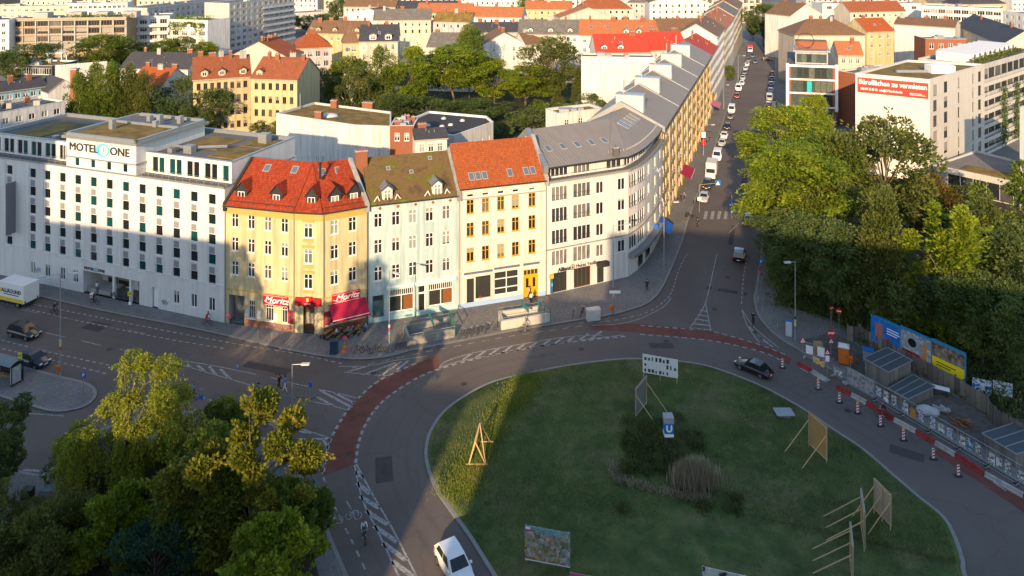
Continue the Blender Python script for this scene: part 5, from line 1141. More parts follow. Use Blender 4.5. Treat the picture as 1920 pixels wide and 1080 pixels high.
fc = house('long beige factory with arched windows closing the view', 1290, -4, 1428, -4, 16, 14, 'flat', 0, 'beige', 'gravel', 4, 12, 2.6, 2.4, kind='n3', chim=0, name='factory', cat='factory', pitch=3.8)
# hindmost rows
wn_ = ['white', 'cream', 'beige', 'white', 'yellow', 'grey', 'white']; rn_ = ['orange', 'grey', 'brown', 'orange', 'slate', 'brown']
ordn = ['first', 'second', 'third', 'fourth', 'fifth', 'sixth', 'seventh', 'eighth', 'ninth', 'tenth', 'eleventh', 'twelfth', 'thirteenth', 'fourteenth', 'fifteenth', 'sixteenth', 'seventeenth', 'eighteenth', 'nineteenth', 'twentieth', 'twenty-first', 'twenty-second', 'twenty-third', 'twenty-fourth', 'twenty-fifth', 'twenty-sixth', 'twenty-seventh', 'twenty-eighth']
rng = random.Random(21)
for rname, yy in (('hindmost', 505), ('second hindmost', 452), ('third hindmost', 402), ('fourth hindmost', 356)):
    x = -.66 * yy; i = 0
    while x < .66 * yy:
        wd = rng.uniform(22, 36); c = Vector((x + wd / 2, yy + rng.uniform(-8, 8)))
        stv = c.x * .94 - c.y * .342
        if not (-34 < stv < 24) and all((c - f).length > r + wd * .42 for f, r in FOOT[:]):
            wc, rc = rng.choice(wn_), rng.choice(rn_); rt = rng.choice(['gable', 'gable', 'hip', 'flat', 'gend'])
            rc = 'gravel' if rt == 'flat' else rc
            a = rng.uniform(-.25, .25); e = Vector((math.cos(a), math.sin(a)))
            house(f"{wc} house under a {'flat' if rt == 'flat' else rc} roof, {ordn[i]} from left in the {rname} row", 0, 0, 0, 0, rng.uniform(14, 19.5), 13, rt, rng.uniform(3.5, 5), wc, rc, 3, int(wd / 3.2), 1.2, 1.6, pts=(c - e * wd / 2, c + e * wd / 2), chim=rng.randint(1, 3))
            i += 1
        x += wd + rng.uniform(1, 9)
# unseen blocks added behind the viewpoint; heights and gap shape the evening shade
sdv = Vector((math.sin(SUN_AZ), math.cos(SUN_AZ))); lat = Vector((sdv.y, -sdv.x))
for l0, l1, h, lb in ((-150, -91, 60, 'tall pale tower block behind the viewpoint at far left'), (-91, -58, 44.6, 'long pale block behind the viewpoint, left'), (-58, -23.0, 31.6, 'lower pale block behind the viewpoint, left of the gap'), (-18.6, -11, 39.3, 'narrow pale house behind the viewpoint, right of the gap'), (-11, 9.5, 48.5, 'pale block behind the viewpoint, centre right'), (9.5, 29, 50.5, 'tallest right-hand block behind the viewpoint'), (29, 150, 47.2, 'long block behind the viewpoint, far right')):
    a, b = sdv * -20 + lat * l1, sdv * -20 + lat * l0
    B_ = Bld('apartment_block', lb, 'apartment block', [a, b, b - sdv * 14, a - sdv * 14]); n_ = max(int((l1 - l0) / 4), 1)
    for r in range(3): B_.row(0, n_, h - 4 - r * 3.2, 1.4, 1.7, 'double', m0=.4, sill=False)
    B_.walls(h, wallm('beige')); MB().slab([v3(p, h + .02) for p in inset(B_.poly, .0)], .25).build('roof', GRAVR, B_.root)
# ---------------------------------------------------------------- trees
def leafmat(name, c1, c2, c3=None, trans=.45):
    m, nt, b = nodes_of(name)
    at = nt.nodes.new('ShaderNodeAttribute'); at.attribute_name = 'var'
    st = [(0, c1), (.6, c2)] + ([(.93, c3)] if c3 else [])
    c = ramp(nt, at.outputs['Fac'], st)
    nt.links.new(c, b.inputs['Base Color']); b.inputs['Roughness'].default_value = .55; b.inputs['Specular IOR Level'].default_value = .25
    tr = nt.nodes.new('ShaderNodeBsdfTranslucent'); hs = nt.nodes.new('ShaderNodeHueSaturation'); hs.inputs['Value'].default_value = 1.25; nt.links.new(c, hs.inputs['Color']); nt.links.new(hs.outputs[0], tr.inputs[0])
    mx = nt.nodes.new('ShaderNodeMixShader'); mx.inputs[0].default_value = trans
    nt.links.new(b.outputs[0], mx.inputs[1]); nt.links.new(tr.outputs[0], mx.inputs[2]); nt.links.new(mx.outputs[0], nt.nodes['Material Output'].inputs[0]); return m
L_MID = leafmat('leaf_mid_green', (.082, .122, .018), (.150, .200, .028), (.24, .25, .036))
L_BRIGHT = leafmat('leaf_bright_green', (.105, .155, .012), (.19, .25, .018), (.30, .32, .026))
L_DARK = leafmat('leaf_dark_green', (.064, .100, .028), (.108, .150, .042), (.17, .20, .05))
L_OLIVE = leafmat('leaf_olive', (.080, .105, .024), (.140, .160, .034), (.20, .19, .04))
L_YELL = leafmat('leaf_yellowing', (.09, .12, .014), (.20, .205, .022), (.34, .27, .04))
L_GOLD = leafmat('leaf_golden_green', (.12, .16, .016), (.24, .27, .026), (.36, .33, .04))
L_RUST = leafmat('leaf_rusty', (.08, .07, .015), (.15, .10, .02), (.2, .11, .02))
BARK = multi('bark', [(.3, (.06, .05, .038)), (.55, (.12, .10, .075)), (.75, (.2, .17, .13))], 3, 6, .95, .7, 10, .05, 'Object', (1, 1, .25))
BARKB = multi('birch_bark', [(.35, (.08, .07, .06)), (.45, (.5, .48, .45)), (.8, (.6, .58, .55))], 2.5, 5, .8, .2, 10, .02, 'Object', (.6, .6, 3))
def leaves(name, C, D, length, width, var, m, rng, fold=.25, droop=0.0):
    """one quad per leaf: base C, direction D (N,3)"""
    N = len(C); D = D / (np.linalg.norm(D, axis=1, keepdims=True) + 1e-9)
    r = rng.normal(size=(N, 3)); S = np.cross(D, r); S /= (np.linalg.norm(S, axis=1, keepdims=True) + 1e-9); Nn = np.cross(S, D)
    Ls = (length * rng.uniform(.7, 1.3, (N, 1))); Ws = (width * rng.uniform(.7, 1.3, (N, 1))) * .5
    v = np.empty((N, 4, 3)); v[:, 0] = C; v[:, 1] = C + D * Ls * .5 + S * Ws + Nn * Ws * fold; v[:, 2] = C + D * Ls; v[:, 3] = C + D * Ls * .5 - S * Ws + Nn * Ws * fold
    v[:, 2, 2] -= droop * Ls[:, 0]
    me = bpy.data.meshes.new(name); me.vertices.add(4 * N); me.vertices.foreach_set('co', v.reshape(-1).astype(np.float32))
    me.loops.add(4 * N); me.loops.foreach_set('vertex_index', np.arange(4 * N, dtype=np.int32)); me.polygons.add(N); me.polygons.foreach_set('loop_start', np.arange(0, 4 * N, 4, dtype=np.int32)); me.polygons.foreach_set('loop_total', np.full(N, 4, dtype=np.int32))
    a = me.attributes.new('var', 'FLOAT', 'POINT'); a.data.foreach_set('value', np.repeat(var, 4).astype(np.float32))
    me.materials.append(m); me.update(calc_edges=True); me.validate(); return me
def dirs(rng, n): d = rng.normal(size=(n, 3)); return d / np.linalg.norm(d, axis=1, keepdims=True)
def make_tree(seed, kind, h, r, nleaf, leaf, m, aspect=.55, nclump=46, clump=.26, trunk_h=.25, bark=None, base_w=.018, centers=None):
    """returns trunk mesh, crown mesh. kinds: round, column, weep, whorl, spire"""
    rng = np.random.default_rng(seed); th = h * trunk_h; ch = h - th
    # clump centres
    C = []; sp6 = [(rng.uniform(.15, .8) * r * math.cos(a), rng.uniform(.15, .8) * r * math.sin(a), rng.uniform(.72, 1)) for a in np.linspace(0, 6, 7)]
    if centers:
        for (cx, cz) in centers:
            for _ in range(2): C.append((cx + rng.normal(0, .25), rng.uniform(-.62, .62) * r * .8, cz + rng.normal(0, .25)))
    while len(C) < nclump and not centers:
        t = rng.uniform(0, 1)
        if kind == 'spires':
            j = rng.integers(0, 7); bx, by, hs_ = sp6[j]; k_ = (1 - t) ** .7; C.append((bx + rng.normal(0, .12) * r * k_, by + rng.normal(0, .12) * r * k_, th * .5 + (h * hs_ - th * .5) * t ** .8)); continue
        if kind in ('column', 'spire'): prof = (math.sin(math.pi * min(t * .8 + .16, 1)) ** .8) if kind == 'column' else (1 - t) ** .8 * .95 + .05
        elif kind == 'weep': prof = math.sqrt(max(1 - (2 * t - .9) ** 2, 0.05))
        else: prof = math.sqrt(max(1 - (2 * t - 1) ** 2, 0)) * (1.0 if t > .35 else .85 + .4 * t)
        a = rng.uniform(0, 2 * math.pi); rad = r * prof * (rng.uniform(.25, 1) ** .45)
        lob = 1 + .22 * math.sin(3 * a + seed) + .12 * math.sin(5 * a + 2 * seed + 4 * t)
        C.append((rad * lob * math.cos(a), rad * lob * math.sin(a), th + ch * (.06 + .9 * t)))
    C = np.array(C); cr = clump * r * rng.uniform(.45, 1.5, len(C)) * (1 if kind not in ('column', 'spire') else 1.2)
    per = np.maximum((nleaf * cr ** 2 / np.sum(cr ** 2)).astype(int), 8); P_, D_, Vv = [], [], []
    cv = np.clip(rng.normal(.42, .2, len(C)), 0, .85)
    for c, q, n, vv in zip(C, cr, per, cv):
        d = dirs(rng, n); rad = q * rng.uniform(.45, 1.0, (n, 1)) ** .6
        if kind in ('column', 'spire', 'spires'): sc_ = np.array([.75, .75, 1.7])
        elif kind == 'weep': sc_ = np.array([.9, .9, .7])
        elif kind == 'whorl': sc_ = np.array([1.05, 1.05, .7])
        else: sc_ = np.array([1, 1, .8])
        p = c + d * rad * sc_
        out = d * .8 + dirs(rng, n) * .8 + (c - np.array([0, 0, th + ch * .4])) / (np.linalg.norm(c - np.array([0, 0, th + ch * .4])) + .1) * .5
        if kind in ('column', 'spire', 'spires'): out[:, 2] += .9
        elif kind == 'weep': out[:, 2] -= 1.2
        elif kind == 'whorl': out[:, 2] -= .25
        P_.append(p); D_.append(out); Vv.append(np.clip(vv + rng.normal(0, .16, n), 0, 1))
        for sd0 in dirs(rng, 4):            # loose sprigs that break the outline
            k = max(int(n * .03), 4); sd0[2] = sd0[2] * .6 + (.15 if kind != 'weep' else -.5); tt = rng.uniform(.7, 1.75, (k, 1)); P_.append(c + sd0 * q * tt + rng.normal(0, .09 * q, (k, 3))); D_.append(np.tile(sd0, (k, 1)) + dirs(rng, k) * .8); Vv.append(np.clip(vv + .1 + rng.normal(0, .15, k), 0, 1))
        if kind == 'weep':
            for _ in range(max(int(n / 90), 2)):
                s0 = c + dirs(rng, 1)[0] * q * np.array([1, 1, .3]); ln = rng.uniform(.15, .42) * h; k = int(ln / leaf * 3.2)
                tt = np.linspace(0, 1, k)[:, None]; dr_ = np.array([s0[0], s0[1], 0]) * .06
                pp = s0 + tt * np.array([0, 0, -ln]) + dr_ * np.sin(tt * 2.2) + rng.normal(0, .07, (k, 3))
                pp[:, 2] = np.maximum(pp[:, 2], th * .35); P_.append(pp); dd = dirs(rng, k) * .7; dd[:, 2] -= .9; D_.append(dd); Vv.append(np.clip(vv + rng.normal(0, .15, k), 0, 1))
        if kind == 'whorl':
            for _ in range(max(int(n / 110), 2)):
                o = dirs(rng, 1)[0]; o[2] = abs(o[2]); s0 = c + o * q * np.array([1, 1, .75]); k = 13; a = np.linspace(0, 2 * math.pi, k) + rng.uniform(0, 1)
                for aa in a:
                    dv = np.array([math.cos(aa), math.sin(aa), rng.uniform(.1, .5)]); L_ = leaf * rng.uniform(2.6, 4.2); kk = 7
                    tt = np.linspace(.15, 1, kk)[:, None]; pp = s0 + dv * L_ * tt + np.array([0, 0, -1]) * (tt ** 2) * L_ * .55
                    for sgn in (-1, 1):
                        P_.append(pp); sd_ = np.array([-dv[1], dv[0], 0]) * sgn + dv * .45 + np.array([0, 0, -.15]); D_.append(np.tile(sd_, (kk, 1)) + rng.normal(0, .1, (kk, 3))); Vv.append(np.full(kk, min(vv + .12, 1)))
    P_ = np.concatenate(P_); D_ = np.concatenate(D_); Vv = np.concatenate(Vv)
    cm = leaves('crown', P_, D_, leaf, leaf * aspect, Vv, m, rng)
    mb = MB(); top = Vector((rng.uniform(-.3, .3), rng.uniform(-.3, .3), th + ch * .7)); b0 = max(base_w * h, .12); pr = Vector((0, 0, -.1)); pts = []
    for k in range(1, 6):
        t = k / 5; nx = top * t + Vector((rng.uniform(-.12, .12) * r * .3, rng.uniform(-.12, .12) * r * .3, 0)); nx.z = top.z * t
        mb.tube(pr, nx, b0 * (1 - .8 * (t - .2)), b0 * (1 - .8 * t), 7); pts.append(nx); pr = nx
    for c in C[:: max(len(C) // 22, 1)]:
        c = Vector(c); s_ = min((x for x in pts if x.z < c.z * .95 + .01), key=lambda x: abs(x.z - c.z * .62), default=pts[0]); mid = s_.lerp(c, .5) + Vector((0, 0, .06 * h * (1 if kind != 'weep' else 1.4)))
        mb.tube(s_, mid, b0 * .32, b0 * .2, 5); mb.tube(mid, c, b0 * .2, b0 * .06, 4)
    return mb.mesh('trunk', bark or BARK, smooth=True), cm
PROTO = {}
def proto(key, *a, **k): PROTO[key] = make_tree(*a, **k)
proto('round1', 1, 'round', 12, 4.6, 9500, .38, L_MID); proto('round2', 2, 'round', 12, 4.4, 9500, .38, L_MID, nclump=36, clump=.3)
proto('bright', 3, 'whorl', 13, 5.4, 9000, .36, L_BRIGHT, nclump=44, aspect=.5); proto('bright2', 4, 'whorl', 12, 4.6, 8000, .34, L_BRIGHT, nclump=34, aspect=.5)
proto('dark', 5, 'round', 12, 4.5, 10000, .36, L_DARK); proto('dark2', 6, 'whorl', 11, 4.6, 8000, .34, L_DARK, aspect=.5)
proto('poplar', 7, 'column', 15, 2.5, 9500, .34, L_MID, nclump=40, clump=.36); proto('poplar2', 8, 'spire', 15, 2.6, 9000, .34, L_OLIVE, nclump=40, clump=.36)
proto('birch', 9, 'weep', 12, 3.6, 8000, .30, L_OLIVE, nclump=34, bark=BARKB, aspect=.45); proto('olive', 10, 'round', 12, 4.2, 9500, .36, L_OLIVE)
proto('rust', 11, 'round', 8, 3.4, 6000, .32, L_RUST); proto('shoots', 12, 'spires', 17, 3.8, 17000, .34, L_BRIGHT, nclump=90, clump=.17)
proto('shrub', 13, 'round', 4, 2.6, 5000, .26, L_DARK, trunk_h=.08, nclump=28); proto('shrub2', 14, 'round', 4, 2.4, 5000, .26, L_MID, trunk_h=.08, nclump=26)
TN = {'round': 'broadleaf_tree', 'bright': 'ash_tree', 'dark': 'broadleaf_tree', 'poplar': 'poplar_tree', 'birch': 'birch_tree', 'olive': 'willow_tree', 'rust': 'small_tree', 'shoots': 'poplar_tree', 'shrub': 'shrub'}
PH = {'round1': 12, 'round2': 12, 'bright': 13, 'bright2': 12, 'dark': 12, 'dark2': 11, 'poplar': 15, 'poplar2': 15, 'birch': 12, 'olive': 12, 'rust': 8, 'shoots': 17, 'shrub': 4, 'shrub2': 4}
PR = {'round1': 4.6, 'round2': 4.4, 'bright': 5.4, 'bright2': 4.6, 'dark': 4.5, 'dark2': 4.6, 'poplar': 2.5, 'poplar2': 2.6, 'birch': 3.6, 'olive': 4.2, 'rust': 3.4, 'shoots': 3.8, 'shrub': 2.6, 'shrub2': 2.4}
trng = random.Random(5)
def tree(label, key, x, y, h, r=None, group=None, z=0.0):
    k = ''.join(c for c in key if not c.isdigit()); t, c = PROTO[key]
    cat = 'shrub' if k == 'shrub' else 'tree'
    o = thing(TN[k], label, cat, (x, y, z), trng.uniform(0, 6.28), group); s = h / PH[key]; sr = (r / PR[key]) if r else s; o.scale = (sr, sr, s)
    link('trunk', t, o); link('crown', c, o); return o
def tpx(label, key, px_, base, top, wpx, group=None):
    """base row of the trunk foot, top row of the crown, crown width in px"""
    p = P(px_, base); s = p.y / F_PX; h = CAM_H - (top - HOR) * s; return tree(label, key, p.x, p.y, h * 1.02, wpx * s / 2, group)
G1 = 'trees on the wooded corner'; G2 = 'trees in the courtyards behind the houses'
for a in (('bright spreading tree at the street edge, lit above a dark skirt', 'bright', 1482, 500, 285, 190), ('bright leafy tree behind the spreading one, nearest the zebra crossing', 'bright2', 1462, 405, 208, 150), ('slim bright tree in front of the glazed office', 'bright2', 1525, 345, 185, 70),
          ('tall rounded tree in front of the banner wall', 'olive', 1655, 470, 228, 175), ('mid green tree between the bright tree and the banner wall tree', 'round1', 1560, 455, 262, 120), ('rust-tinged small tree under the banner wall', 'rust', 1740, 470, 335, 110), ('tree with sunlit crown right of the bright spreading tree', 'olive', 1560, 520, 335, 125),
          ('narrow poplar with one sunlit tip', 'poplar2', 1658, 640, 388, 100), ('clump of poplar shoots with bright tips behind the billboards', 'shoots', 1782, 668, 392, 190), ('slender olive tree right of the poplar shoots', 'poplar2', 1850, 610, 398, 90), ('grey-green tree by the podium garden', 'olive', 1800, 470, 355, 110), ('tall tree at the right edge below the white block', 'round2', 1925, 520, 318, 130), ('dark tree in front of the podium glazing', 'dark', 1845, 500, 385, 140), ('dark tree at the right edge behind the fence', 'dark', 1915, 640, 430, 170),
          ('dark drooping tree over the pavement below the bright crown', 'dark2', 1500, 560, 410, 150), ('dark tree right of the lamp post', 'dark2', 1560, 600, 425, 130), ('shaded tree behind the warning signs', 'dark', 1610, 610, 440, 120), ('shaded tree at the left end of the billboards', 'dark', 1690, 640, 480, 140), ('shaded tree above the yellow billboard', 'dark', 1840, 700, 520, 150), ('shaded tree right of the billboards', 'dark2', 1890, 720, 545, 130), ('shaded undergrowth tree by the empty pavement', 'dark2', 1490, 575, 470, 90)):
    tpx(*a, group=G1)
for a in (('leftmost poplar in the row behind the hotel', 'poplar', 150, 285, 148, 62), ('second poplar from the left behind the hotel', 'poplar', 183, 283, 132, 62), ('third poplar from the left behind the hotel', 'poplar', 214, 281, 128, 60), ('pointed poplar right of the row behind the hotel', 'poplar2', 245, 280, 140, 62), ('short pointed tree at the end of the poplar row', 'poplar2', 268, 282, 152, 58), ('big dark tree between the poplars and the ochre wing', 'dark', 345, 268, 155, 105), ('dark tree against the ochre wing', 'dark', 388, 275, 175, 80), ('dark bushy tree right of the hotel roof', 'dark', 520, 268, 222, 90), ('pale willow in front of the long white wall', 'birch', 540, 290, 228, 75),
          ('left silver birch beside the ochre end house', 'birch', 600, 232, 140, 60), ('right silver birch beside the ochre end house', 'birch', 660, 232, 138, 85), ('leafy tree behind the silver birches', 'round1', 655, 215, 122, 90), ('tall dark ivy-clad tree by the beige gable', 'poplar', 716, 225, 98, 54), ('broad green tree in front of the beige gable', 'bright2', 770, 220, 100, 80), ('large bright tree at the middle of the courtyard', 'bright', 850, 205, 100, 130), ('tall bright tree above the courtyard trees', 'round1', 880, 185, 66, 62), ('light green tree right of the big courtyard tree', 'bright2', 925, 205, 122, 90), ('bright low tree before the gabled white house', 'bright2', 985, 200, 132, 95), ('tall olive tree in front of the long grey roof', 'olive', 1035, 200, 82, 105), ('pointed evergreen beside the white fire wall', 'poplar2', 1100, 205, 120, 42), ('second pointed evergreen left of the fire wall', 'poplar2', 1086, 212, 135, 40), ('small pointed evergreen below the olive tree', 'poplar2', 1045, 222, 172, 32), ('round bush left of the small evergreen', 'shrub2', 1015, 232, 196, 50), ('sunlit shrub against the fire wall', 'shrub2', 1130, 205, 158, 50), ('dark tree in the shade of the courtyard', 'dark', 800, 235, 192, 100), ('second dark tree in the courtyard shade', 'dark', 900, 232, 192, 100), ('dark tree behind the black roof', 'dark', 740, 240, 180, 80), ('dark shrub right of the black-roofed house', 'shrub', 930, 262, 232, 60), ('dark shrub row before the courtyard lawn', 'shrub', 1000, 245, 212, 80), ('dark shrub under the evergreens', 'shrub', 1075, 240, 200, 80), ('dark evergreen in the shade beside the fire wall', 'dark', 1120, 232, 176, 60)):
    tpx(a[0], a[1], a[2], a[3], a[4] - (.0 if 'poplar' in a[1] else .08) * (a[3] - a[4]), a[5] * (.8 if 'poplar' in a[1] else 1.0), group=G2)
for a in (('dark garden tree left of the pergola', 'dark', 55, 150, 82, 90), ('dark shrub hedge on the pavilion roof side', 'dark', 20, 165, 95, 60), ('broad tree in front of the timber terrace', 'round1', 195, 135, 70, 110), ('bare-limbed tree before the white modern block', 'olive', 228, 132, 72, 70), ('bright young tree by the blank side wall', 'bright2', 380, 120, 80, 50), ('row tree left of the blank side wall', 'round2', 345, 122, 72, 55), ('row tree below the hanging creepers', 'round2', 315, 125, 76, 60), ('low tree right of the broad tree', 'round1', 285, 128, 88, 60),
          ('tall dark tree beyond the slab block', 'dark', 632, 52, -8, 32), ('rounded tree beside the small white house', 'round1', 545, 62, 28, 32), ('pair tree left of the brown roofs', 'round2', 575, 62, 32, 40), ('sunlit tree between brown roofs', 'round1', 610, 58, 28, 40), ('tall poplar at the top middle', 'poplar', 985, 60, -12, 26), ('second poplar at the top middle', 'poplar', 1014, 62, -2, 26), ('round tree left of the arched factory', 'round1', 1120, 30, 2, 40), ('leafy tree behind the long brown roof', 'round2', 1215, 28, -6, 60), ('small round tree before the arched factory', 'olive', 1275, 35, 4, 26),
          ('dark street tree filling the far end of the street', 'dark', 1432, 88, 8, 66), ('bright street tree left of the far end', 'round1', 1412, 75, 30, 26), ('small street tree beside the red shop awning', 'round1', 1368, 155, 125, 20), ('dark courtyard tree behind the glazed office', 'dark', 1680, 118, 54, 60), ('dark tree right of the courtyard tree', 'dark', 1705, 112, 66, 30), ('roof garden tree on the upper right terrace', 'round2', 1832, 60, 18, 50)):
    tpx(*a, group='trees between the far houses')
# trees behind the viewpoint whose shadows fall on the corner house
for l, t_, h_, r_, lb in ((-56.5, 20, 30, 3.4, 'tall tree behind the viewpoint, left of two'), (-40, 20, 29.5, 3.2, 'tall tree behind the viewpoint, right of two')):
    q = sdv * t_ + lat * l; tree(lb, 'round2', q.x, q.y, h_, r_, group='trees behind the viewpoint')
# foreground trees, each its own mesh
def own_tree(name, label, px_, base, seed, kind, h, r, n, leaf, m, **k):
    p = P(px_, base); t, c = make_tree(seed, kind, h, r, n, leaf, m, **k); o = thing(name, label, 'tree' if h > 4.6 else 'shrub', p, 0, 'trees on the near plaza'); link('trunk', t, o); link('crown', c, o); return o
own_tree('weeping_tree', 'sunlit weeping tree with trailing branches on the near plaza', 244, 975, 31, 'weep', 14.3, 4.5, 24000, .24, L_GOLD, clump=.19, trunk_h=.2, aspect=.5, centers=[((a - 244) * .0463, 50 - (b + 105) * .0463) for a, b in ((225, 692), (262, 688), (300, 703), (325, 725), (215, 735), (250, 745), (300, 765), (330, 745), (230, 785), (270, 795), (310, 805), (345, 805), (190, 780), (170, 803), (150, 822), (130, 838), (200, 835), (235, 845), (260, 872), (290, 845), (352, 820), (250, 905), (270, 925), (225, 880))])
own_tree('maple_tree', 'yellowing maple tree at the right of the near plaza', 470, 1075, 32, 'round', 12.6, 5.4, 27000, .30, L_YELL, clump=.165, trunk_h=.2, aspect=.75, centers=[((a - 470) * .0424, 50 - (b + 105) * .0424) for a, b in ((480, 810), (528, 800), (455, 840), (500, 850), (440, 880), (410, 905), (560, 880), (580, 893), (520, 890), (345, 870), (350, 905), (470, 930), (440, 970), (500, 960), (540, 940), (420, 1000), (380, 960), (460, 1020), (520, 1030), (330, 930), (360, 1000), (480, 1070), (550, 1000), (395, 850), (470, 775))])
own_tree('maple_tree', 'dark green maple beneath the yellowing maple', 400, 1040, 33, 'round', 9.0, 4.2, 18000, .28, L_MID, nclump=50, aspect=.7)
own_tree('evergreen_shrub', 'blue-green rounded shrub at the bottom edge', 285, 1130, 34, 'round', 6.0, 2.6, 14000, .2, leafmat('leaf_blue_green', (.03, .075, .045), (.05, .11, .06)), nclump=40, trunk_h=.05)
own_tree('broadleaf_tree', 'light green tree in the bottom left corner', 90, 1110, 35, 'round', 6.0, 3.4, 15000, .26, L_OLIVE, nclump=46, trunk_h=.1)
own_tree('broadleaf_tree', 'bright young tree between the blue-green shrub and corner tree', 215, 1090, 36, 'round', 7.0, 2.4, 11000, .26, L_BRIGHT, nclump=34, trunk_h=.1, aspect=.7)
own_tree('broadleaf_tree', 'dark tree cut by the left edge', -18, 950, 37, 'round', 10.0, 2.9, 17000, .26, L_DARK, nclump=50, trunk_h=.15)
own_tree('maple_tree', 'dark leafy tree beside the station stairs', 545, 1090, 38, 'round', 7.6, 3.0, 15000, .27, L_MID, nclump=40, aspect=.75)
own_tree('maple_tree', 'bright maple top at the bottom edge', 510, 1215, 39, 'round', 8.8, 3.2, 12000, .30, L_BRIGHT, nclump=36, aspect=.8)
own_tree('small_tree', 'small dark tree behind the maples at the kerb', 425, 860, 40, 'round', 5.5, 2.4, 10000, .24, L_MID, nclump=34, aspect=.7)
own_tree('small_tree', 'dark shrub under the weeping tree', 165, 905, 41, 'round', 3.2, 3.0, 8000, .22, L_DARK, nclump=34, trunk_h=.05)
own_tree('small_tree', 'dark shrub left of the bright young tree', 130, 1040, 42, 'round', 3.3, 2.2, 7000, .22, L_DARK, nclump=34, trunk_h=.05)
own_tree('broadleaf_tree', 'olive tree left of the corner tree', -30, 1085, 43, 'round', 6.6, 3.4, 14000, .25, L_OLIVE, nclump=40, trunk_h=.1)
own_tree('small_tree', 'dark shrub between the weeping tree and the maples', 330, 960, 44, 'round', 5.0, 2.8, 10000, .22, L_DARK, nclump=34, trunk_h=.08)
# hanging creepers and roof-garden greenery
def creeper(par, pts_fn, n, m, leaf=.5):
    rng = np.random.default_rng(len(par.name) + n); C = np.array([pts_fn(rng) for _ in range(n)]); D = dirs(rng, n); D[:, 2] -= .5
    off = np.array(par.location); o = link('creeper', leaves('creeper', C - off, D, leaf, leaf * .6, np.clip(rng.normal(.4, .2, n), 0, 1), m, rng), par); return o
creeper(tv.root, lambda r: np.array(tv.at(0, tv.L(0) * r.uniform(.0, .95), 16.6 + r.normal(0, .8), -r.uniform(0, 6))), 1300, L_BRIGHT, .7)
creeper(tv.root, lambda r: (lambda s: np.array(tv.at(0, tv.L(0) * s, 15.5 - abs(r.normal(0, 1)) * (2.2 + 2 * math.sin(s * 9)), .3 + r.uniform(0, .3))))(r.uniform(0, .9)), 900, L_BRIGHT, .6)
creeper(O2.root, lambda r: np.array(O2.at(0, r.choice([13, 22, 30]) + r.normal(0, 1.1), r.uniform(1, 15), .9 + r.uniform(0, .3))), 2400, L_DARK, .5)
creeper(O2.root, lambda r: np.array(O2.at(0, r.uniform(1, 34), 21.6 + abs(r.normal(0, .5)), -1 - r.uniform(0, 2))), 1200, L_OLIVE, .5)
creeper(tb.root, lambda r: np.array(tb.at(0, r.uniform(22, 50), 17.6 + abs(r.normal(0, .7)), -1.5 - r.uniform(0, 3))), 900, L_MID, .6)
# undergrowth and grass: too fine to count
def scatter(name, pts_fn, n, leaf, asp, m, label, up=.8):
    rng = np.random.default_rng(n); C = np.array([pts_fn(rng) for _ in range(n)]); D = dirs(rng, n) * .8; D[:, 2] = np.abs(D[:, 2]) + up
    return setting(link(name, leaves(name, C, D, leaf, leaf * asp, np.clip(rng.normal(.4, .2, n) + .22 * np.sin(C[:, 0] * .55 + 1.3 * np.sin(C[:, 1] * .4)) * np.sin(C[:, 1] * .7), 0, 1), m, rng)), 'stuff', label)
def in_tri(r, pts):
    i = r.integers(0, len(pts) - 2); a, b = sorted(r.uniform(0, 1, 2)); p = pts[0] * a + pts[i + 1] * (b - a) + pts[i + 2] * (1 - b); return p
WF = [np.array(P2(*q)) for q in ((1700, 560), (1440, 420), (1438, 520), (1468, 572), (1560, 598), (1640, 652), (1760, 722), (1920, 796), (2200, 870))]
cl = [in_tri(np.random.default_rng(i), WF) for i in range(240)]
def under(r): c = cl[r.integers(0, len(cl))]; d = r.normal(0, .9, 2); return (c[0] + d[0], c[1] + d[1], .1 + abs(r.normal(0, .75)) * max(1.4 - np.hypot(*d) * .4, .2))
scatter('undergrowth', under, 34000, .34, .55, L_DARK, 'dark tangled undergrowth below the trees')
PB = [np.array(P2(*q)) for q in ((300, 960), (120, 910), (250, 845), (430, 835), (520, 905), (575, 1010), (600, 1120), (200, 1160), (-100, 1100), (20, 1000))]
cl2 = [in_tri(np.random.default_rng(900 + i), PB) for i in range(90)]
def under2(r): c = cl2[r.integers(0, len(cl2))]; d = r.normal(0, .6, 2); return (c[0] + d[0], c[1] + d[1], .1 + abs(r.normal(0, .5)))
scatter('undergrowth', under2, 16000, .24, .6, L_MID, 'low bushes filling the plaza planting bed')
L_GRASS = leafmat('grass_blade', (.062, .084, .022), (.115, .135, .038), (.27, .22, .10), .3); L_SUNSTRIP = leafmat('tall_grass', (.12, .17, .024), (.20, .25, .036), (.42, .36, .12), .3); L_DRY = leafmat('dry_reed', (.20, .18, .11), (.33, .29, .19), (.42, .37, .26), .25)  # middle ramp brightened so its blades carry the sunlight of the strip
rg_ = np.random.default_rng(4)
def isl_pt(r, k=1.0):
    i = r.integers(0, len(ISL)); a = ISL[i]; b = ISL[(i + 1) % len(ISL)]; t = r.uniform(); f = math.sqrt(r.uniform()) * .985 * k
    bx, by = a.x + (b.x - a.x) * t, a.y + (b.y - a.y) * t; x = icx + (bx - icx) * f; y = icy + (by - icy) * f; return (x, y, isl_h(x, y, f) - .02)
scatter('grass', isl_pt, 70000, .22, .16, L_GRASS, 'mown shaded grass on the roundabout', 1.2)
def tall(r):
    t = r.uniform(); a, b = np.array(P2(985, 706)), np.array(P2(840, 935)); c = a + (b - a) * t + r.normal(0, .85, 2) * np.array([1.2, .5]); f = .9; return (c[0] + .8, c[1], .15 + .1)
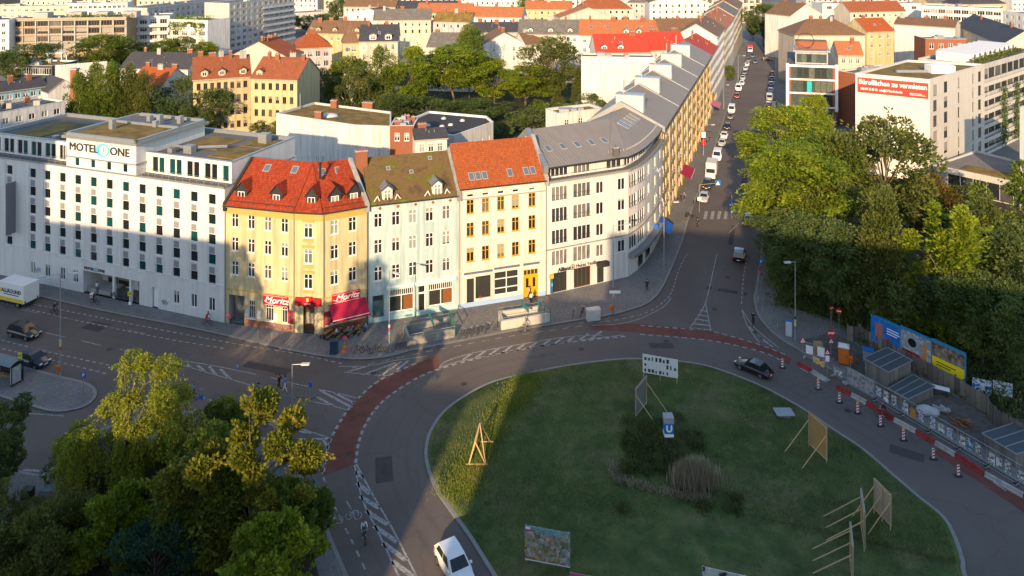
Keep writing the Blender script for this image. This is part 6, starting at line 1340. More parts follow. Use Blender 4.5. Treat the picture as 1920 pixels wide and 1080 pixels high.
scatter('tall_grass', tall, 16000, .30, .16, L_SUNSTRIP, 'tall rough grass coloured bright as the sunlit strip along the roundabout edge', 1.4)  # band follows the sun strip; its brightness is partly put into the blade colour
MC = [np.array(P2(*q)) for q in ((1235, 865), (1190, 770), (1265, 760), (1345, 830), (1350, 900), (1290, 935), (1160, 915), (1150, 860))]
mcl = [np.array(P2(1240, 855)) + np.random.default_rng(i).normal(0, 1, 2) * np.array([2.6, 2.6]) for i in range(60)]
def mound(r): c = mcl[r.integers(0, 60)]; p = c + r.normal(0, .38, 2); return (p[0], p[1], .58 + abs(r.normal(0, .22)))
scatter('weeds', mound, 12000, .36, .22, leafmat('weed_leaf', (.060, .085, .026), (.10, .125, .038), (.18, .15, .07), .4), 'dark weeds in the middle of the roundabout', 1.0)
def reed(r): c = P2(1303, 925) + Vector((r.normal(0, .8), r.normal(0, .4))); return (c.x, c.y, .5 + r.uniform(0, 1.1) * math.exp(-((c.x - P2(1303, 925).x) / 2.2) ** 2))
scatter('reeds', reed, 6500, 1.5, .04, L_DRY, 'tall dry ornamental grass clump on the roundabout', 5.0)
def dryrim(r):
    a = r.uniform(0, 1); pts_ = [np.array(P2(*q)) for q in ((1148, 885), (1160, 915), (1210, 930), (1270, 945), (1330, 950))]; k = a * 3.99; i = int(k); c = pts_[i] * (1 - k + i) + pts_[i + 1] * (k - i) + r.normal(0, .28, 2); return (c[0], c[1], .55 + r.uniform(0, .15))
scatter('dry_grass', dryrim, 1800, .5, .12, L_DRY, 'dry straw-coloured grass rim around the weed patch', .8)
# ---------------------------------------------------------------- vehicles
TYRE = mat('tyre_rubber', (.02, .02, .02), .9, .1); RIM = mat('rim_alloy', (.35, .35, .36), .35, .1, metal=.8); CGL = mat('car_glass', (.015, .018, .02), .05, .05, spec=.7)
HLM = mat('headlight_lens', (.6, .6, .6), .1, .05, spec=.8); TLM = mat('tail_light_red', (.35, .01, .01), .25, .05); PLATE = mat('number_plate', (.7, .7, .68), .5, .03)
def paint(name, c, rough=.25):
    if name in MATS: return MATS[name]
    m = mat(name, c, rough, .03, 1, spec=.5); b = m.node_tree.nodes['Principled BSDF']; b.inputs['Coat Weight'].default_value = .6; b.inputs['Coat Roughness'].default_value = .08; return m
PC = {'black': (.012, .012, .014), 'navy': (.012, .016, .03), 'silver': (.42, .43, .44), 'white': (.72, .72, .71), 'grey': (.12, .12, .13), 'red': (.22, .015, .02), 'blue': (.04, .09, .22)}
def car_parts(L, W, H, kind):
    """list of (name, mesh, parent_index, loc)"""
    out = []; x1 = L / 2; hw = W / 2; belt = .92 if kind != 'van' else 1.15; hood = .86 if kind != 'van' else 1.08
    if kind == 'sedan': cab = (-x1 + .55, -x1 + 1.15, .25, 1.05)
    elif kind == 'hatch': cab = (-x1 + .12, -x1 + .65, .35, 1.15)
    elif kind == 'suv': cab = (-x1 + .1, -x1 + .45, .35, 1.1)
    else: cab = (-x1 + .05, -x1 + .12, x1 - 1.45, x1 - .75)
    b = MB(); st = [(-x1, .38, .66, .80), (-x1 + .12, .24, .80, .93), (-x1 + .5, .20, belt - .02, .98), (cab[0] + .6, .19, belt, 1.0), (0, .19, belt, 1.0), (cab[3], .19, belt - .01, 1.0), (x1 - .75, .2, hood - .06, .97), (x1 - .3, .22, hood - .16, .93), (x1 - .06, .27, .64, .84), (x1, .36, .56, .74)]
    ring = 10
    for x, zb, zt, k in st:
        w_ = hw * k; m_ = (zb + zt) / 2
        pts = [(-w_ * .86, zb), (-w_ * .98, zb + .12), (-w_, m_), (-w_ * .97, zt - .07), (-w_ * .86, zt), (w_ * .86, zt), (w_ * .97, zt - .07), (w_, m_), (w_ * .98, zb + .12), (w_ * .86, zb)]
        b.v += [(x, y, z) for y, z in pts]
    for i in range(len(st) - 1):
        for k in range(ring): b.f.append((i*ring + k, i*ring + (k+1) % ring, (i+1)*ring + (k+1) % ring, (i+1)*ring + k)); b.m.append(0)
    b.f.append(tuple(range(ring))); b.m.append(0); n_ = (len(st) - 1) * ring; b.f.append(tuple(range(n_ + ring - 1, n_ - 1, -1))); b.m.append(0)
    zb, zt = belt - .03, H; wb, wt = hw * .90, hw * .74 if kind != 'van' else hw * .86
    A = [(cab[0], -wb, zb), (cab[3], -wb, zb), (cab[3], wb, zb), (cab[0], wb, zb)]; T_ = [(cab[1], -wt, zt - .05), (cab[2], -wt, zt - .05), (cab[2], wt, zt - .05), (cab[1], wt, zt - .05)]
    for k in range(4): b.poly([A[k], A[(k+1) % 4], T_[(k+1) % 4], T_[k]])
    mx = (cab[1] + cab[2]) / 2; b.poly([T_[0], (mx, -wt, zt), (mx, wt, zt), T_[3]]); b.poly([(mx, -wt, zt), T_[1], T_[2], (mx, wt, zt)]); b.poly([T_[0], T_[1], (mx, -wt, zt)]); b.poly([T_[3], (mx, wt, zt), T_[2]])
    out.append(('body', b, None))
    def pane(nm, a, b_, c, d, f0=.07, f1=.93, g0=.1, g1=.9, off=.012):
        a, b_, c, d = map(Vector, (a, b_, c, d)); q = lambda u, v: a.lerp(b_, u).lerp(d.lerp(c, u), v); n = (b_ - a).cross(d - a).normalized()
        cen = (a + b_ + c + d) / 4; n = n if n.dot(cen - Vector((0, 0, .9))) > 0 else -n
        out.append((nm, MB().poly([q(u, v) + n * off for u, v in ((f0, g0), (f1, g0), (f1, g1), (f0, g1))]), CGL))
    pane('windscreen', A[1], A[2], T_[2], T_[1]); pane('rear_window', A[0], A[3], T_[3], T_[0])
    for s in (0, 1):
        a, b_, c, d = (A[0], A[1], T_[1], T_[0]) if s == 0 else (A[3], A[2], T_[2], T_[3])
        if kind == 'van': pane('side_window', a, b_, c, d, .72, .93, .15, .88)
        else: pane('side_window', a, b_, c, d, .12, .50, .14, .88); pane('side_window', a, b_, c, d, .53, .86, .14, .88)
    for s in (-1, 1):
        out.append(('headlight', MB().box((x1 - .22, s * hw * .62 - .16, .58), (x1 - .03, s * hw * .62 + .16, .70)), HLM)); out.append(('tail_light', MB().box((-x1 - .01, s * hw * .68 - .14, .66), (-x1 + .12, s * hw * .68 + .14, .86)), TLM))
        out.append(('mirror', MB().box((cab[3] - .35, s * (hw + .02) - .09, belt), (cab[3] - .2, s * (hw + .02) + .09, belt + .14)), None))
    out.append(('number_plate', MB().box((-x1 - .015, -.26, .45), (-x1 + .02, .26, .57)), PLATE)); out.append(('number_plate', MB().box((x1 - .03, -.26, .40), (x1 + .012, .26, .51)), PLATE))
    return out
def wheel_mesh(r, w_):
    t = MB().tube((0, -w_/2, 0), (0, w_/2, 0), r, r, 16); rm = MB().tube((0, -w_/2 - .012, 0), (0, w_/2 + .012, 0), r * .64, r * .64, 12); return t.mesh('tyre', TYRE, smooth=False), rm.mesh('rim', RIM)
WM = wheel_mesh(.32, .22); CARP = {}
def car_root(kind, dims):
    if kind in CARP: return CARP[kind]
    L, W_, H = dims; root = link('car', None); 
    for nm, mb, m in car_parts(L, W_, H, kind):
        o = link(nm, mb.mesh(nm, m or PLATE, smooth=nm == 'body'), root)
        if m is None: o['paint'] = 1
        if nm == 'body':
            for p in o.data.polygons: p.use_smooth = p.index < 90
    for sx_ in (-1, 1):
        for sy in (-1, 1): w_ = link('wheel', WM[0], root, (sx_ * L * .30 + .05, sy * (W_ / 2 - .10), .32)); link('rim', WM[1], w_)
    CARP[kind] = root; root['used'] = 0; return root
DIM = {'sedan': (4.6, 1.82, 1.45), 'hatch': (4.1, 1.78, 1.48), 'suv': (4.4, 1.84, 1.62), 'van': (5.2, 2.0, 2.15)}
def car(label, kind, color, px_, py_, heading, group=None, name='car', cat='car', s=1.0):
    """heading: world direction vector of the nose"""
    r = car_root(kind, DIM[kind])
    o = r if r['used'] == 0 else copy_tree(r)
    if r['used'] == 0: KID[r.name] = [k for k in bpy.data.objects if k.parent == r]
    r['used'] = 1
    p = P(px_, py_); o.location = (p.x, p.y, .01); o.rotation_euler = (0, 0, math.atan2(heading[1], heading[0])); o.name = name; o.scale = (s, s, s)
    for k in list(o.keys()): 
        if k in ('label', 'group', 'category'): del o[k]
    tag(o, label, cat, group); m = paint('car_paint_' + color, PC[color])
    for ch in bpy.data.objects:
        if ch.parent == o and 'paint' in ch: ch.material_slots[0].link = 'OBJECT'; ch.material_slots[0].material = m
    return o
mv = 'cars on the move'
# prototypes stay in use: the first of each kind is the prototype itself
UU, NU, VV, NV = U, -U, V, -V
car('dark estate car nearest the hotel on the left road', 'suv', 'black', 46, 630, VV, mv)
car('dark hatchback beside the bus stop island', 'hatch', 'navy', 63, 683, VV, mv)
car('black car driving up the street with red tail lights', 'suv', 'black', 1386, 484, UU, mv)
car('silver car stopped just before the zebra crossing', 'hatch', 'silver', 1405, 415, UU, mv)
car('black saloon rounding the circle beside the red lane', 'sedan', 'black', 1413, 697, P2(1383, 676) - P2(1445, 703), mv, s=.94)
car('white car cut by the bottom edge near the circle', 'hatch', 'white', 852, 1072, P2(885, 1120) - P2(838, 1040), mv, s=1.08)
lp = 'cars parked along the left kerb'
for i, (x, y, kd, cl_, lb) in enumerate(((1320, 375, 'sedan', 'silver', 'silver saloon first in the left parked row by the zebra crossing'), (1326, 351, 'suv', 'navy', 'dark car parked between the silver saloon and the white box truck'), (1345, 298, 'van', 'white', 'white van parked behind the white box truck'), (1354, 272, 'hatch', 'silver', 'silver hatchback parked behind the white van'), (1358, 258, 'sedan', 'white', 'white saloon parked two behind the white van'), (1364, 241, 'hatch', 'black', 'lone black hatchback in the left parked row'), (1370, 222, 'hatch', 'grey', 'dark grey hatchback parked in front of the small white van'), (1372, 210, 'van', 'white', 'small white van halfway along the left row'), (1382, 183, 'hatch', 'red', 'dark red hatchback parked in the patch of sun'), (1385, 169, 'van', 'white', 'white van parked by the red shop awning'), (1391, 159, 'hatch', 'white', 'white hatchback beyond the awning van'), (1393, 149, 'sedan', 'silver', 'silver saloon two beyond the awning van'), (1396, 139, 'hatch', 'grey', 'grey hatchback three beyond the awning van'), (1398, 131, 'hatch', 'silver', 'silver hatchback four beyond the awning van'), (1401, 123, 'sedan', 'white', 'white saloon fifth beyond the awning van'), (1404, 115, 'suv', 'grey', 'grey car last in the left row before the red truck'))):
    car(lb, kd, cl_, x, y, NU, lp)
rp_ = 'cars parked along the right kerb'
for x, y, kd, cl_, lb in ((1442, 200, 'suv', 'black', 'black car nearest in the right parked row'), (1443, 187, 'van', 'silver', 'silver van second in the right parked row'), (1445, 172, 'hatch', 'white', 'white hatchback third in the right parked row'), (1446, 160, 'hatch', 'silver', 'silver hatchback fourth in the right parked row'), (1447, 150, 'sedan', 'grey', 'grey saloon fifth in the right parked row'), (1448, 140, 'hatch', 'black', 'black hatchback furthest in the right parked row')): car(lb, kd, cl_, x, y, UU, rp_)
car('blue car driving towards the viewer far up the street', 'hatch', 'blue', 1416, 118, NU, mv); car('dark car crossing the far junction', 'sedan', 'black', 1438, 113, VV, mv); car('blue estate car beside the red truck', 'suv', 'blue', 1411, 107, NU, mv)
def truck(label, px_, py_, heading, box_m, cab_m, L=6.2, W_=2.2, H=3.1, name='box_truck', sides=None):
    p = P(px_, py_); o = thing(name, label, 'truck', (p.x, p.y, .01), math.atan2(heading[1], heading[0]))
    def part(nm, mb, m, par=None): return link(nm, mb.mesh(nm, m), par or o)
    x0 = -L / 2; bl = L * .68
    bx_ = part('cargo_box', MB().box((x0, -W_/2, .75), (x0 + bl, W_/2, H)), box_m)
    part('chassis', MB().box((x0 + .1, -W_/2 + .2, .45), (L/2 - .3, W_/2 - .2, .74)), DARK)
    cx = x0 + bl + .1; c = MB(); prof = [(cx, .4), (L/2, .4), (L/2, 1.15), (L/2 - .55, 1.3), (L/2 - 1.1, 2.15), (cx, 2.25)]
    c.poly([(x, -W_/2 + .08, z) for x, z in prof]); c.poly([(x, W_/2 - .08, z) for x, z in prof[::-1]])
    for (a, b) in zip(prof, prof[1:] + prof[:1]): c.poly([(a[0], -W_/2 + .08, a[1]), (a[0], W_/2 - .08, a[1]), (b[0], W_/2 - .08, b[1]), (b[0], -W_/2 + .08, b[1])])
    cb = part('cab', c, cab_m); part('windscreen', MB().poly([(L/2 - .58, -W_/2 + .2, 1.36), (L/2 - .58, W_/2 - .2, 1.36), (L/2 - 1.06, W_/2 - .2, 2.1), (L/2 - 1.06, -W_/2 + .2, 2.1)]), CGL, cb)
    for s in (-1, 1):
        part('side_window', MB().poly([(cx + .15, s * (W_/2 - .07), 1.35), (L/2 - .75, s * (W_/2 - .07), 1.35), (L/2 - 1.1, s * (W_/2 - .07), 2.05), (cx + .15, s * (W_/2 - .07), 2.05)]), CGL, cb)
        part('headlight', MB().box((L/2 - .06, s * .75 - .18, .75), (L/2 + .02, s * .75 + .18, .95)), HLM, cb); part('tail_light', MB().box((x0 - .04, s * .9 - .08, .78), (x0 + .0, s * .9 + .08, 1.05)), TLM)
        for wx in (x0 + 1.2, L/2 - .85): w_ = link('wheel', WM[0], o, (wx, s * (W_/2 - .18), .38)); w_.scale = (1.2, 1.2, 1.2); link('rim', WM[1], w_)
    return o, bx_
WT = paint('truck_white', (.72, .72, .70), .4)
truck('white box truck parked at the left kerb of the street', 1334, 330, NU, mat('box_grey_white', (.58, .57, .54), .6, .08), WT, name='box_truck')
t2, bx2 = truck('white removals truck with yellow and black lettering at the left edge', 24, 566, NV, mat('box_white', (.74, .73, .70), .5, .05), WT, 7.2, 2.3, 3.2)
YS = mat('truck_yellow', (.70, .50, .02), .5, .05); x0 = -3.6
for s in (1,):
    lettering(bx2, 'ALLROUND', .72, SIGNK, (x0 + 2.35, s * 1.165, 2.15), math.pi, .005, bold=.02); link('small_print', MB().box((x0 + .9, 1.152, 1.62), (x0 + 3.8, 1.162, 1.74)).mesh('small_print', SIGNK), bx2)
    link('yellow_stripe', MB().box((x0 + .1, 1.152, .8), (x0 + 4.8, 1.16, 1.25)).mesh('yellow_stripe', YS), bx2); link('logo', MB().box((x0 + 4.3, 1.152, 1.85), (x0 + 4.8, 1.165, 2.45)).mesh('logo', YS), bx2)
truck('red and white truck at the far end of the left row', 1407, 97, NU, mat('box_red', (.45, .03, .04), .5, .1), WT)
# ---------------------------------------------------------------- bicycles
def bike_proto():
    o = link('bicycle', None); wm = MB(); pts_ = [(.34 * math.cos(t), 0, .34 * math.sin(t)) for t in np.linspace(0, 2 * math.pi, 19)]; wm.path(pts_, .022, 4)
    for k in range(8): t = k * math.pi / 4; wm.tube((0, 0, 0), (.33 * math.cos(t), 0, .33 * math.sin(t)), .006, .006, 3)
    wme = wm.mesh('wheel', TYRE)
    for x in (-.52, .52): link('wheel', wme, o, (x, 0, .36))
    f = MB()
    for a, b in (((-.52, 0, .36), (-.05, 0, .34)), ((-.05, 0, .34), (-.18, 0, .9)), ((-.52, 0, .36), (-.16, 0, .82)), ((-.16, 0, .8), (.36, 0, .86)), ((-.05, 0, .34), (.38, 0, .78)), ((.36, 0, .95), (.52, 0, .36)), ((-.52, 0, .75), (-.2, 0, .78))): f.tube(a, b, .022, .022, 5)
    link('frame', f.mesh('frame', DARK), o); link('saddle', MB().box((-.30, -.07, .9), (-.04, .07, .96)).mesh('saddle', DARK), o); link('handlebar', MB().tube((.33, -.28, 1.03), (.33, .28, 1.03), .016, .016, 5).tube((.36, 0, .93), (.33, 0, 1.03), .018, .018, 5).mesh('handlebar', ZINC), o)
    return o
BK = bike_proto(); KID[BK.name] = [k for k in bpy.data.objects if k.parent == BK]; bk_used = [0]
def bike(label, px_, py_, ang, z=.13, group='bicycles on the square', lean=6, fm=None):
    o = BK if bk_used[0] == 0 else copy_tree(BK); bk_used[0] = 1; p = P(px_, py_); o.location = (p.x, p.y, z); o.rotation_euler = (R(lean), 0, ang); o.name = 'bicycle'
    for k in ('label', 'group', 'category'):
        if k in o: del o[k]
    return tag(o, label, 'bicycle', group)
for x, y, a, lb in ((672, 664, .1, 'bicycle parked at the kerb, leftmost in front of the pub'), (686, 665, 2.9, 'bicycle right of the leftmost at the pub kerb'), (706, 663, .2, 'bicycle left of the lamp post by the stairs'), (717, 662, -.1, 'bicycle touching the lamp post by the stairs'), (746, 658, .6, 'bicycle leaning at the grey stair wall'), (754, 656, .4, 'second bicycle leaning at the grey stair wall'), (866, 634, .9, 'bicycle leftmost of the row between the two stairs'), (878, 632, 1.1, 'second bicycle of the row between the two stairs'), (890, 629, .9, 'third bicycle of the row between the two stairs'), (900, 627, 1.0, 'fourth bicycle of the row between the two stairs'), (913, 624, 1.2, 'fifth bicycle of the row between the two stairs'), (934, 618, .8, 'bicycle against the lit stair wall'), (1074, 596, 1.4, 'bicycle left of the grey cabinet'), (1091, 592, 1.2, 'bicycle touching the grey cabinet'), (217, 562, -.2, 'bicycle left at the hotel entrance'), (231, 563, .1, 'bicycle by the hotel entrance column'), (246, 566, -.3, 'bicycle right of the hotel entrance column'), (1300, 385, 1.2, 'bicycle parked before the zebra crossing shops'), (1306, 381, 1.2, 'bicycle behind another at the zebra crossing shops')): bike(lb, x, y, a)
# ---------------------------------------------------------------- people
SKIN = mat('skin', (.45, .27, .19), .6, .05); HAIRD = mat('hair_dark', (.03, .02, .015), .7, .1); HAIRB = mat('hair_brown', (.12, .07, .035), .7, .1); SHOE = mat('shoes_pale', (.5, .5, .5), .7, .1)
CLO = {}
def cloth(n, c):
    if n not in CLO: CLO[n] = mat('cloth_' + n, c, .9, .12, 4)
    return CLO[n]
CL = {'black': (.018, .018, .02), 'white': (.6, .6, .6), 'blue': (.10, .22, .38), 'navy': (.02, .03, .06), 'red': (.38, .03, .03), 'grey': (.16, .16, .17), 'olive': (.12, .11, .06), 'denim': (.06, .09, .16), 'beige': (.4, .34, .25)}
def pose(kind):
    J = {'pelvis': (0, 0, .95), 'waist': (0, 0, 1.1), 'chest': (.01, 0, 1.32), 'neck': (.0, 0, 1.5), 'head0': (.01, 0, 1.58), 'head1': (.02, 0, 1.74)}
    def arm(s, e, w_): J['sh' + s], J['el' + s], J['wr' + s] = ((0, (.19 if s == 'l' else -.19), 1.43), e, w_)
    def leg(s, k, a, t): J['hi' + s], J['kn' + s], J['an' + s], J['to' + s] = ((0, (.1 if s == 'l' else -.1), .92), k, a, t)
    if kind == 'walk':
        arm('l', (.1, .24, 1.17), (.24, .22, .95)); arm('r', (-.14, -.24, 1.17), (-.16, -.24, .91)); leg('l', (-.02, .1, .5), (-.28, .1, .14), (-.16, .1, .04)); leg('r', (.2, -.1, .5), (.26, -.1, .09), (.42, -.1, .05))
    elif kind == 'stand':
        arm('l', (-.02, .25, 1.16), (.08, .24, .92)); arm('r', (-.03, -.25, 1.16), (.1, -.22, .94)); leg('l', (.02, .11, .5), (-.01, .12, .09), (.14, .14, .04)); leg('r', (.03, -.11, .5), (.0, -.13, .09), (.15, -.15, .04))
    elif kind == 'sit':
        for k in J: J[k] = (J[k][0], J[k][1], J[k][2] - .45)
        J['chest'] = (.06, 0, .87); J['neck'] = (.1, 0, 1.05); J['head0'] = (.12, 0, 1.13); J['head1'] = (.15, 0, 1.29)
        J.update({'shl': (.08, .19, .98), 'ell': (.16, .24, .74), 'wrl': (.38, .18, .74), 'shr': (.08, -.19, .98), 'elr': (.16, -.24, .74), 'wrr': (.38, -.16, .74)})
        J.update({'hil': (0, .1, .48), 'knl': (.42, .12, .5), 'anl': (.44, .12, .09), 'tol': (.58, .12, .04), 'hir': (0, -.1, .48), 'knr': (.42, -.12, .5), 'anr': (.38, -.12, .09), 'tor': (.52, -.12, .04)})
    else:                                  # ride
        J = {'pelvis': (-.18, 0, 1.02), 'waist': (-.1, 0, 1.15), 'chest': (.0, 0, 1.35), 'neck': (.07, 0, 1.52), 'head0': (.1, 0, 1.6), 'head1': (.13, 0, 1.76)}
        J.update({'shl': (.03, .19, 1.44), 'ell': (.18, .25, 1.2), 'wrl': (.32, .25, 1.08), 'shr': (.03, -.19, 1.44), 'elr': (.18, -.25, 1.2), 'wrr': (.32, -.25, 1.08), 'hil': (-.16, .1, 1.0), 'knl': (.22, .12, .78), 'anl': (.05, .12, .42), 'tol': (.18, .12, .38), 'hir': (-.16, -.1, 1.0), 'knr': (.16, -.12, .62), 'anr': (-.08, -.12, .22), 'tor': (.05, -.12, .18)})
    return J
RAD = {'pelvis': (.155, .115), 'waist': (.135, .10), 'chest': (.165, .115), 'neck': (.055, .055), 'head0': (.075, .085), 'head1': (.075, .09), 'sh': (.07, .07), 'el': (.048, .048), 'wr': (.034, .034), 'hi': (.092, .092), 'kn': (.062, .062), 'an': (.042, .042), 'to': (.04, .035)}
def person_mesh(kind):
    J = pose(kind); ed = [('pelvis', 'waist'), ('waist', 'chest'), ('chest', 'neck'), ('neck', 'head0'), ('head0', 'head1')]
    for s in 'lr': ed += [('chest', 'sh' + s), ('sh' + s, 'el' + s), ('el' + s, 'wr' + s), ('pelvis', 'hi' + s), ('hi' + s, 'kn' + s), ('kn' + s, 'an' + s), ('an' + s, 'to' + s)]
    nm = list(J); me = bpy.data.meshes.new('sk'); me.from_pydata([J[n] for n in nm], [(nm.index(a), nm.index(b)) for a, b in ed], [])
    o = bpy.data.objects.new('sk', me); COL.objects.link(o); md = o.modifiers.new('s', 'SKIN'); md.use_smooth_shade = True
    sv = me.skin_vertices[0].data
    for i, n in enumerate(nm):
        sv[i].radius = RAD[n if n in RAD else n[:2]]; sv[i].use_root = n == 'pelvis'
    o.modifiers.new('d', 'SUBSURF').levels = 1; dg = bpy.context.evaluated_depsgraph_get(); m2 = bpy.data.meshes.new_from_object(o.evaluated_get(dg)); bpy.data.objects.remove(o)
    bm = bmesh.new(); bm.from_mesh(m2)
    def tub(p, q, r0, r1): 
        mb = MB().tube(p, q, r0, r1, 5); vs = [bm.verts.new(v) for v in mb.v]
        for f in mb.f: bm.faces.new([vs[i] for i in f])
    for s in 'lr':                          # palms with four fingers and a thumb
        w_ = Vector(J['wr' + s]); d = (w_ - Vector(J['el' + s])).normalized(); sd_ = d.cross(Vector((0, 0, 1)) if abs(d.z) < .9 else Vector((1, 0, 0))).normalized(); pn = w_ + d * .085; tub(w_, pn, .034, .04)
        for k, ln in enumerate((.065, .075, .07, .055)):
            b0 = pn + sd_ * (k - 1.5) * .019; b1 = b0 + d * ln * .5; tub(b0, b1, .0095, .009); tub(b1, b1 + (d + Vector((0, 0, -.35))).normalized() * ln * .5, .009, .007)
        tub(w_ + d * .04, w_ + d * .075 + sd_ * .06, .011, .009)
    h = Vector(J['head0']).lerp(Vector(J['head1']), .5); tub(h + Vector((.09, 0, -.02)), h + Vector((.125, 0, -.035)), .012, .016)
    for s in (-1, 1): tub(h + Vector((-.005, s * .07, -.03)), h + Vector((-.005, s * .095, 0)), .02, .024)
    bm.to_mesh(m2); bm.free()
    m2.materials.clear()
    for m in (SKIN, SHOE, SHOE, SHOE): m2.materials.append(m)
    segs = {0: [('neck', 'head1'), ('ell', 'wrl'), ('elr', 'wrr')], 1: [('waist', 'chest'), ('chest', 'shl'), ('chest', 'shr'), ('shl', 'ell'), ('shr', 'elr')], 2: [('pelvis', 'hil'), ('pelvis', 'hir'), ('hil', 'knl'), ('hir', 'knr'), ('knl', 'anl'), ('knr', 'anr')], 3: [('anl', 'tol'), ('anr', 'tor')]}
    def dist(p, a, b): a, b = Vector(J[a]), Vector(J[b]); t = max(0, min(1, (p - a).dot(b - a) / (b - a).length_squared)); return (p - a.lerp(b, t)).length
    for f in m2.polygons: f.material_index = min(segs, key=lambda k: min(dist(f.center, *s) for s in segs[k]) - (.03 if k == 1 else 0)); f.use_smooth = True
    hr = MB().ball((h.x - .02, 0, h.z + .045), .1, .09, .105, 10); hr2 = hr.mesh('hair', HAIRD, smooth=True)
    return m2, hr2
PM = {k: person_mesh(k) for k in ('walk', 'stand', 'sit', 'ride')}
def person(label, kind, px_, py_, ang, shirt, trousers, hair=None, z=.125, scale=1.0, group=None):
    p = P(px_, py_); me, hr = PM[kind]; o = link('person', me, None, (p.x, p.y, z), ang); o.scale = (scale,) * 3; tag(o, label, 'person', group)
    for i, m in ((1, cloth(shirt, CL[shirt])), (2, cloth(trousers, CL[trousers])), (3, SHOE)): o.material_slots[i].link = 'OBJECT'; o.material_slots[i].material = m
    hh_ = link('hair', hr, o); hh_.material_slots[0].link = 'OBJECT'; hh_.material_slots[0].material = hair or HAIRD; return o
person('person in black top and shorts walking on the central island', 'walk', 524, 733, 3.0, 'black', 'black', z=.125); person('person in light blue shirt walking on the central island', 'walk', 535, 736, 3.0, 'blue', 'white')
person('person in white shirt standing at the hotel steps', 'stand', 182, 552, 1.3, 'white', 'denim'); person('dark-clothed pedestrian with rucksack on the street corner', 'stand', 1213, 548, 1.2, 'black', 'navy')
q = P(1213, 548); tag(MB().ball((q.x - .02, q.y - .24, 1.36), .15, .12, .22, 8).build('rucksack', cloth('black', CL['black'])), 'black rucksack on the back of the corner pedestrian', 'rucksack')
person('person in white top by the lit station stairs', 'stand', 996, 573, 2.0, 'white', 'black'); person('person in beige top at the yellow door', 'walk', 992, 562, .4, 'beige', 'navy')
person('dark pedestrian on the street beyond the blue awning', 'walk', 1308, 428, 1.2, 'navy', 'black', z=.0); person('pedestrian in black by the dark red shop awning', 'stand', 1277, 380, 1.2, 'black', 'black'); person('pedestrian in grey by the dark red shop awning', 'walk', 1283, 377, -1.6, 'grey', 'navy')
person('dark pedestrian by the parked silver saloon', 'walk', 1331, 268, 1.2, 'black', 'denim'); person('pedestrian in olive near the parked vans', 'walk', 1325, 270, -1.8, 'olive', 'black')
for x, y, a, sh, tr, lb in ((103, 590, -.35, 'black', 'navy', 'dark cyclist beside the left lamp post'), (177, 573, -.3, 'black', 'black', 'delivery rider with white and red box by the hotel'), (389, 611, -.3, 'red', 'red', 'cyclist in red before the corner house'), (350, 744, 2.6, 'blue', 'grey', 'left cyclist of a pair on the near lane'), (361, 747, 2.6, 'blue', 'black', 'right cyclist of a pair on the near lane'), (490, 798, 2.7, 'grey', 'navy', 'cyclist by the hatched wedge'), (682, 1012, -1.15, 'white', 'denim', 'cyclist with pale top riding down the bike lane'), (1412, 610, 1.15, 'black', 'navy', 'dark cyclist at the right kerb corner'), (1657, 785, 2.6, 'black', 'red', 'cyclist in dark top beside the striped barrier'), (984, 622, .2, 'beige', 'grey', 'cyclist passing the lit station stairs')):
    onpav = lb.startswith('cyclist in red') or 'delivery' in lb; z_ = .13 if onpav else .01
    person(lb, 'ride', x, y, a, sh, tr, HAIRB, z=z_); bike('bicycle ridden by the ' + lb, x, y, a, z_, lean=0)
q = P(177, 573); bx_ = thing('delivery_box', 'white and red delivery box on the back of a rider', 'box', (q.x, q.y, 1.15)); MB().box((q.x - .55, q.y - .15, 1.2), (q.x - .18, q.y + .28, 1.72)).build('box', WHITE, bx_); MB().box((q.x - .5, q.y - .165, 1.3), (q.x - .24, q.y - .152, 1.55)).build('red_panel', REDS, bx_)
# pub tables on the pavement
WOOD = mat('oiled_wood', (.30, .16, .05), .6, .2, 4)
def pub_set(k, label, x, y, ang):
    p = P(x, y); o = thing('beer_table', label, 'table', (p.x, p.y, .12), ang, 'pub tables'); link('table_top', MB().box((-.8, -.3, .72), (.8, .3, .77)).mesh('table_top', WOOD), o)
    for s in (-.6, .6): link('leg', MB().box((s - .03, -.25, 0), (s + .03, .25, .72)).mesh('leg', DARK), o)
    for s, nm in ((-.62, 'near'), (.62, 'far')):
        d = Vector((-math.sin(ang) * s, math.cos(ang) * s)); b = thing('beer_bench', f'wooden bench on the {nm} side of the {label}', 'bench', (p.x + d.x, p.y + d.y, .12), ang, 'pub benches'); link('seat', MB().box((-.8, -.13, .43), (.8, .13, .47)).mesh('seat', WOOD), b)
        for s2 in (-.6, .6): link('leg', MB().box((s2 - .03, -.11, 0), (s2 + .03, .11, .43)).mesh('leg', DARK), b)
for k, (x, y, lb) in enumerate(((614, 634, 'leftmost wooden pub table'), (633, 633, 'second wooden pub table from the left'), (652, 629, 'third wooden pub table from the left'), (671, 625, 'rightmost wooden pub table'))): pub_set(k, lb, x, y, R(60))
for x, y, a, sh, lb in ((630, 634, .3, 'white', 'guest in white at the second pub table'), (642, 633, 3.0, 'black', 'guest in black at the second pub table'), (652, 631, .2, 'blue', 'guest in blue at the third pub table'), (664, 629, 3.2, 'navy', 'guest in navy at the third pub table'), (671, 627, .2, 'grey', 'guest in grey at the rightmost pub table'), (687, 624, 3.1, 'blue', 'guest in light blue at the end of the pub tables')): person(lb, 'sit', x, y, a, sh, 'denim', z=.12)
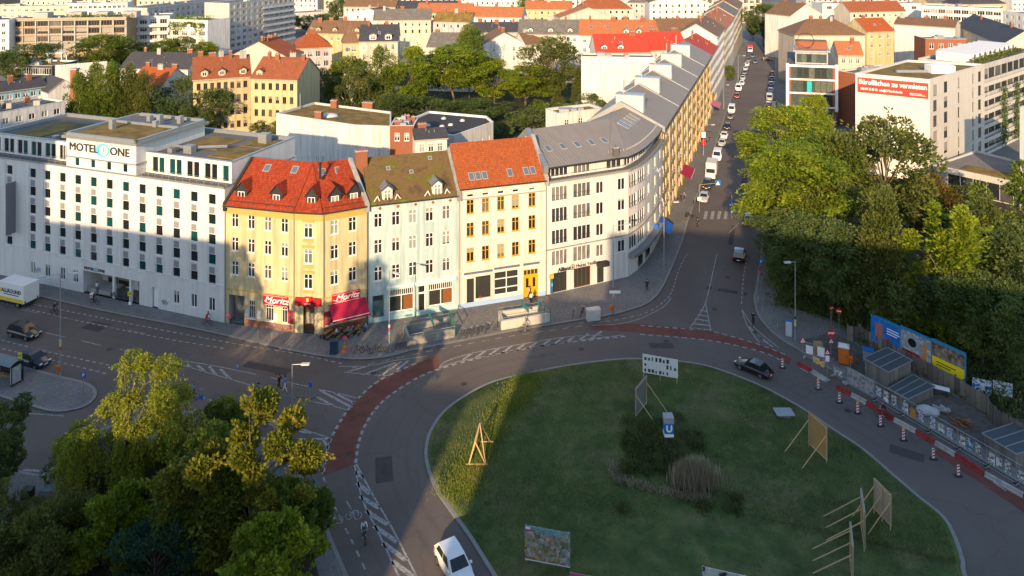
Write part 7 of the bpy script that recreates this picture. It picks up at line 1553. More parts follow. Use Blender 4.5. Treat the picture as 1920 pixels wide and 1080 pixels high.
# ---------------------------------------------------------------- street furniture
GALV = mat('galvanised_steel', (.36, .37, .37), .45, .1, 3, metal=.5); LAMPG = mat('lamp_glass', (.55, .55, .52), .3, .05)
BLUE = mat('sign_traffic_blue', (.02, .16, .48), .4, .04); ORNG = mat('bin_orange', (.55, .13, .01), .5, .08); SRED = mat('sign_traffic_red', (.5, .02, .02), .4, .04); TEAL = mat('station_green', (.02, .16, .15), .5, .1)
def lamp(label, px_, base, top, arms, z=.12, group='street lamps'):
    """arms: list of (dx, dy) metres of lamp heads from the pole top"""
    p = P(px_, base); s = p.y / F_PX; h = CAM_H - (top - HOR) * s; o = thing('street_lamp', label, 'street lamp', (p.x, p.y, z), 0, group)
    link('pole', MB().tube((0, 0, 0), (0, 0, h * .4), .09, .08, 8).tube((0, 0, h * .4), (0, 0, h), .065, .05, 8).mesh('pole', GALV), o); link('base', MB().tube((0, 0, 0), (0, 0, .9), .12, .12, 8).mesh('base', GALV), o)
    for dx, dy, dz in arms:
        a = link('arm', MB().tube((0, 0, h - .05), (dx, dy, h - .05 + dz), .035, .035, 5).mesh('arm', GALV), o); d = Vector((dx, dy, dz)).normalized(); hd = MB(); q = Vector((dx, dy, h - .05 + dz)); M_ = Matrix.Translation(q) @ d.to_track_quat('X', 'Z').to_matrix().to_4x4()
        hd.box((-.1, -.15, -.06), (.75, .15, .08), 0, M_); hb = link('lamp_head', hd.mesh('lamp_head', mat('lamp_housing', (.5, .5, .49), .5, .05)), a); link('lens', MB().box((.0, -.12, -.10), (.68, .12, -.06), 0, M_).mesh('lens', LAMPG), hb)
    return o, h
l1, h1 = lamp('two-armed lamp post on the bus stop island', 113, 706, 515, [(1.4, -.1, .1), (-1.9, .1, -.3)])
l2, h2 = lamp('lamp post on the near kerb by the hatched wedge', 548, 858, 685, [(1.0, -.1, .1)])
l3, h3 = lamp('lamp post before the turquoise house', 730, 662, 509, [(.6, -.2, -.1)]); l4, h4 = lamp('lamp post before the curved white block', 1150, 590, 424, [(1.7, .2, .05)]); l5, h5 = lamp('lamp post by the blue awning', 1245, 505, 381, [(1.6, .3, .0)])
l6, h6 = lamp('lamp post on the right pavement before the trees', 1491, 641, 492, [(-.7, -.1, .0)]); lamp('street lamp by the tan terrace', 1319, 292, 235, [(2.0, .3, 0)]); lamp('street lamp far up the left pavement', 1384, 152, 105, [(2.0, .3, 0)]); lamp('street lamp on the right pavement near the bright trees', 1453, 232, 191, [(-1.6, .2, 0)]); lamp('street lamp beside the red shop awning', 1357, 205, 160, [(1.0, .3, 0)])
STK = objvar('sticker', [(.5, .5, .5), (.4, .05, .05), (.1, .3, .4), (.05, .05, .05), (.6, .5, .1)], .6)
for lo_, zz in ((l1, 3.0), (l3, 2.2), (l6, 1.9), (l4, 2.3)):
    for k in range(3): link('sticker', MB().tube((0, 0, zz + k * .42), (0, 0, zz + k * .42 + .34), .125, .125, 8).mesh('sticker', STK), lo_)
def orange_bin(label, par_px, z): 
    p = P(*par_px); o = thing('litter_bin', label, 'litter bin', (p.x, p.y, z), 0, 'orange litter bins'); link('bucket', MB().tube((0, 0, 0), (0, 0, .65), .19, .23, 10).mesh('bucket', ORNG), o); link('lid', MB().tube((0, 0, .65), (0, 0, .75), .24, .1, 10).mesh('lid', ORNG), o); link('bracket', MB().box((-.03, .15, -.6), (.03, .3, .5)).mesh('bracket', GALV), o)
for lb, pp_ in (('orange litter bin on the two-armed lamp post', (109, 709)), ('orange litter bin by the dark cabinet at the pub kerb', (646, 672)), ('orange litter bin on the lamp post at the white block', (1146, 593)), ('orange litter bin on the sign post beside the toilet', (1596, 692)), ('orange litter bin under the near poster case', (552, 862))): orange_bin(lb, pp_, .75)
def disc(mb, c, r, n=20, y=0.0): mb.poly([(c[0] + r * math.cos(t), y, c[1] + r * math.sin(t)) for t in np.linspace(0, 2 * math.pi, n, endpoint=False)])
def sign(label, px_, base, h, plates, z=.12, ang=0.0, name='road_sign', group='road signs'):
    """plates: (shape, z, size, material, inner)"""
    p = P(px_, base); o = thing(name, label, 'sign', (p.x, p.y, z), ang, group); link('post', MB().tube((0, 0, 0), (0, 0, h), .035, .035, 6).mesh('post', GALV), o)
    for sh, zz, sz_, m, inner in plates:
        mb = MB(); y = -.05
        if sh == 'sq': mb.box((-sz_/2, y - .02, zz - sz_/2), (sz_/2, y, zz + sz_/2))
        elif sh == 'rect': mb.box((-sz_/2, y - .02, zz - sz_*.75), (sz_/2, y, zz + sz_*.75))
        elif sh == 'wide': mb.box((-sz_, y - .02, zz - sz_*.25), (sz_, y, zz + sz_*.25))
        elif sh == 'disc': mb.tube((0, y - .02, zz), (0, y, zz), sz_/2, sz_/2, 20)
        elif sh == 'oct': mb.tube((0, y - .02, zz), (0, y, zz), sz_/2, sz_/2, 8)
        elif sh == 'tri': mb.slab([(-sz_/2, y - .02, zz - sz_*.43), (sz_/2, y - .02, zz - sz_*.43), (sz_/2, y, zz - sz_*.43), (-sz_/2, y, zz - sz_*.43)], .01); mb.poly([(-sz_/2, y - .02, zz - sz_*.43), (sz_/2, y - .02, zz - sz_*.43), (0, y - .02, zz + sz_*.43)]); mb.poly([(-sz_/2, y, zz - sz_*.43), (sz_/2, y, zz - sz_*.43), (0, y, zz + sz_*.43)])
        pl = link('plate', mb.mesh('plate', m), o)
        if inner:
            if inner[0] == 'tri': mb2 = MB().poly([(-sz_*.3, y - .03, zz - sz_*.3), (sz_*.3, y - .03, zz - sz_*.3), (0, y - .03, zz + sz_*.24)]); link('face', mb2.mesh('face', SIGNW), pl); link('symbol', MB().box((-.04, y - .036, zz - sz_*.22), (.04, y - .032, zz + .02)).mesh('symbol', SIGNK), pl)
            elif inner[0] == 'text': lettering(pl, inner[1], inner[2], inner[3] if len(inner) > 3 else SIGNW, (0, y - .03, zz), 0, .005, bold=.01)
            elif inner[0] == 'bar': link('symbol', MB().box((-sz_*.36, y - .03, zz - sz_*.09), (sz_*.36, y - .025, zz + sz_*.09)).mesh('symbol', SIGNW), pl)
            elif inner[0] == 'ped': link('symbol', MB().poly([(-sz_*.34, y - .03, zz - sz_*.34), (sz_*.34, y - .03, zz - sz_*.34), (0, y - .03, zz + sz_*.36)]).mesh('symbol', SIGNW), pl); link('figure', MB().tube((0, y - .035, zz + .02), (0, y - .032, zz + .02), .05, .05, 8).box((-.04, y - .036, zz - sz_*.26), (.04, y - .032, zz - .03)).mesh('figure', SIGNK), pl)
            elif inner[0] == 'ring': mb2 = MB(); disc(mb2, (0, zz), sz_*.34, 20, y - .03); link('face', mb2.mesh('face', inner[1]), pl); M_ = Matrix.Translation((0, y - .034, zz)) @ Matrix.Rotation(R(45), 4, 'Y'); link('symbol', MB().box((-sz_*.36, -.002, -.04), (sz_*.36, .002, .04), 0, M_).mesh('symbol', SRED), pl)
    return o
sign('blue parking sign on the tip of the bus stop island', 157, 746, 2.6, [('sq', 2.4, .6, BLUE, ('text', 'P', .5))]); sign('no-parking and blue info sign on the right pavement', 1427, 545, 4.4, [('sq', 4.1, .75, BLUE, ('text', 'P', .6)), ('disc', 3.1, .7, SRED, ('ring', BLUE)), ('disc', 2.3, .5, SRED, ('ring', BLUE))])
sign('pedestrian crossing sign on the zebra refuge', 1372, 409, 4.3, [('sq', 2.7, .95, BLUE, ('ped',)), ('disc', 1.2, .55, BLUE, ('text', '\u2193', .4))], z=0.0)
sign('purple-edged stop sign post at the corner house', 429, 628, 2.6, [('disc', 2.35, .6, SRED, ('ring', BLUE))]); sign('round no-stopping sign at the pub kerb', 646, 671, 2.6, [('disc', 2.3, .6, SRED, ('ring', BLUE))])
sign('STOP sign beside the orange toilet', 1558, 668, 3.0, [('oct', 2.7, .95, SRED, ('text', 'STOP', .32)), ('tri', 1.8, .85, SRED, ('tri',))]); sign('warning triangle by the site entrance', 1505, 668, 2.3, [('tri', 1.9, 1.0, SRED, ('tri',))]); sign('small warning triangle before the striped barrier', 1551, 708, 3.2, [('tri', 2.9, .8, SRED, ('tri',)), ('rect', 2.1, .45, SIGNW, None)])
sign('yellow bus stop sign by the shelter', 38, 716, 3.2, [('rect', 2.9, .5, mat('sign_yellow', (.65, .55, .05), .5, .05), ('text', 'H', .4, mat('sign_green', (.01, .2, .06), .5, .05))), ('sq', 1.6, .45, WHITE, None)]); sign('bus stop post with yellow pole outside the hotel', 244, 588, 2.9, [('sq', 2.6, .6, MATS['sign_yellow'], ('text', 'H', .45, MATS['sign_green'])), ('sq', 1.3, .4, WHITE, None)])
sign('blue pedestrian sign at the end of the island', 582, 742, 1.4, [('rect', 1.1, .4, BLUE, None)]); sign('blue keep-right post on the hatched strip', 445, 702, 1.0, [('rect', .7, .22, BLUE, None)]); sign('post with camera box on the near kerb', 377, 775, 2.6, [('sq', 1.6, .5, BLUE, None), ('wide', 2.5, .3, GREY, None)])
sign('red no-entry sign, left of two among the dark leaves', 1558, 612, 2.6, [('disc', 2.3, .75, SRED, ('bar',))], ang=.5); sign('red no-entry sign, right of two among the dark leaves', 1573, 618, 2.6, [('disc', 2.3, .75, SRED, ('bar',))], ang=-.4); sign('white direction sign at the white block lamp', 1153, 592, 3.4, [('wide', 3.1, .75, SIGNW, None)]); sign('blue sign near the far bright tree', 1446, 330, 3.4, [('wide', 3.2, .7, BLUE, None)], z=.12)
sign('red poster boards on a mast by the tan terrace', 1319, 290, 5.2, [('rect', 4.6, .9, SIGNW, None), ('rect', 2.8, .9, SRED, None)]); sign('pink stop disc and shop sign mast before the silver saloon', 1311, 400, 3.0, [('sq', 2.6, .7, WHITE, None)])
p = P(1311, 398); o = thing('crossing_gantry', 'pole with long arm holding a blue crossing sign over the street', 'sign', (p.x, p.y, .12)); link('pole', MB().tube((0, 0, 0), (0, 0, 5.0), .07, .06, 6).mesh('pole', GALV), o); link('arm', MB().tube((0, 0, 5.0), (3.2, .6, 5.1), .05, .04, 5).mesh('arm', mat('arm_yellow', (.4, .3, .1), .5, .1)), o)
pl = link('plate', MB().box((3.1, .45, 4.7), (4.1, .5, 5.7)).mesh('plate', BLUE), o); link('symbol', MB().poly([(3.25, .44, 4.85), (3.95, .44, 4.85), (3.6, .44, 5.55)]).mesh('symbol', SIGNW), pl)
# station entrances
STW = multi('station_wall', [(.3, (.14, .135, .12)), (.5, (.24, .235, .21)), (.65, (.32, .31, .28)), (.75, (.2, .25, .28))], .9, 6, .9, .3, 8, .03)
def station(label, a, b, c, d, h, rail_side, wall=None):
    q = [P2(*x) for x in (a, b, c, d)]; o = thing('station_entrance', label, 'stairway', (q[0].x, q[0].y, .12)); inn = inset(q, .35)
    for i in range(4):
        if i == 1: continue
        j = (i + 1) % 4; MB().slab([v3(q[i], .12 + h), v3(q[j], .12 + h), v3(inn[j], .12 + h), v3(inn[i], .12 + h)], h).build('parapet', wall or STW, o)
    n_ = 7
    for k in range(n_):
        f0, f1 = k / n_, (k + 1) / n_; zz = .12 - .0 + .02
        MB().slab([v3(inn[1].lerp(inn[0], f0), .55 - .055 * k), v3(inn[2].lerp(inn[3], f0), .55 - .055 * k), v3(inn[2].lerp(inn[3], f1), .55 - .055 * k), v3(inn[1].lerp(inn[0], f1), .55 - .055 * k)], .4 - .05 * k if k < 7 else .05).build('step', mat('stair_stone', (.16, .17, .17), .9, .15), o)
    e0, e1 = (q[1], q[2]); r = MB().box((0, 0, 0), (0, 0, 0)) if False else MB()
    for zz in (1.2, 1.9): r.tube(v3(e0, zz), v3(e1, zz), .06, .06, 6)
    for t in (0, .5, 1): r.tube(v3(e0.lerp(e1, t), .12), v3(e0.lerp(e1, t), 1.95), .05, .05, 6)
    r.build('portal_frame', TEAL, o)
    s0, s1 = q[0].lerp(q[1], .55), q[3].lerp(q[2], .55); sb_ = MB().slab([v3(s0, 2.3), v3(s1, 2.3), v3(s1 + U * .12, 2.3), v3(s0 + U * .12, 2.3)], .55).build('name_board', TEAL, o); 
    rr = MB()
    for i in (0, 2, 3):
        j = (i + 1) % 4; rr.tube(v3(q[i], h + .5), v3(q[j], h + .5), .03, .03, 5)
        for t in (0, .33, .66, 1): rr.tube(v3(q[i].lerp(q[j], t), h + .1), v3(q[i].lerp(q[j], t), h + .5), .02, .02, 4)
    rr.build('handrail', GALV, o); return o
station('graffitied station stairs before the turquoise house', (764, 651), (853, 634), (842, 609), (756, 626), 1.0, 1)
station('sunlit station stairs with green name board before the cream house', (940, 621), (1032, 605), (1010, 590), (934, 601), 1.15, 1, mat('station_wall_pale', (.5, .46, .40), .9, .15, 1, stain=.2))
station('station stairs with blue frame beside the near maples', (575, 1010), (615, 985), (588, 935), (550, 950), 1.0, 1)
# cabinets, cases, boxes
def cabinet(label, px_, base, w_, d_, h, m, ang=0.0, name='utility_cabinet', top=None, z=.12, cat='cabinet', text=None):
    p = P(px_, base); o = thing(name, label, cat, (p.x, p.y, z), ang); link('body', MB().box((-w_/2, 0, .06), (w_/2, d_, h)).mesh('body', m), o); link('lid', MB().box((-w_/2 - .03, -.03, h), (w_/2 + .03, d_ + .03, h + .07)).mesh('lid', top or m), o); link('plinth', MB().box((-w_/2 + .02, .02, 0), (w_/2 - .02, d_ - .02, .06)).mesh('plinth', CONC), o)
    for s in ((-.25, .25) if w_ > .9 else (0,)): dd = link('door', MB().box((s * w_ - w_ * (.23 if w_ > .9 else .45), -.015, .12), (s * w_ + w_ * (.23 if w_ > .9 else .45), 0, h - .06)).mesh('door', m), o); link('handle', MB().box((s * w_ + .1, -.03, h * .55), (s * w_ + .13, -.015, h * .55 + .1)).mesh('handle', GALV), dd)
    return o
cabinet('graffitied white cabinet on the far pavement', 1114, 604, 1.8, .7, 1.5, mat('cabinet_graffiti', (.42, .42, .40), .7, .4, 2.5), R(15)); cabinet('dark recycling container at the pub kerb', 626, 668, 1.0, .8, 1.6, mat('container_blue', (.02, .045, .08), .6, .1), R(10)); cabinet('white and blue ticket machine on the right pavement', 1479, 633, .75, .5, 1.9, mat('machine_pale', (.45, .48, .52), .5, .1), R(-20), 'ticket_machine', BLUE, cat='ticket machine')
cabinet('grey cabinet on the near plaza', 90, 950, 1.6, .8, 1.2, mat('cabinet_grey', (.26, .28, .29), .7, .2, 2)); cabinet('dark bin cabinet on the near plaza', 48, 945, .9, .6, 1.0, DARK); sign('white arrow board on the near plaza', 77, 945, 2.4, [('rect', 1.5, .6, mat('board_pale', (.5, .5, .52), .6, .05), None)])
p = P(530, 872); o = thing('poster_case', 'lit-edge poster case on the near kerb beside the maple', 'poster case', (p.x, p.y, .12), R(-25)); link('frame', MB().box((-.75, 0, .5), (.75, .25, 2.9)).mesh('frame', DARK), o); link('poster', MB().box((-.62, -.02, .65), (.62, -.004, 2.75)).mesh('poster', mat('poster_pale', (.5, .52, .55), .5, .25, 1.5)), o); link('foot', MB().box((-.3, .02, 0), (.3, .22, .5)).mesh('foot', DARK), o)
p = P(-2, 724); o = thing('bus_shelter', 'glazed bus shelter with curved roof at the left edge', 'bus shelter', (p.x, p.y, .12), R(-20))
link('roof', (lambda mb: [mb.slab([(-1.9, y0, z0), (1.9, y0, z0), (1.9, y1, z1), (-1.9, y1, z1)], .06) for (y0, z0), (y1, z1) in zip([(-.1, 2.4), (.3, 2.62), (.8, 2.7), (1.3, 2.62)], [(.3, 2.62), (.8, 2.7), (1.3, 2.62), (1.7, 2.4)])] and mb)(MB()).mesh('roof', mat('shelter_roof', (.16, .19, .2), .4, .1)), o)
for x in (-1.8, 0, 1.8): link('post', MB().box((x - .05, 1.45, 0), (x + .05, 1.55, 2.5)).mesh('post', DARK), o)
link('back_pane', MB().box((-1.75, 1.49, .2), (1.75, 1.51, 2.3)).mesh('back_pane', CGL), o); ad = link('advert_panel', MB().box((1.65, .1, .1), (1.85, 1.3, 2.3)).mesh('advert_panel', DARK), o); link('poster', MB().box((1.2 + .66, .2, .3), (1.87, 1.2, 2.15)).mesh('poster', mat('advert_faces', (.35, .36, .36), .4, .5, 2.2)), ad); link('poster', MB().box((1.68, .085, .3), (1.82, .098, 2.15)).mesh('poster', MATS['advert_faces']), ad); link('bench', MB().box((-1.5, 1.0, .42), (1.2, 1.4, .48)).mesh('bench', WOOD), o)
BOLL = ([f'thin grey kerb bollard, {n} along the rounded corner from the white block' for n in ('first', 'second', 'third', 'fourth', 'fifth', 'sixth', 'seventh', 'eighth', 'ninth')] + ['thin grey bollard at the bend of the right kerb', 'thin grey bollard just above the right kerb bend', 'thin grey bollard on the right kerb below the no-parking sign', 'thin grey bollard beside the no-parking sign', 'thin grey bollard near the ticket machine, left of two', 'thin grey bollard near the ticket machine, right of two', 'thin grey bollard left of the corner house door', 'thin grey bollard before the corner house window', 'thin grey bollard before the pub door', 'thin grey bollard left of the parked bicycles by the white block'])
for i, (x, y) in enumerate(((1171, 583), (1185, 579), (1198, 573), (1210, 567), (1222, 558), (1233, 549), (1240, 536), (1247, 520), (1253, 503), (1430, 585), (1421, 570), (1419, 552), (1423, 530), (1446, 612), (1458, 622), (484, 636), (510, 641), (590, 657), (1054, 598))):
    p = P(x, y); o = thing('bollard', 'thin grey kerb bollard', 'bollard', (p.x, p.y, .12), 0, 'kerb bollards'); o['label'] = BOLL[i]; link('post', MB().tube((0, 0, 0), (0, 0, .95), .045, .045, 8).mesh('post', GALV), o); link('cap', MB().ball((0, 0, .96), .06, .06, .05, 8).mesh('cap', GALV), o)
p = P(1253, 888); o = thing('metro_sign', 'blue and white U metro sign on a post in the circle', 'sign', (p.x, p.y, .6)); h = 3.9
link('post', MB().tube((0, 0, 0), (0, 0, h), .06, .06, 8).mesh('post', DARK), o); bx_ = link('sign_box', MB().box((-.42, -.42, h - .5), (.42, .42, h + .45)).mesh('sign_box', BLUE), o); link('strip', MB().box((-.43, -.43, h - .8), (.43, .43, h - .52)).mesh('strip', SIGNW), o); link('roof', MB().box((-.46, -.46, h + .47), (.46, .46, h + 1.0)).mesh('roof', GREY), o); lettering(bx_, 'U', .85, SIGNW, (0, -.435, h - .03), 0, .008, bold=.03)
o = thing('motor_scooter', 'dark motor scooter lying beside the zebra crossing', 'scooter', P(1292, 408)); q = P(1292, 408)
w_ = MB().tube((-.5, -.06, .32), (-.5, .06, .32), .3, .3, 14); link('wheel', w_.mesh('wheel', TYRE), o); link('wheel', MB().tube((.6, -.06, .32), (.6, .06, .32), .3, .3, 14).mesh('wheel', TYRE), o); link('body', MB().box((-.6, -.16, .4), (.1, .16, .75)).box((.1, -.14, .28), (.5, .14, .38)).mesh('body', paint('scooter_dark', (.03, .03, .035))), o); link('seat', MB().box((-.6, -.14, .76), (.0, .14, .86)).mesh('seat', DARK), o); link('steering_column', MB().tube((.6, 0, .35), (.42, 0, 1.05), .04, .03, 6).tube((.42, -.3, 1.05), (.42, .3, 1.05), .02, .02, 5).mesh('steering_column', GALV), o)
aw_ = thing('shop_awning', 'dark red shop awning on the tan terrace', 'awning', ST.at(0, 26, 0)); mb = MB()
for k in range(6): x_ = 24 + k * 1.2; mb.slab([ST.at(0, x_, 3.3, .1), ST.at(0, x_ + 1.2, 3.3, .1), ST.at(0, x_ + 1.2, 2.4, 2.2), ST.at(0, x_, 2.4, 2.2)], .05)
mb.build('cloth', MAROON, aw_); MB().tube(ST.at(0, 24, 2.4, 2.2), ST.at(0, 31.2, 2.4, 2.2), .04, .04, 5).build('bar', WHITE, aw_)
aw_ = thing('shop_awning', 'bright red shop awning further up the street', 'awning', ST.at(0, 92, 0)); MB().slab([ST.at(0, 93, 3.4, .1), ST.at(0, 100, 3.4, .1), ST.at(0, 100, 2.5, 2.4), ST.at(0, 93, 2.5, 2.4)], .06).build('cloth', SRED, aw_); MB().slab([ST.at(0, 93, 6.2, .3), ST.at(0, 99, 6.2, .3), ST.at(0, 99, 6.2, .05), ST.at(0, 93, 6.2, .05)], 2.2).build('fascia', MATS['atm_yellow'], aw_)
# ---------------------------------------------------------------- poster boards on the grass
PINE = mat('pine_batten', (.50, .36, .19), .8, .15, 4); PLY = mat('plywood', (.40, .24, .09), .75, .25, 1.5)
MURAL, nt_, b_ = nodes_of('mural_print'); co_ = coord(nt_, 'UV', (1, 1, 1)); vo = nt_.nodes.new('ShaderNodeTexVoronoi'); vo.inputs['Scale'].default_value = 4.5; nt_.links.new(co_, vo.inputs['Vector'])
sp_ = nt_.nodes.new('ShaderNodeSeparateXYZ'); nt_.links.new(co_, sp_.inputs[0]); hv = nt_.nodes.new('ShaderNodeSeparateColor'); nt_.links.new(vo.outputs['Color'], hv.inputs[0])
c_ = ramp(nt_, hv.outputs[0], [(0, (.05, .13, .04)), (.25, (.45, .44, .42)), (.4, (.22, .10, .05)), (.55, (.15, .28, .38)), (.7, (.4, .3, .12)), (.85, (.07, .16, .06)), (1, (.4, .12, .08))]); r_ = ramp(nt_, sp_.outputs[1], [(0, (0, 0, 0)), (1, (1, 1, 1))])
mp_ = nt_.nodes.new('ShaderNodeMapRange'); mp_.inputs[1].default_value = 2.2; mp_.inputs[2].default_value = 3.0; nt_.links.new(sp_.outputs[1], mp_.inputs[0]); nt_.links.new(mixc(nt_, mp_.outputs[0], c_, (.08, .38, .45, 1)), b_.inputs['Base Color']); b_.inputs['Roughness'].default_value = .6
COLL = objvar('collage', [(.5, .5, .48)], .6); BWP = multi('black_white_print', [(.40, (.55, .55, .53)), (.52, (.45, .45, .44)), (.55, (.04, .04, .045)), (.7, (.06, .06, .06))], 1.5, 3, .6, .0, 5, .01)
def board(label, a, b, h, m, lift=.4, back=1, frame=True, tilt=0.0, zb=.45, struts=2, slen=1.6):
    p, q = P2(*a, zb), P2(*b, zb); e = (q - p).normalized(); n = Vector((-e.y, e.x)) * back; o = thing('poster_board', label, 'poster board', (p.x, p.y, zb), 0, 'poster boards on the circle'); f = lambda s, z, d: v3(p + (q - p) * s + n * d, zb + z)
    pn = MB().slab([f(0, h + lift, 0), f(1, h + lift, 0), f(1, h + lift, .05), f(0, h + lift, .05)], h).build('panel', m, o)
    for k in range(struts):
        s = (k + .0) / max(struts - 1, 1); s = .03 + s * .94; MB().tube(f(s, -.3, .09), f(s, h + lift, .09), .05, .05, 4).build('post', PINE, o); MB().tube(f(s, h * .75 + lift, .1), f(s, -.2, .1 + slen), .045, .045, 4).build('strut', PINE, o)
    if frame:
        for zz in (lift + .1, lift + h - .1): MB().tube(f(0, zz, .11), f(1, zz, .11), .045, .045, 4).build('rail', PINE, o)
    return o, f
o, f = board('white poster board with rows of small black figures', (1205, 707), (1271, 719), 2.1, mat('poster_white', (.62, .62, .6), .6, .05), .55, 1, struts=3)
rng = random.Random(3)
for i in range(9):
    for j in range(3):
        if rng.random() < .72: s0 = .05 + i * .105; z0 = .7 + j * .66; w_ = rng.uniform(.03, .07); hh_ = rng.uniform(.25, .5); MB().slab([f(s0, z0 + hh_, -.012), f(s0 + w_, z0 + hh_, -.012), f(s0 + w_, z0 + hh_, -.004), f(s0, z0 + hh_, -.004)], hh_).build('figure_print', SIGNK, o)
board('grey mesh poster board seen nearly edge-on', (1190, 785), (1211, 758), 3.0, mat('mesh_grey', (.16, .155, .15), .8, .2), .2, -1, struts=2, slen=2.6)
board('plywood poster board seen from behind with long struts', (1517, 835), (1552, 868), 3.2, PLY, .2, -1, struts=2, slen=3.0)
board('wooden poster board leaning to the right with three struts', (1640, 960), (1672, 994), 2.7, mat('board_wood_pale', (.42, .31, .22), .8, .15, 2), .3, -1, struts=3, slen=2.4)
board('pale poster board edge-on behind the wooden one', (1616, 985), (1623, 1035), 3.0, mat('board_grey', (.35, .35, .36), .7, .1), .2, -1, struts=3, slen=3.2); board('pale poster board edge-on at the lower right', (1596, 1050), (1601, 1100), 2.9, MATS['board_grey'], .2, -1, struts=3, slen=3.2)
o, f = board('colourful illustrated city map board on the grass', (984, 1050), (1069, 1066), 2.75, MURAL, .05, 1, struts=2, slen=1.4)
for s0, s1, z0, z1, m in ((.02, .12, 2.55, 2.72, SIGNW), (.02, .24, 2.4, 2.5, mat('print_magenta', (.4, .02, .15), .5, .05)), (0, 1, .06, .14, SIGNW)): MB().slab([f(s0, z1, -.012), f(s1, z1, -.012), f(s1, z1, -.003), f(s0, z1, -.003)], z1 - z0).build('print', m, o); o_ = bpy.data.objects
board('pink board cut by the bottom edge', (1068, 1150), (1150, 1165), 2.9, mat('pink_print', (.55, .07, .22), .6, .1), .1, 1, struts=2); board('grey landscape poster cut by the bottom edge', (1316, 1140), (1400, 1160), 3.0, BWP, .1, 1, struts=2)
o = thing('timber_frame', 'sunlit empty timber poster frame on the grass', 'timber frame', P(893, 865, .5)); 
LT = mat('fresh_timber', (.46, .32, .15), .75, .12, 4)
def tp(x, y, z): return P(x, y, z)
fr = [(P(878, 872, .4), P(902, 800, 3.4)), (P(908, 872, .4), P(902, 800, 3.4)), (P(905, 825, .4), P(903, 800, 3.4)), (P(875, 874, .45), P(912, 875, .45)), (P(884, 850, 1.4), P(908, 851, 1.4)), (P(890, 835, 2.0), P(915, 828, .4)), (P(898, 850, .4), P(916, 848, .4))]
base_ = P(893, 868, .4); mk = lambda dx, dy, z: base_ + Vector((dx, dy, z))
for a, b in ((mk(-.7, -.2, 0), mk(.25, 2.2, 2.35)), (mk(.9, -.2, 0), mk(.25, 2.2, 2.35)), (mk(-.7, -.2, 0), mk(-.1, .3, 1.8)), (mk(-.1, .3, 1.8), mk(.9, -.2, 0)), (mk(-1.0, -.25, .05), mk(1.1, -.25, .05)), (mk(-.1, .3, 1.8), mk(.25, 2.2, 2.35)), (mk(.25, 2.2, 2.35), mk(1.3, 2.9, .0)), (mk(.25, 2.2, 2.35), mk(-.2, 2.9, .0)), (mk(.2, 2.9, .1), mk(1.6, 2.9, .1))): MB().tube(a, b, .07, .07, 4).build('batten', LT, o)
p = P(1470, 775, .5); o = thing('hatch_plate', 'square metal shaft cover on the grass', 'shaft cover', (p.x, p.y, .3)); link('plate', MB().box((-.95, -.7, .3), (.95, .7, .38)).mesh('plate', ZINC), o); link('shaft', MB().box((-.6, -.45, -.2), (.6, .45, .3)).mesh('shaft', CONC), o)
# ---------------------------------------------------------------- construction site
RW, nt_, b_ = nodes_of('red_white_stripes'); co_ = coord(nt_, 'Object'); wv = nt_.nodes.new('ShaderNodeTexWave'); wv.bands_direction = 'X'; wv.inputs['Scale'].default_value = .17; nt_.links.new(co_, wv.inputs['Vector'])
cr_ = nt_.nodes.new('ShaderNodeValToRGB'); cr_.color_ramp.interpolation = 'CONSTANT'; cr_.color_ramp.elements[0].color = (.42, .03, .025, 1); cr_.color_ramp.elements[1].position = .5; cr_.color_ramp.elements[1].color = (.6, .59, .56, 1); nt_.links.new(wv.outputs['Fac'], cr_.inputs[0]); nt_.links.new(cr_.outputs[0], b_.inputs['Base Color']); b_.inputs['Roughness'].default_value = .6
BR, BW_ = mat('barrier_red', (.30, .035, .03), .7, .35, 2, stain=.3), mat('barrier_white', (.38, .365, .34), .7, .35, 2, stain=.3)
bl = [(1497, 684), (1551, 716)], [(1569, 728), (1625, 758), (1677, 790), (1718, 812), (1792, 856), (1847, 892), (1920, 933), (1960, 958)]
for nm_, poly_ in zip(('short striped crash barrier by the site entrance', 'long striped crash barrier along the site'), bl):
    pts_ = [P(a, b) for a, b in poly_]; o = thing('crash_barrier', nm_, 'barrier', pts_[0], 0, 'striped crash barriers'); tot = 0; k = 0
    for a, b in zip(pts_, pts_[1:]):
        n_ = max(int((b - a).length / 1.7), 1)
        for i in range(n_):
            s, t = a.lerp(b, i / n_ + .004), a.lerp(b, (i + 1) / n_ - .004); d = (t - s).normalized(); sd_ = Vector((-d.y, d.x, 0)); mb = MB()
            for (w0, z0), (w1, z1) in (((.24, .0), (.24, .1)), ((.24, .1), (.14, .16)), ((.14, .16), (.12, .40))):
                for sg in (-1, 1): mb.poly([s + sd_ * sg * w0 + Vector((0, 0, z0)), t + sd_ * sg * w0 + Vector((0, 0, z0)), t + sd_ * sg * w1 + Vector((0, 0, z1)), s + sd_ * sg * w1 + Vector((0, 0, z1))])
            mb.poly([s + sd_ * .12 + Vector((0, 0, .40)), t + sd_ * .12 + Vector((0, 0, .40)), t - sd_ * .12 + Vector((0, 0, .40)), s - sd_ * .12 + Vector((0, 0, .40))])
            for e_ in (s, t): mb.poly([e_ + sd_ * .24, e_ + sd_ * .12 + Vector((0, 0, .40)), e_ - sd_ * .12 + Vector((0, 0, .40)), e_ - sd_ * .24])
            mb.build('barrier_segment', BR if k % 2 == 0 else BW_, o); k += 1
bnames = ['first', 'second', 'third', 'fourth', 'fifth', 'sixth', 'seventh', 'eighth']
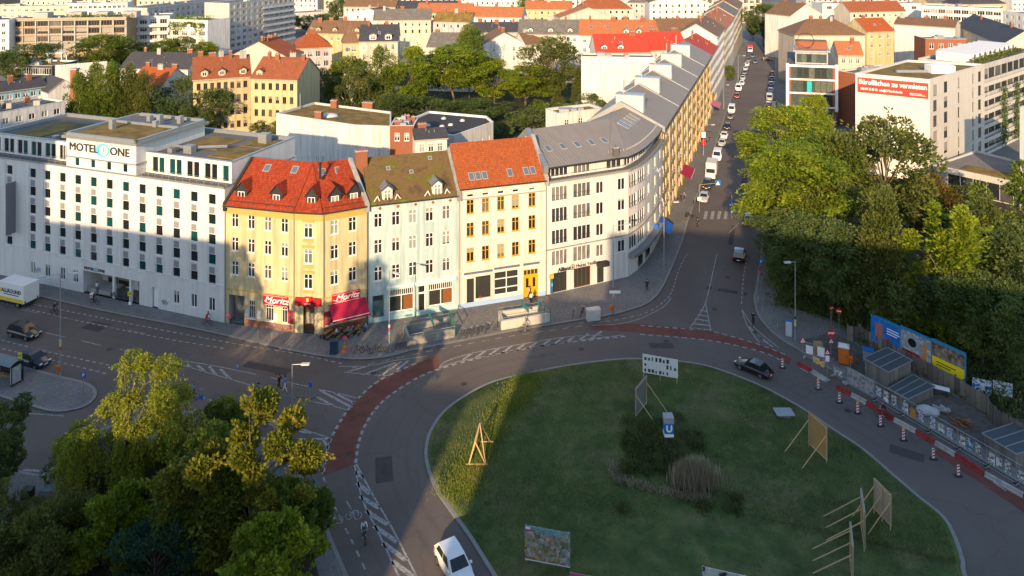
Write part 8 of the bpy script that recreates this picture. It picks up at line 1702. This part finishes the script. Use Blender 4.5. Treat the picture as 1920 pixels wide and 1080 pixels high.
for i, (x, y) in enumerate(((1467, 690), (1534, 730), (1574, 755), (1608, 775), (1651, 799), (1694, 826), (1750, 861), (1797, 893))):
    p = P(x, y); o = thing('traffic_beacon', f'red and white warning beacon, {bnames[i]} from the red bike lane', 'beacon', (p.x, p.y, .01), 0, 'warning beacons'); o.scale = (.85, .85, .85); link('foot', MB().box((-.4, -.2, 0), (.4, .2, .12)).mesh('foot', DARK), o); bd_ = link('blade', MB().box((-.15, -.02, .12), (.15, .02, 1.25)).mesh('blade', SIGNW), o)
    for k in range(3): z0 = .25 + k * .35; link('stripe', MB().poly([(-.15, -.026, z0), (.15, -.026, z0 + .12), (.15, -.026, z0 + .30), (-.15, -.026, z0 + .18)]).poly([(-.15, .026, z0), (.15, .026, z0 + .12), (.15, .026, z0 + .30), (-.15, .026, z0 + .18)]).mesh('stripe', SRED), bd_)
    if i in (1, 3, 5): link('warning_lamp', MB().box((-.1, -.06, 1.26), (.1, .06, 1.5)).mesh('warning_lamp', MATS['atm_yellow']), o)
FENM = mat('fence_wire', (.34, .35, .36), .5, .1, metal=.5)
def fence_panel(label, a, b, h, posters, zb=.12, group='mesh fence panels'):
    p, q = P2(*a), P2(*b); L_ = (q - p).length; ang = math.atan2(q.y - p.y, q.x - p.x); o = thing('fence_panel', label, 'fence', (p.x, p.y, zb), ang, group)
    fr = MB()
    for c, d in (((0, 0, .1), (0, 0, h)), ((L_, 0, .1), (L_, 0, h)), ((0, 0, h), (L_, 0, h)), ((0, 0, .12), (L_, 0, .12))): fr.tube(c, d, .025, .025, 5)
    link('frame', fr.mesh('frame', FENM), o); ms = MB()
    for k in range(1, int(L_ / .28)): ms.tube((k * .28, 0, .12), (k * .28, 0, h), .006, .006, 3)
    for k in range(1, 6): ms.tube((0, 0, h * k / 6), (L_, 0, h * k / 6), .006, .006, 3)
    link('mesh', ms.mesh('mesh', FENM), o)
    for s in (0, L_): link('foot', MB().box((s - .12, -.35, 0), (s + .12, .35, .11)).mesh('foot', CONC), o)
    for s0, w_, z0, hh_, m in posters: link('poster', MB().box((s0, -.045, z0), (s0 + w_, -.03, z0 + hh_)).mesh('poster', m), o)
PB_ = [multi('poster_print_a', [(.40, (.62, .62, .6)), (.5, (.05, .06, .08)), (.56, (.55, .55, .55)), (.7, (.05, .18, .42))], 1.5, 1, .6, 0, 5), multi('poster_print_b', [(.4, (.02, .16, .36)), (.5, (.6, .6, .6)), (.6, (.03, .10, .2))], 1.6, 1, .6, 0, 5), mat('poster_orange', (.5, .2, .03), .6, .25, 3), multi('poster_print_c', [(.46, (.66, .66, .64)), (.53, (.03, .03, .035)), (.62, (.5, .48, .44))], 1.8, 1, .6, 0, 5), multi('poster_print_d', [(.42, (.5, .05, .03)), (.52, (.62, .56, .45)), (.6, (.6, .35, .04))], 1.6, 1, .6, 0, 5), multi('poster_sheet_grey', [(.4, (.33, .33, .33)), (.56, (.25, .25, .25)), (.6, (.07, .07, .07)), (.66, (.3, .3, .3))], 2.2, 4, .7, 0, 5)]
fl = [(1588, 722), (1641, 752), (1690, 781), (1742, 812), (1796, 845), (1850, 877), (1905, 910), (1962, 945)]
rng = random.Random(8)
for i, (a, b) in enumerate(zip(fl, fl[1:])):
    L_ = (P2(*b) - P2(*a)).length
    po = [(.1, L_ - .2, .25, 1.7, PB_[5])] if i == 0 else [(.15 + k * (L_ - .2) / 3.2, (L_ - .2) / 3.2 * rng.uniform(.6, .85), rng.uniform(.5, .7), rng.uniform(.9, 1.25), PB_[rng.choice([0, 1, 2, 3, 3, 0, 4])]) for k in range(3)]
    fence_panel(f'mesh fence panel with {"a large grey poster sheet" if i == 0 else "pasted posters"}, {bnames[i]} from the site entrance', a, b, 2.0, po)
fence_panel('short mesh fence panel with small banner at the site entrance', (1524, 700), (1551, 716), 2.2, [(.1, 1.5, 1.3, .7, PB_[4])]); fence_panel('short mesh fence panel with white sheets beside the wooden box', (1508, 672), (1546, 683), 1.9, [(.2, .8, .6, 1.0, WHITE), (1.5, .8, .7, 1.1, WHITE)]); fence_panel('low fence piece with a dark painted sheet', (1563, 706), (1584, 719), 1.2, [(.05, 1.2, .3, .7, PB_[0])])
cabinet('small wooden tool box by the site signs', 1536, 668, .9, .7, 1.3, mat('crate_wood', (.34, .23, .12), .8, .15, 3), name='tool_box', cat='box')
p = P(1582, 682); o = thing('portable_toilet', 'orange portable toilet with white roof', 'toilet cabin', (p.x, p.y, .13), R(-25)); OR2 = mat('toilet_orange', (.55, .14, .02), .5, .08)
link('cabin', MB().box((-.58, -.58, .12), (.58, .58, 2.05)).mesh('cabin', OR2), o); link('roof', MB().slab([(-.62, -.62, 2.05), (.62, -.62, 2.05), (.35, 0, 2.3), (-.35, 0, 2.3)], .05).slab([(-.35, 0, 2.3), (.35, 0, 2.3), (.62, .62, 2.05), (-.62, .62, 2.05)], .05).slab([(.62, -.62, 2.05), (.62, .62, 2.05), (.35, 0, 2.3)], .05).slab([(-.62, .62, 2.05), (-.62, -.62, 2.05), (-.35, 0, 2.3)], .05).mesh('roof', mat('toilet_roof', (.6, .58, .55), .5, .05)), o); d_ = link('door', MB().box((-.45, -.61, .15), (.45, -.585, 1.95)).mesh('door', OR2), o); link('handle', MB().box((.3, -.64, 1.0), (.36, -.612, 1.15)).mesh('handle', DARK), d_); link('skid', MB().box((-.55, -.5, 0), (.55, .5, .12)).mesh('skid', DARK), o)
def bunker(label, pix, h0, h1, n_=3):
    q = [P2(*x) for x in pix]; B_ = Bld('shaft_enclosure', label, 'enclosure', q); B_.walls(h0, mat('bunker_concrete', (.21, .195, .17), .9, .3, .7, .3, 14, stain=.4), z0=.1); e0, e1, e2, e3 = [v3(x, h0 + .02) for x in inset(q, -.12)]; 
    f_ = MB()
    for k in range(n_ + 1):
        a = e0.lerp(e1, k / n_); b = e3.lerp(e2, k / n_); f_.tube(a, b, .06, .06, 4)
    f_.tube(e0, e1, .07, .07, 4); f_.tube(e3, e2, .07, .07, 4); f_.build('roof_frame', GALV, B_.root)
    for k in range(n_): MB().slab([e0.lerp(e1, (k + .03) / n_), e0.lerp(e1, (k + .97) / n_), e3.lerp(e2, (k + .97) / n_), e3.lerp(e2, (k + .03) / n_)], .05).build('roof_panel', mat('corrugated_dark', (.07, .085, .10), .45, .2, 2), B_.root)
bunker('concrete shaft enclosure with dark panelled roof, higher of the pair', [(1622, 712), (1665, 738), (1708, 716), (1664, 692)], 2.45, 3); bunker('concrete shaft enclosure with dark panelled roof, lower of the pair', [(1668, 750), (1702, 768), (1750, 745), (1712, 724)], 1.2, 1.7, 3); bunker('concrete shaft enclosure at the right edge', [(1845, 842), (1905, 880), (1965, 860), (1905, 822)], 1.5, 2, 3)
# rear wooden fence: planks picked apart
FEN = objvar('fence_board', [(.13, .11, .09), (.17, .145, .115), (.10, .09, .08), (.2, .17, .13)], .9, .2)
rfl = [(1590, 640), (1612, 640), (1700, 690), (1790, 738), (1850, 775), (1865, 800), (1960, 852)]
fo = thing('board_fence', 'weathered board fence behind the site', 'fence', P(1590, 640)); bme = MB().box((-.29, -.025, 0), (.29, .025, 1.9)).mesh('board', FEN); pme = MB().box((-.07, .03, 0), (.07, .17, 2.1)).mesh('post', FEN)
for a, b in zip(rfl, rfl[1:]):
    p, q = P(*a, .12), P(*b, .12); L_ = (q - p).length; n_ = max(int(L_ / .62), 1); ang = math.atan2(q.y - p.y, q.x - p.x)
    for i in range(n_): c = p.lerp(q, (i + .5) / n_); o = link('board', bme, fo, c - fo.location + Vector((0, 0, random.uniform(-.04, .06))), ang)
    for i in range(max(int(L_ / 3), 1) + 1): link('post', pme, fo, p.lerp(q, min(i * 3 / L_, 1)) - fo.location, ang)
# billboards
BLF = mat('billboard_frame_blue', (.03, .22, .42), .5, .06); A_, B_ = P2(1634, 655), P2(1811, 744); e = (B_ - A_).normalized(); ang = math.atan2(e.y, e.x); Lb = (B_ - A_).length
zt0 = CAM_H - (594 - HOR) * A_.y / F_PX; zt1 = CAM_H - (668 - HOR) * B_.y / F_PX; zt = (zt0 + zt1) / 2; HB = 2.9
BP = [multi('billboard_blue', [(.3, (.012, .10, .36)), (.6, (.02, .19, .58)), (.75, (.06, .32, .7))], .6, 3, .4, 0, 5), multi('billboard_photo', [(.35, (.42, .44, .46)), (.5, (.2, .22, .25)), (.6, (.5, .5, .5)), (.7, (.1, .12, .18))], 1.3, 4, .4, 0, 5), multi('billboard_food', [(.35, (.05, .05, .04)), (.5, (.22, .14, .08)), (.62, (.3, .28, .26)), (.72, (.05, .09, .03))], 1.8, 4, .4, 0, 5)]
bl_ = ['blue billboard with red drinks advert, leftmost of three', 'pale washing-machine billboard, middle of three', 'yellow food billboard, rightmost of three']
for k in range(3):
    w_ = Lb / 3 - .12; p = A_ + e * (Lb / 3 * k); zk = zt0 + (zt1 - zt0) * (k + .5) / 3; z0 = zk - HB; o = thing('billboard', bl_[k], 'billboard', (p.x, p.y, .12), ang, 'billboards')
    def bp(nm, a, b, m, par=None): return link(nm, MB().box(a, b).mesh(nm, m), par or o)
    pn = bp('panel', (0, 0, z0), (w_, .15, zk), BP[k]); 
    for a, b in (((-.05, -.1, zk), (w_ + .05, .25, zk + .2)), ((-.05, -.05, z0 - .12), (w_ + .05, .2, z0)), ((-.06, -.05, z0), (0, .2, zk)), ((w_, -.05, z0), (w_ + .06, .2, zk))): bp('frame', a, b, BLF)
    for x in (.6, w_ - .6): bp('post', (x - .1, .16, -.1), (x + .1, .36, zk), DARK)
    if k == 0:
        bp('print', (.5, -.012, z0 + .3), (1.5, -.004, z0 + 2.3), mat('print_pinkbrown', (.35, .14, .12), .5, .5, 2), pn); [bp('text_line', (2.0, -.012, z0 + 1.5 + j * .3), (2.0 + l_, -.004, z0 + 1.62 + j * .3), SIGNW, pn) for j, l_ in ((0, 1.3), (1, 1.8), (2, 1.5))]; bp('print', (1.9, -.012, z0 + .6), (2.4, -.004, z0 + .95), SRED, pn)
    elif k == 1:
        bp('print', (.2, -.012, z0 + .12), (w_ - 1.3, -.004, z0 + .65), SRED, pn); MBd = MB().tube((1.4, -.012, z0 + 1.7), (1.4, -.004, z0 + 1.7), .75, .75, 24); link('print', MBd.mesh('print', GREY), pn); link('print', MB().tube((1.4, -.022, z0 + 1.7), (1.4, -.013, z0 + 1.7), .5, .5, 24).mesh('print', CGL), pn); bp('print', (w_ - 1.0, -.012, z0 + .3), (w_ - .5, -.004, z0 + 2.3), mat('print_orange', (.5, .22, .05), .5, .4, 3), pn)
    else:
        bp('print', (0.02, -.012, z0 + .02), (w_ - .02, -.004, z0 + 1.25), mat('print_yellow', (.80, .62, .01), .5, .06), pn); [bp('text_line', (.5, -.02, z0 + .4 + j * .3), (.5 + l_, -.013, z0 + .52 + j * .3), SIGNK, pn) for j, l_ in ((0, 1.6), (1, 2.2))]
# rubble, sacks, table
p = P(1735, 778); tag(MB().ball((p.x, p.y, .5), 1.0, .7, .5, 12).ball((p.x + .7, p.y - .2, .45), .7, .6, .45, 10).build('rubble_sacks', mat('sack_white', (.42, .42, .42), .9, .25, 3, .8, 6), smooth=True), 'pile of white rubble sacks on the site', 'sacks'); 
p = P(1763, 742); o = thing('trestle_table', 'white board lying on trestles by the fence', 'table', (p.x, p.y, .13), R(-28)); link('table_top', MB().box((-.9, -.35, .7), (.9, .35, .78)).mesh('table_top', WHITE), o)
for s in (-.6, .6): link('leg', MB().box((s - .04, -.3, 0), (s + .04, .3, .7)).mesh('leg', DARK), o)
o = thing('plank_pile', 'loose red-brown planks heaped on the site', 'planks', P(1798, 800)); rng = random.Random(2)
for k in range(14):
    M_ = Matrix.Translation((rng.uniform(-1, 1), rng.uniform(-.7, .7), .2 + .05 * k * .5)) @ Matrix.Rotation(rng.uniform(0, 3.1), 4, 'Z') @ Matrix.Rotation(rng.uniform(-.15, .15), 4, 'Y'); link('plank', MB().box((-.8, -.06, 0), (.8, .06, .05), 0, M_).mesh('plank', mat('plank_red', (.16, .06, .05), .8, .3, 2) if k % 3 else WOOD), o)
o = thing('rubble_heap', 'grey slabs and timber offcuts beside the sacks', 'rubble', P(1757, 770))
for k in range(9):
    M_ = Matrix.Translation((rng.uniform(-.8, .8), rng.uniform(-.6, .6), .15 + .04 * k)) @ Matrix.Rotation(rng.uniform(0, 3.1), 4, 'Z') @ Matrix.Rotation(rng.uniform(-.3, .3), 4, 'Y'); link('slab', MB().box((-.5, -.2, 0), (.5, .2, .09), 0, M_).mesh('slab', CONC), o)
cabinet('blue-lidded water tank behind the shaft enclosure', 1628, 682, 1.2, 1.0, 1.3, GREY, R(-25), 'water_tank', BLUE, cat='tank')
for x, y, lb, m in ((1841, 755, 'small blue graffiti board right of the billboards', PB_[1]), (1880, 760, 'graffiti doorway board at the right edge', PB_[0])):
    p = P(x, y); o = thing('graffiti_board', lb, 'board', (p.x, p.y, .12), R(-25)); link('panel', MB().box((-.9, 0, .9), (.9, .08, 2.4)).mesh('panel', m), o)
    for s in (-.75, .75): link('post', MB().box((s - .06, .09, -.05), (s + .06, .2, 2.5)).mesh('post', DARK), o)
# graffiti tags at street level
TAGM = [mat('spray_black', (.02, .02, .025), .7, .1), mat('spray_blue', (.05, .12, .3), .7, .1), mat('spray_white', (.5, .5, .5), .7, .1), mat('spray_red', (.35, .04, .05), .7, .1)]
rng = random.Random(12)
for Bq, i, d0, z0, w_, h_ in ((B, 0, 3.4, .2, 2.2, .6), (B, 0, 6.2, .15, 2.0, .7), (B, 0, 8.3, .2, 1.2, .6), (B, 2, 3.5, .2, 1.5, .6), (T, 0, .2, .9, .9, .8), (T, 0, 8.9, .2, 1.0, .5), (Y, 0, 2.9, .9, .35, .7), (W, 3, .1, .6, .18, .8), (H, 0, H.L(0) - 34.5, 1.4, 1.3, 1.1), (H, 0, H.L(0) - 10.6, .8, 1.2, .8)):
    mb = MB(); n_ = 14; pts_ = [Bq.at(i, d0 + w_ * (k / n_) + rng.uniform(-.12, .12) * w_, z0 + h_ * (.5 + .45 * math.sin(k * rng.uniform(1.2, 2.4))), .062) for k in range(n_)]
    mb.path(pts_, .022, 4); mb.build('graffiti_tag', rng.choice(TAGM), Bq.root)
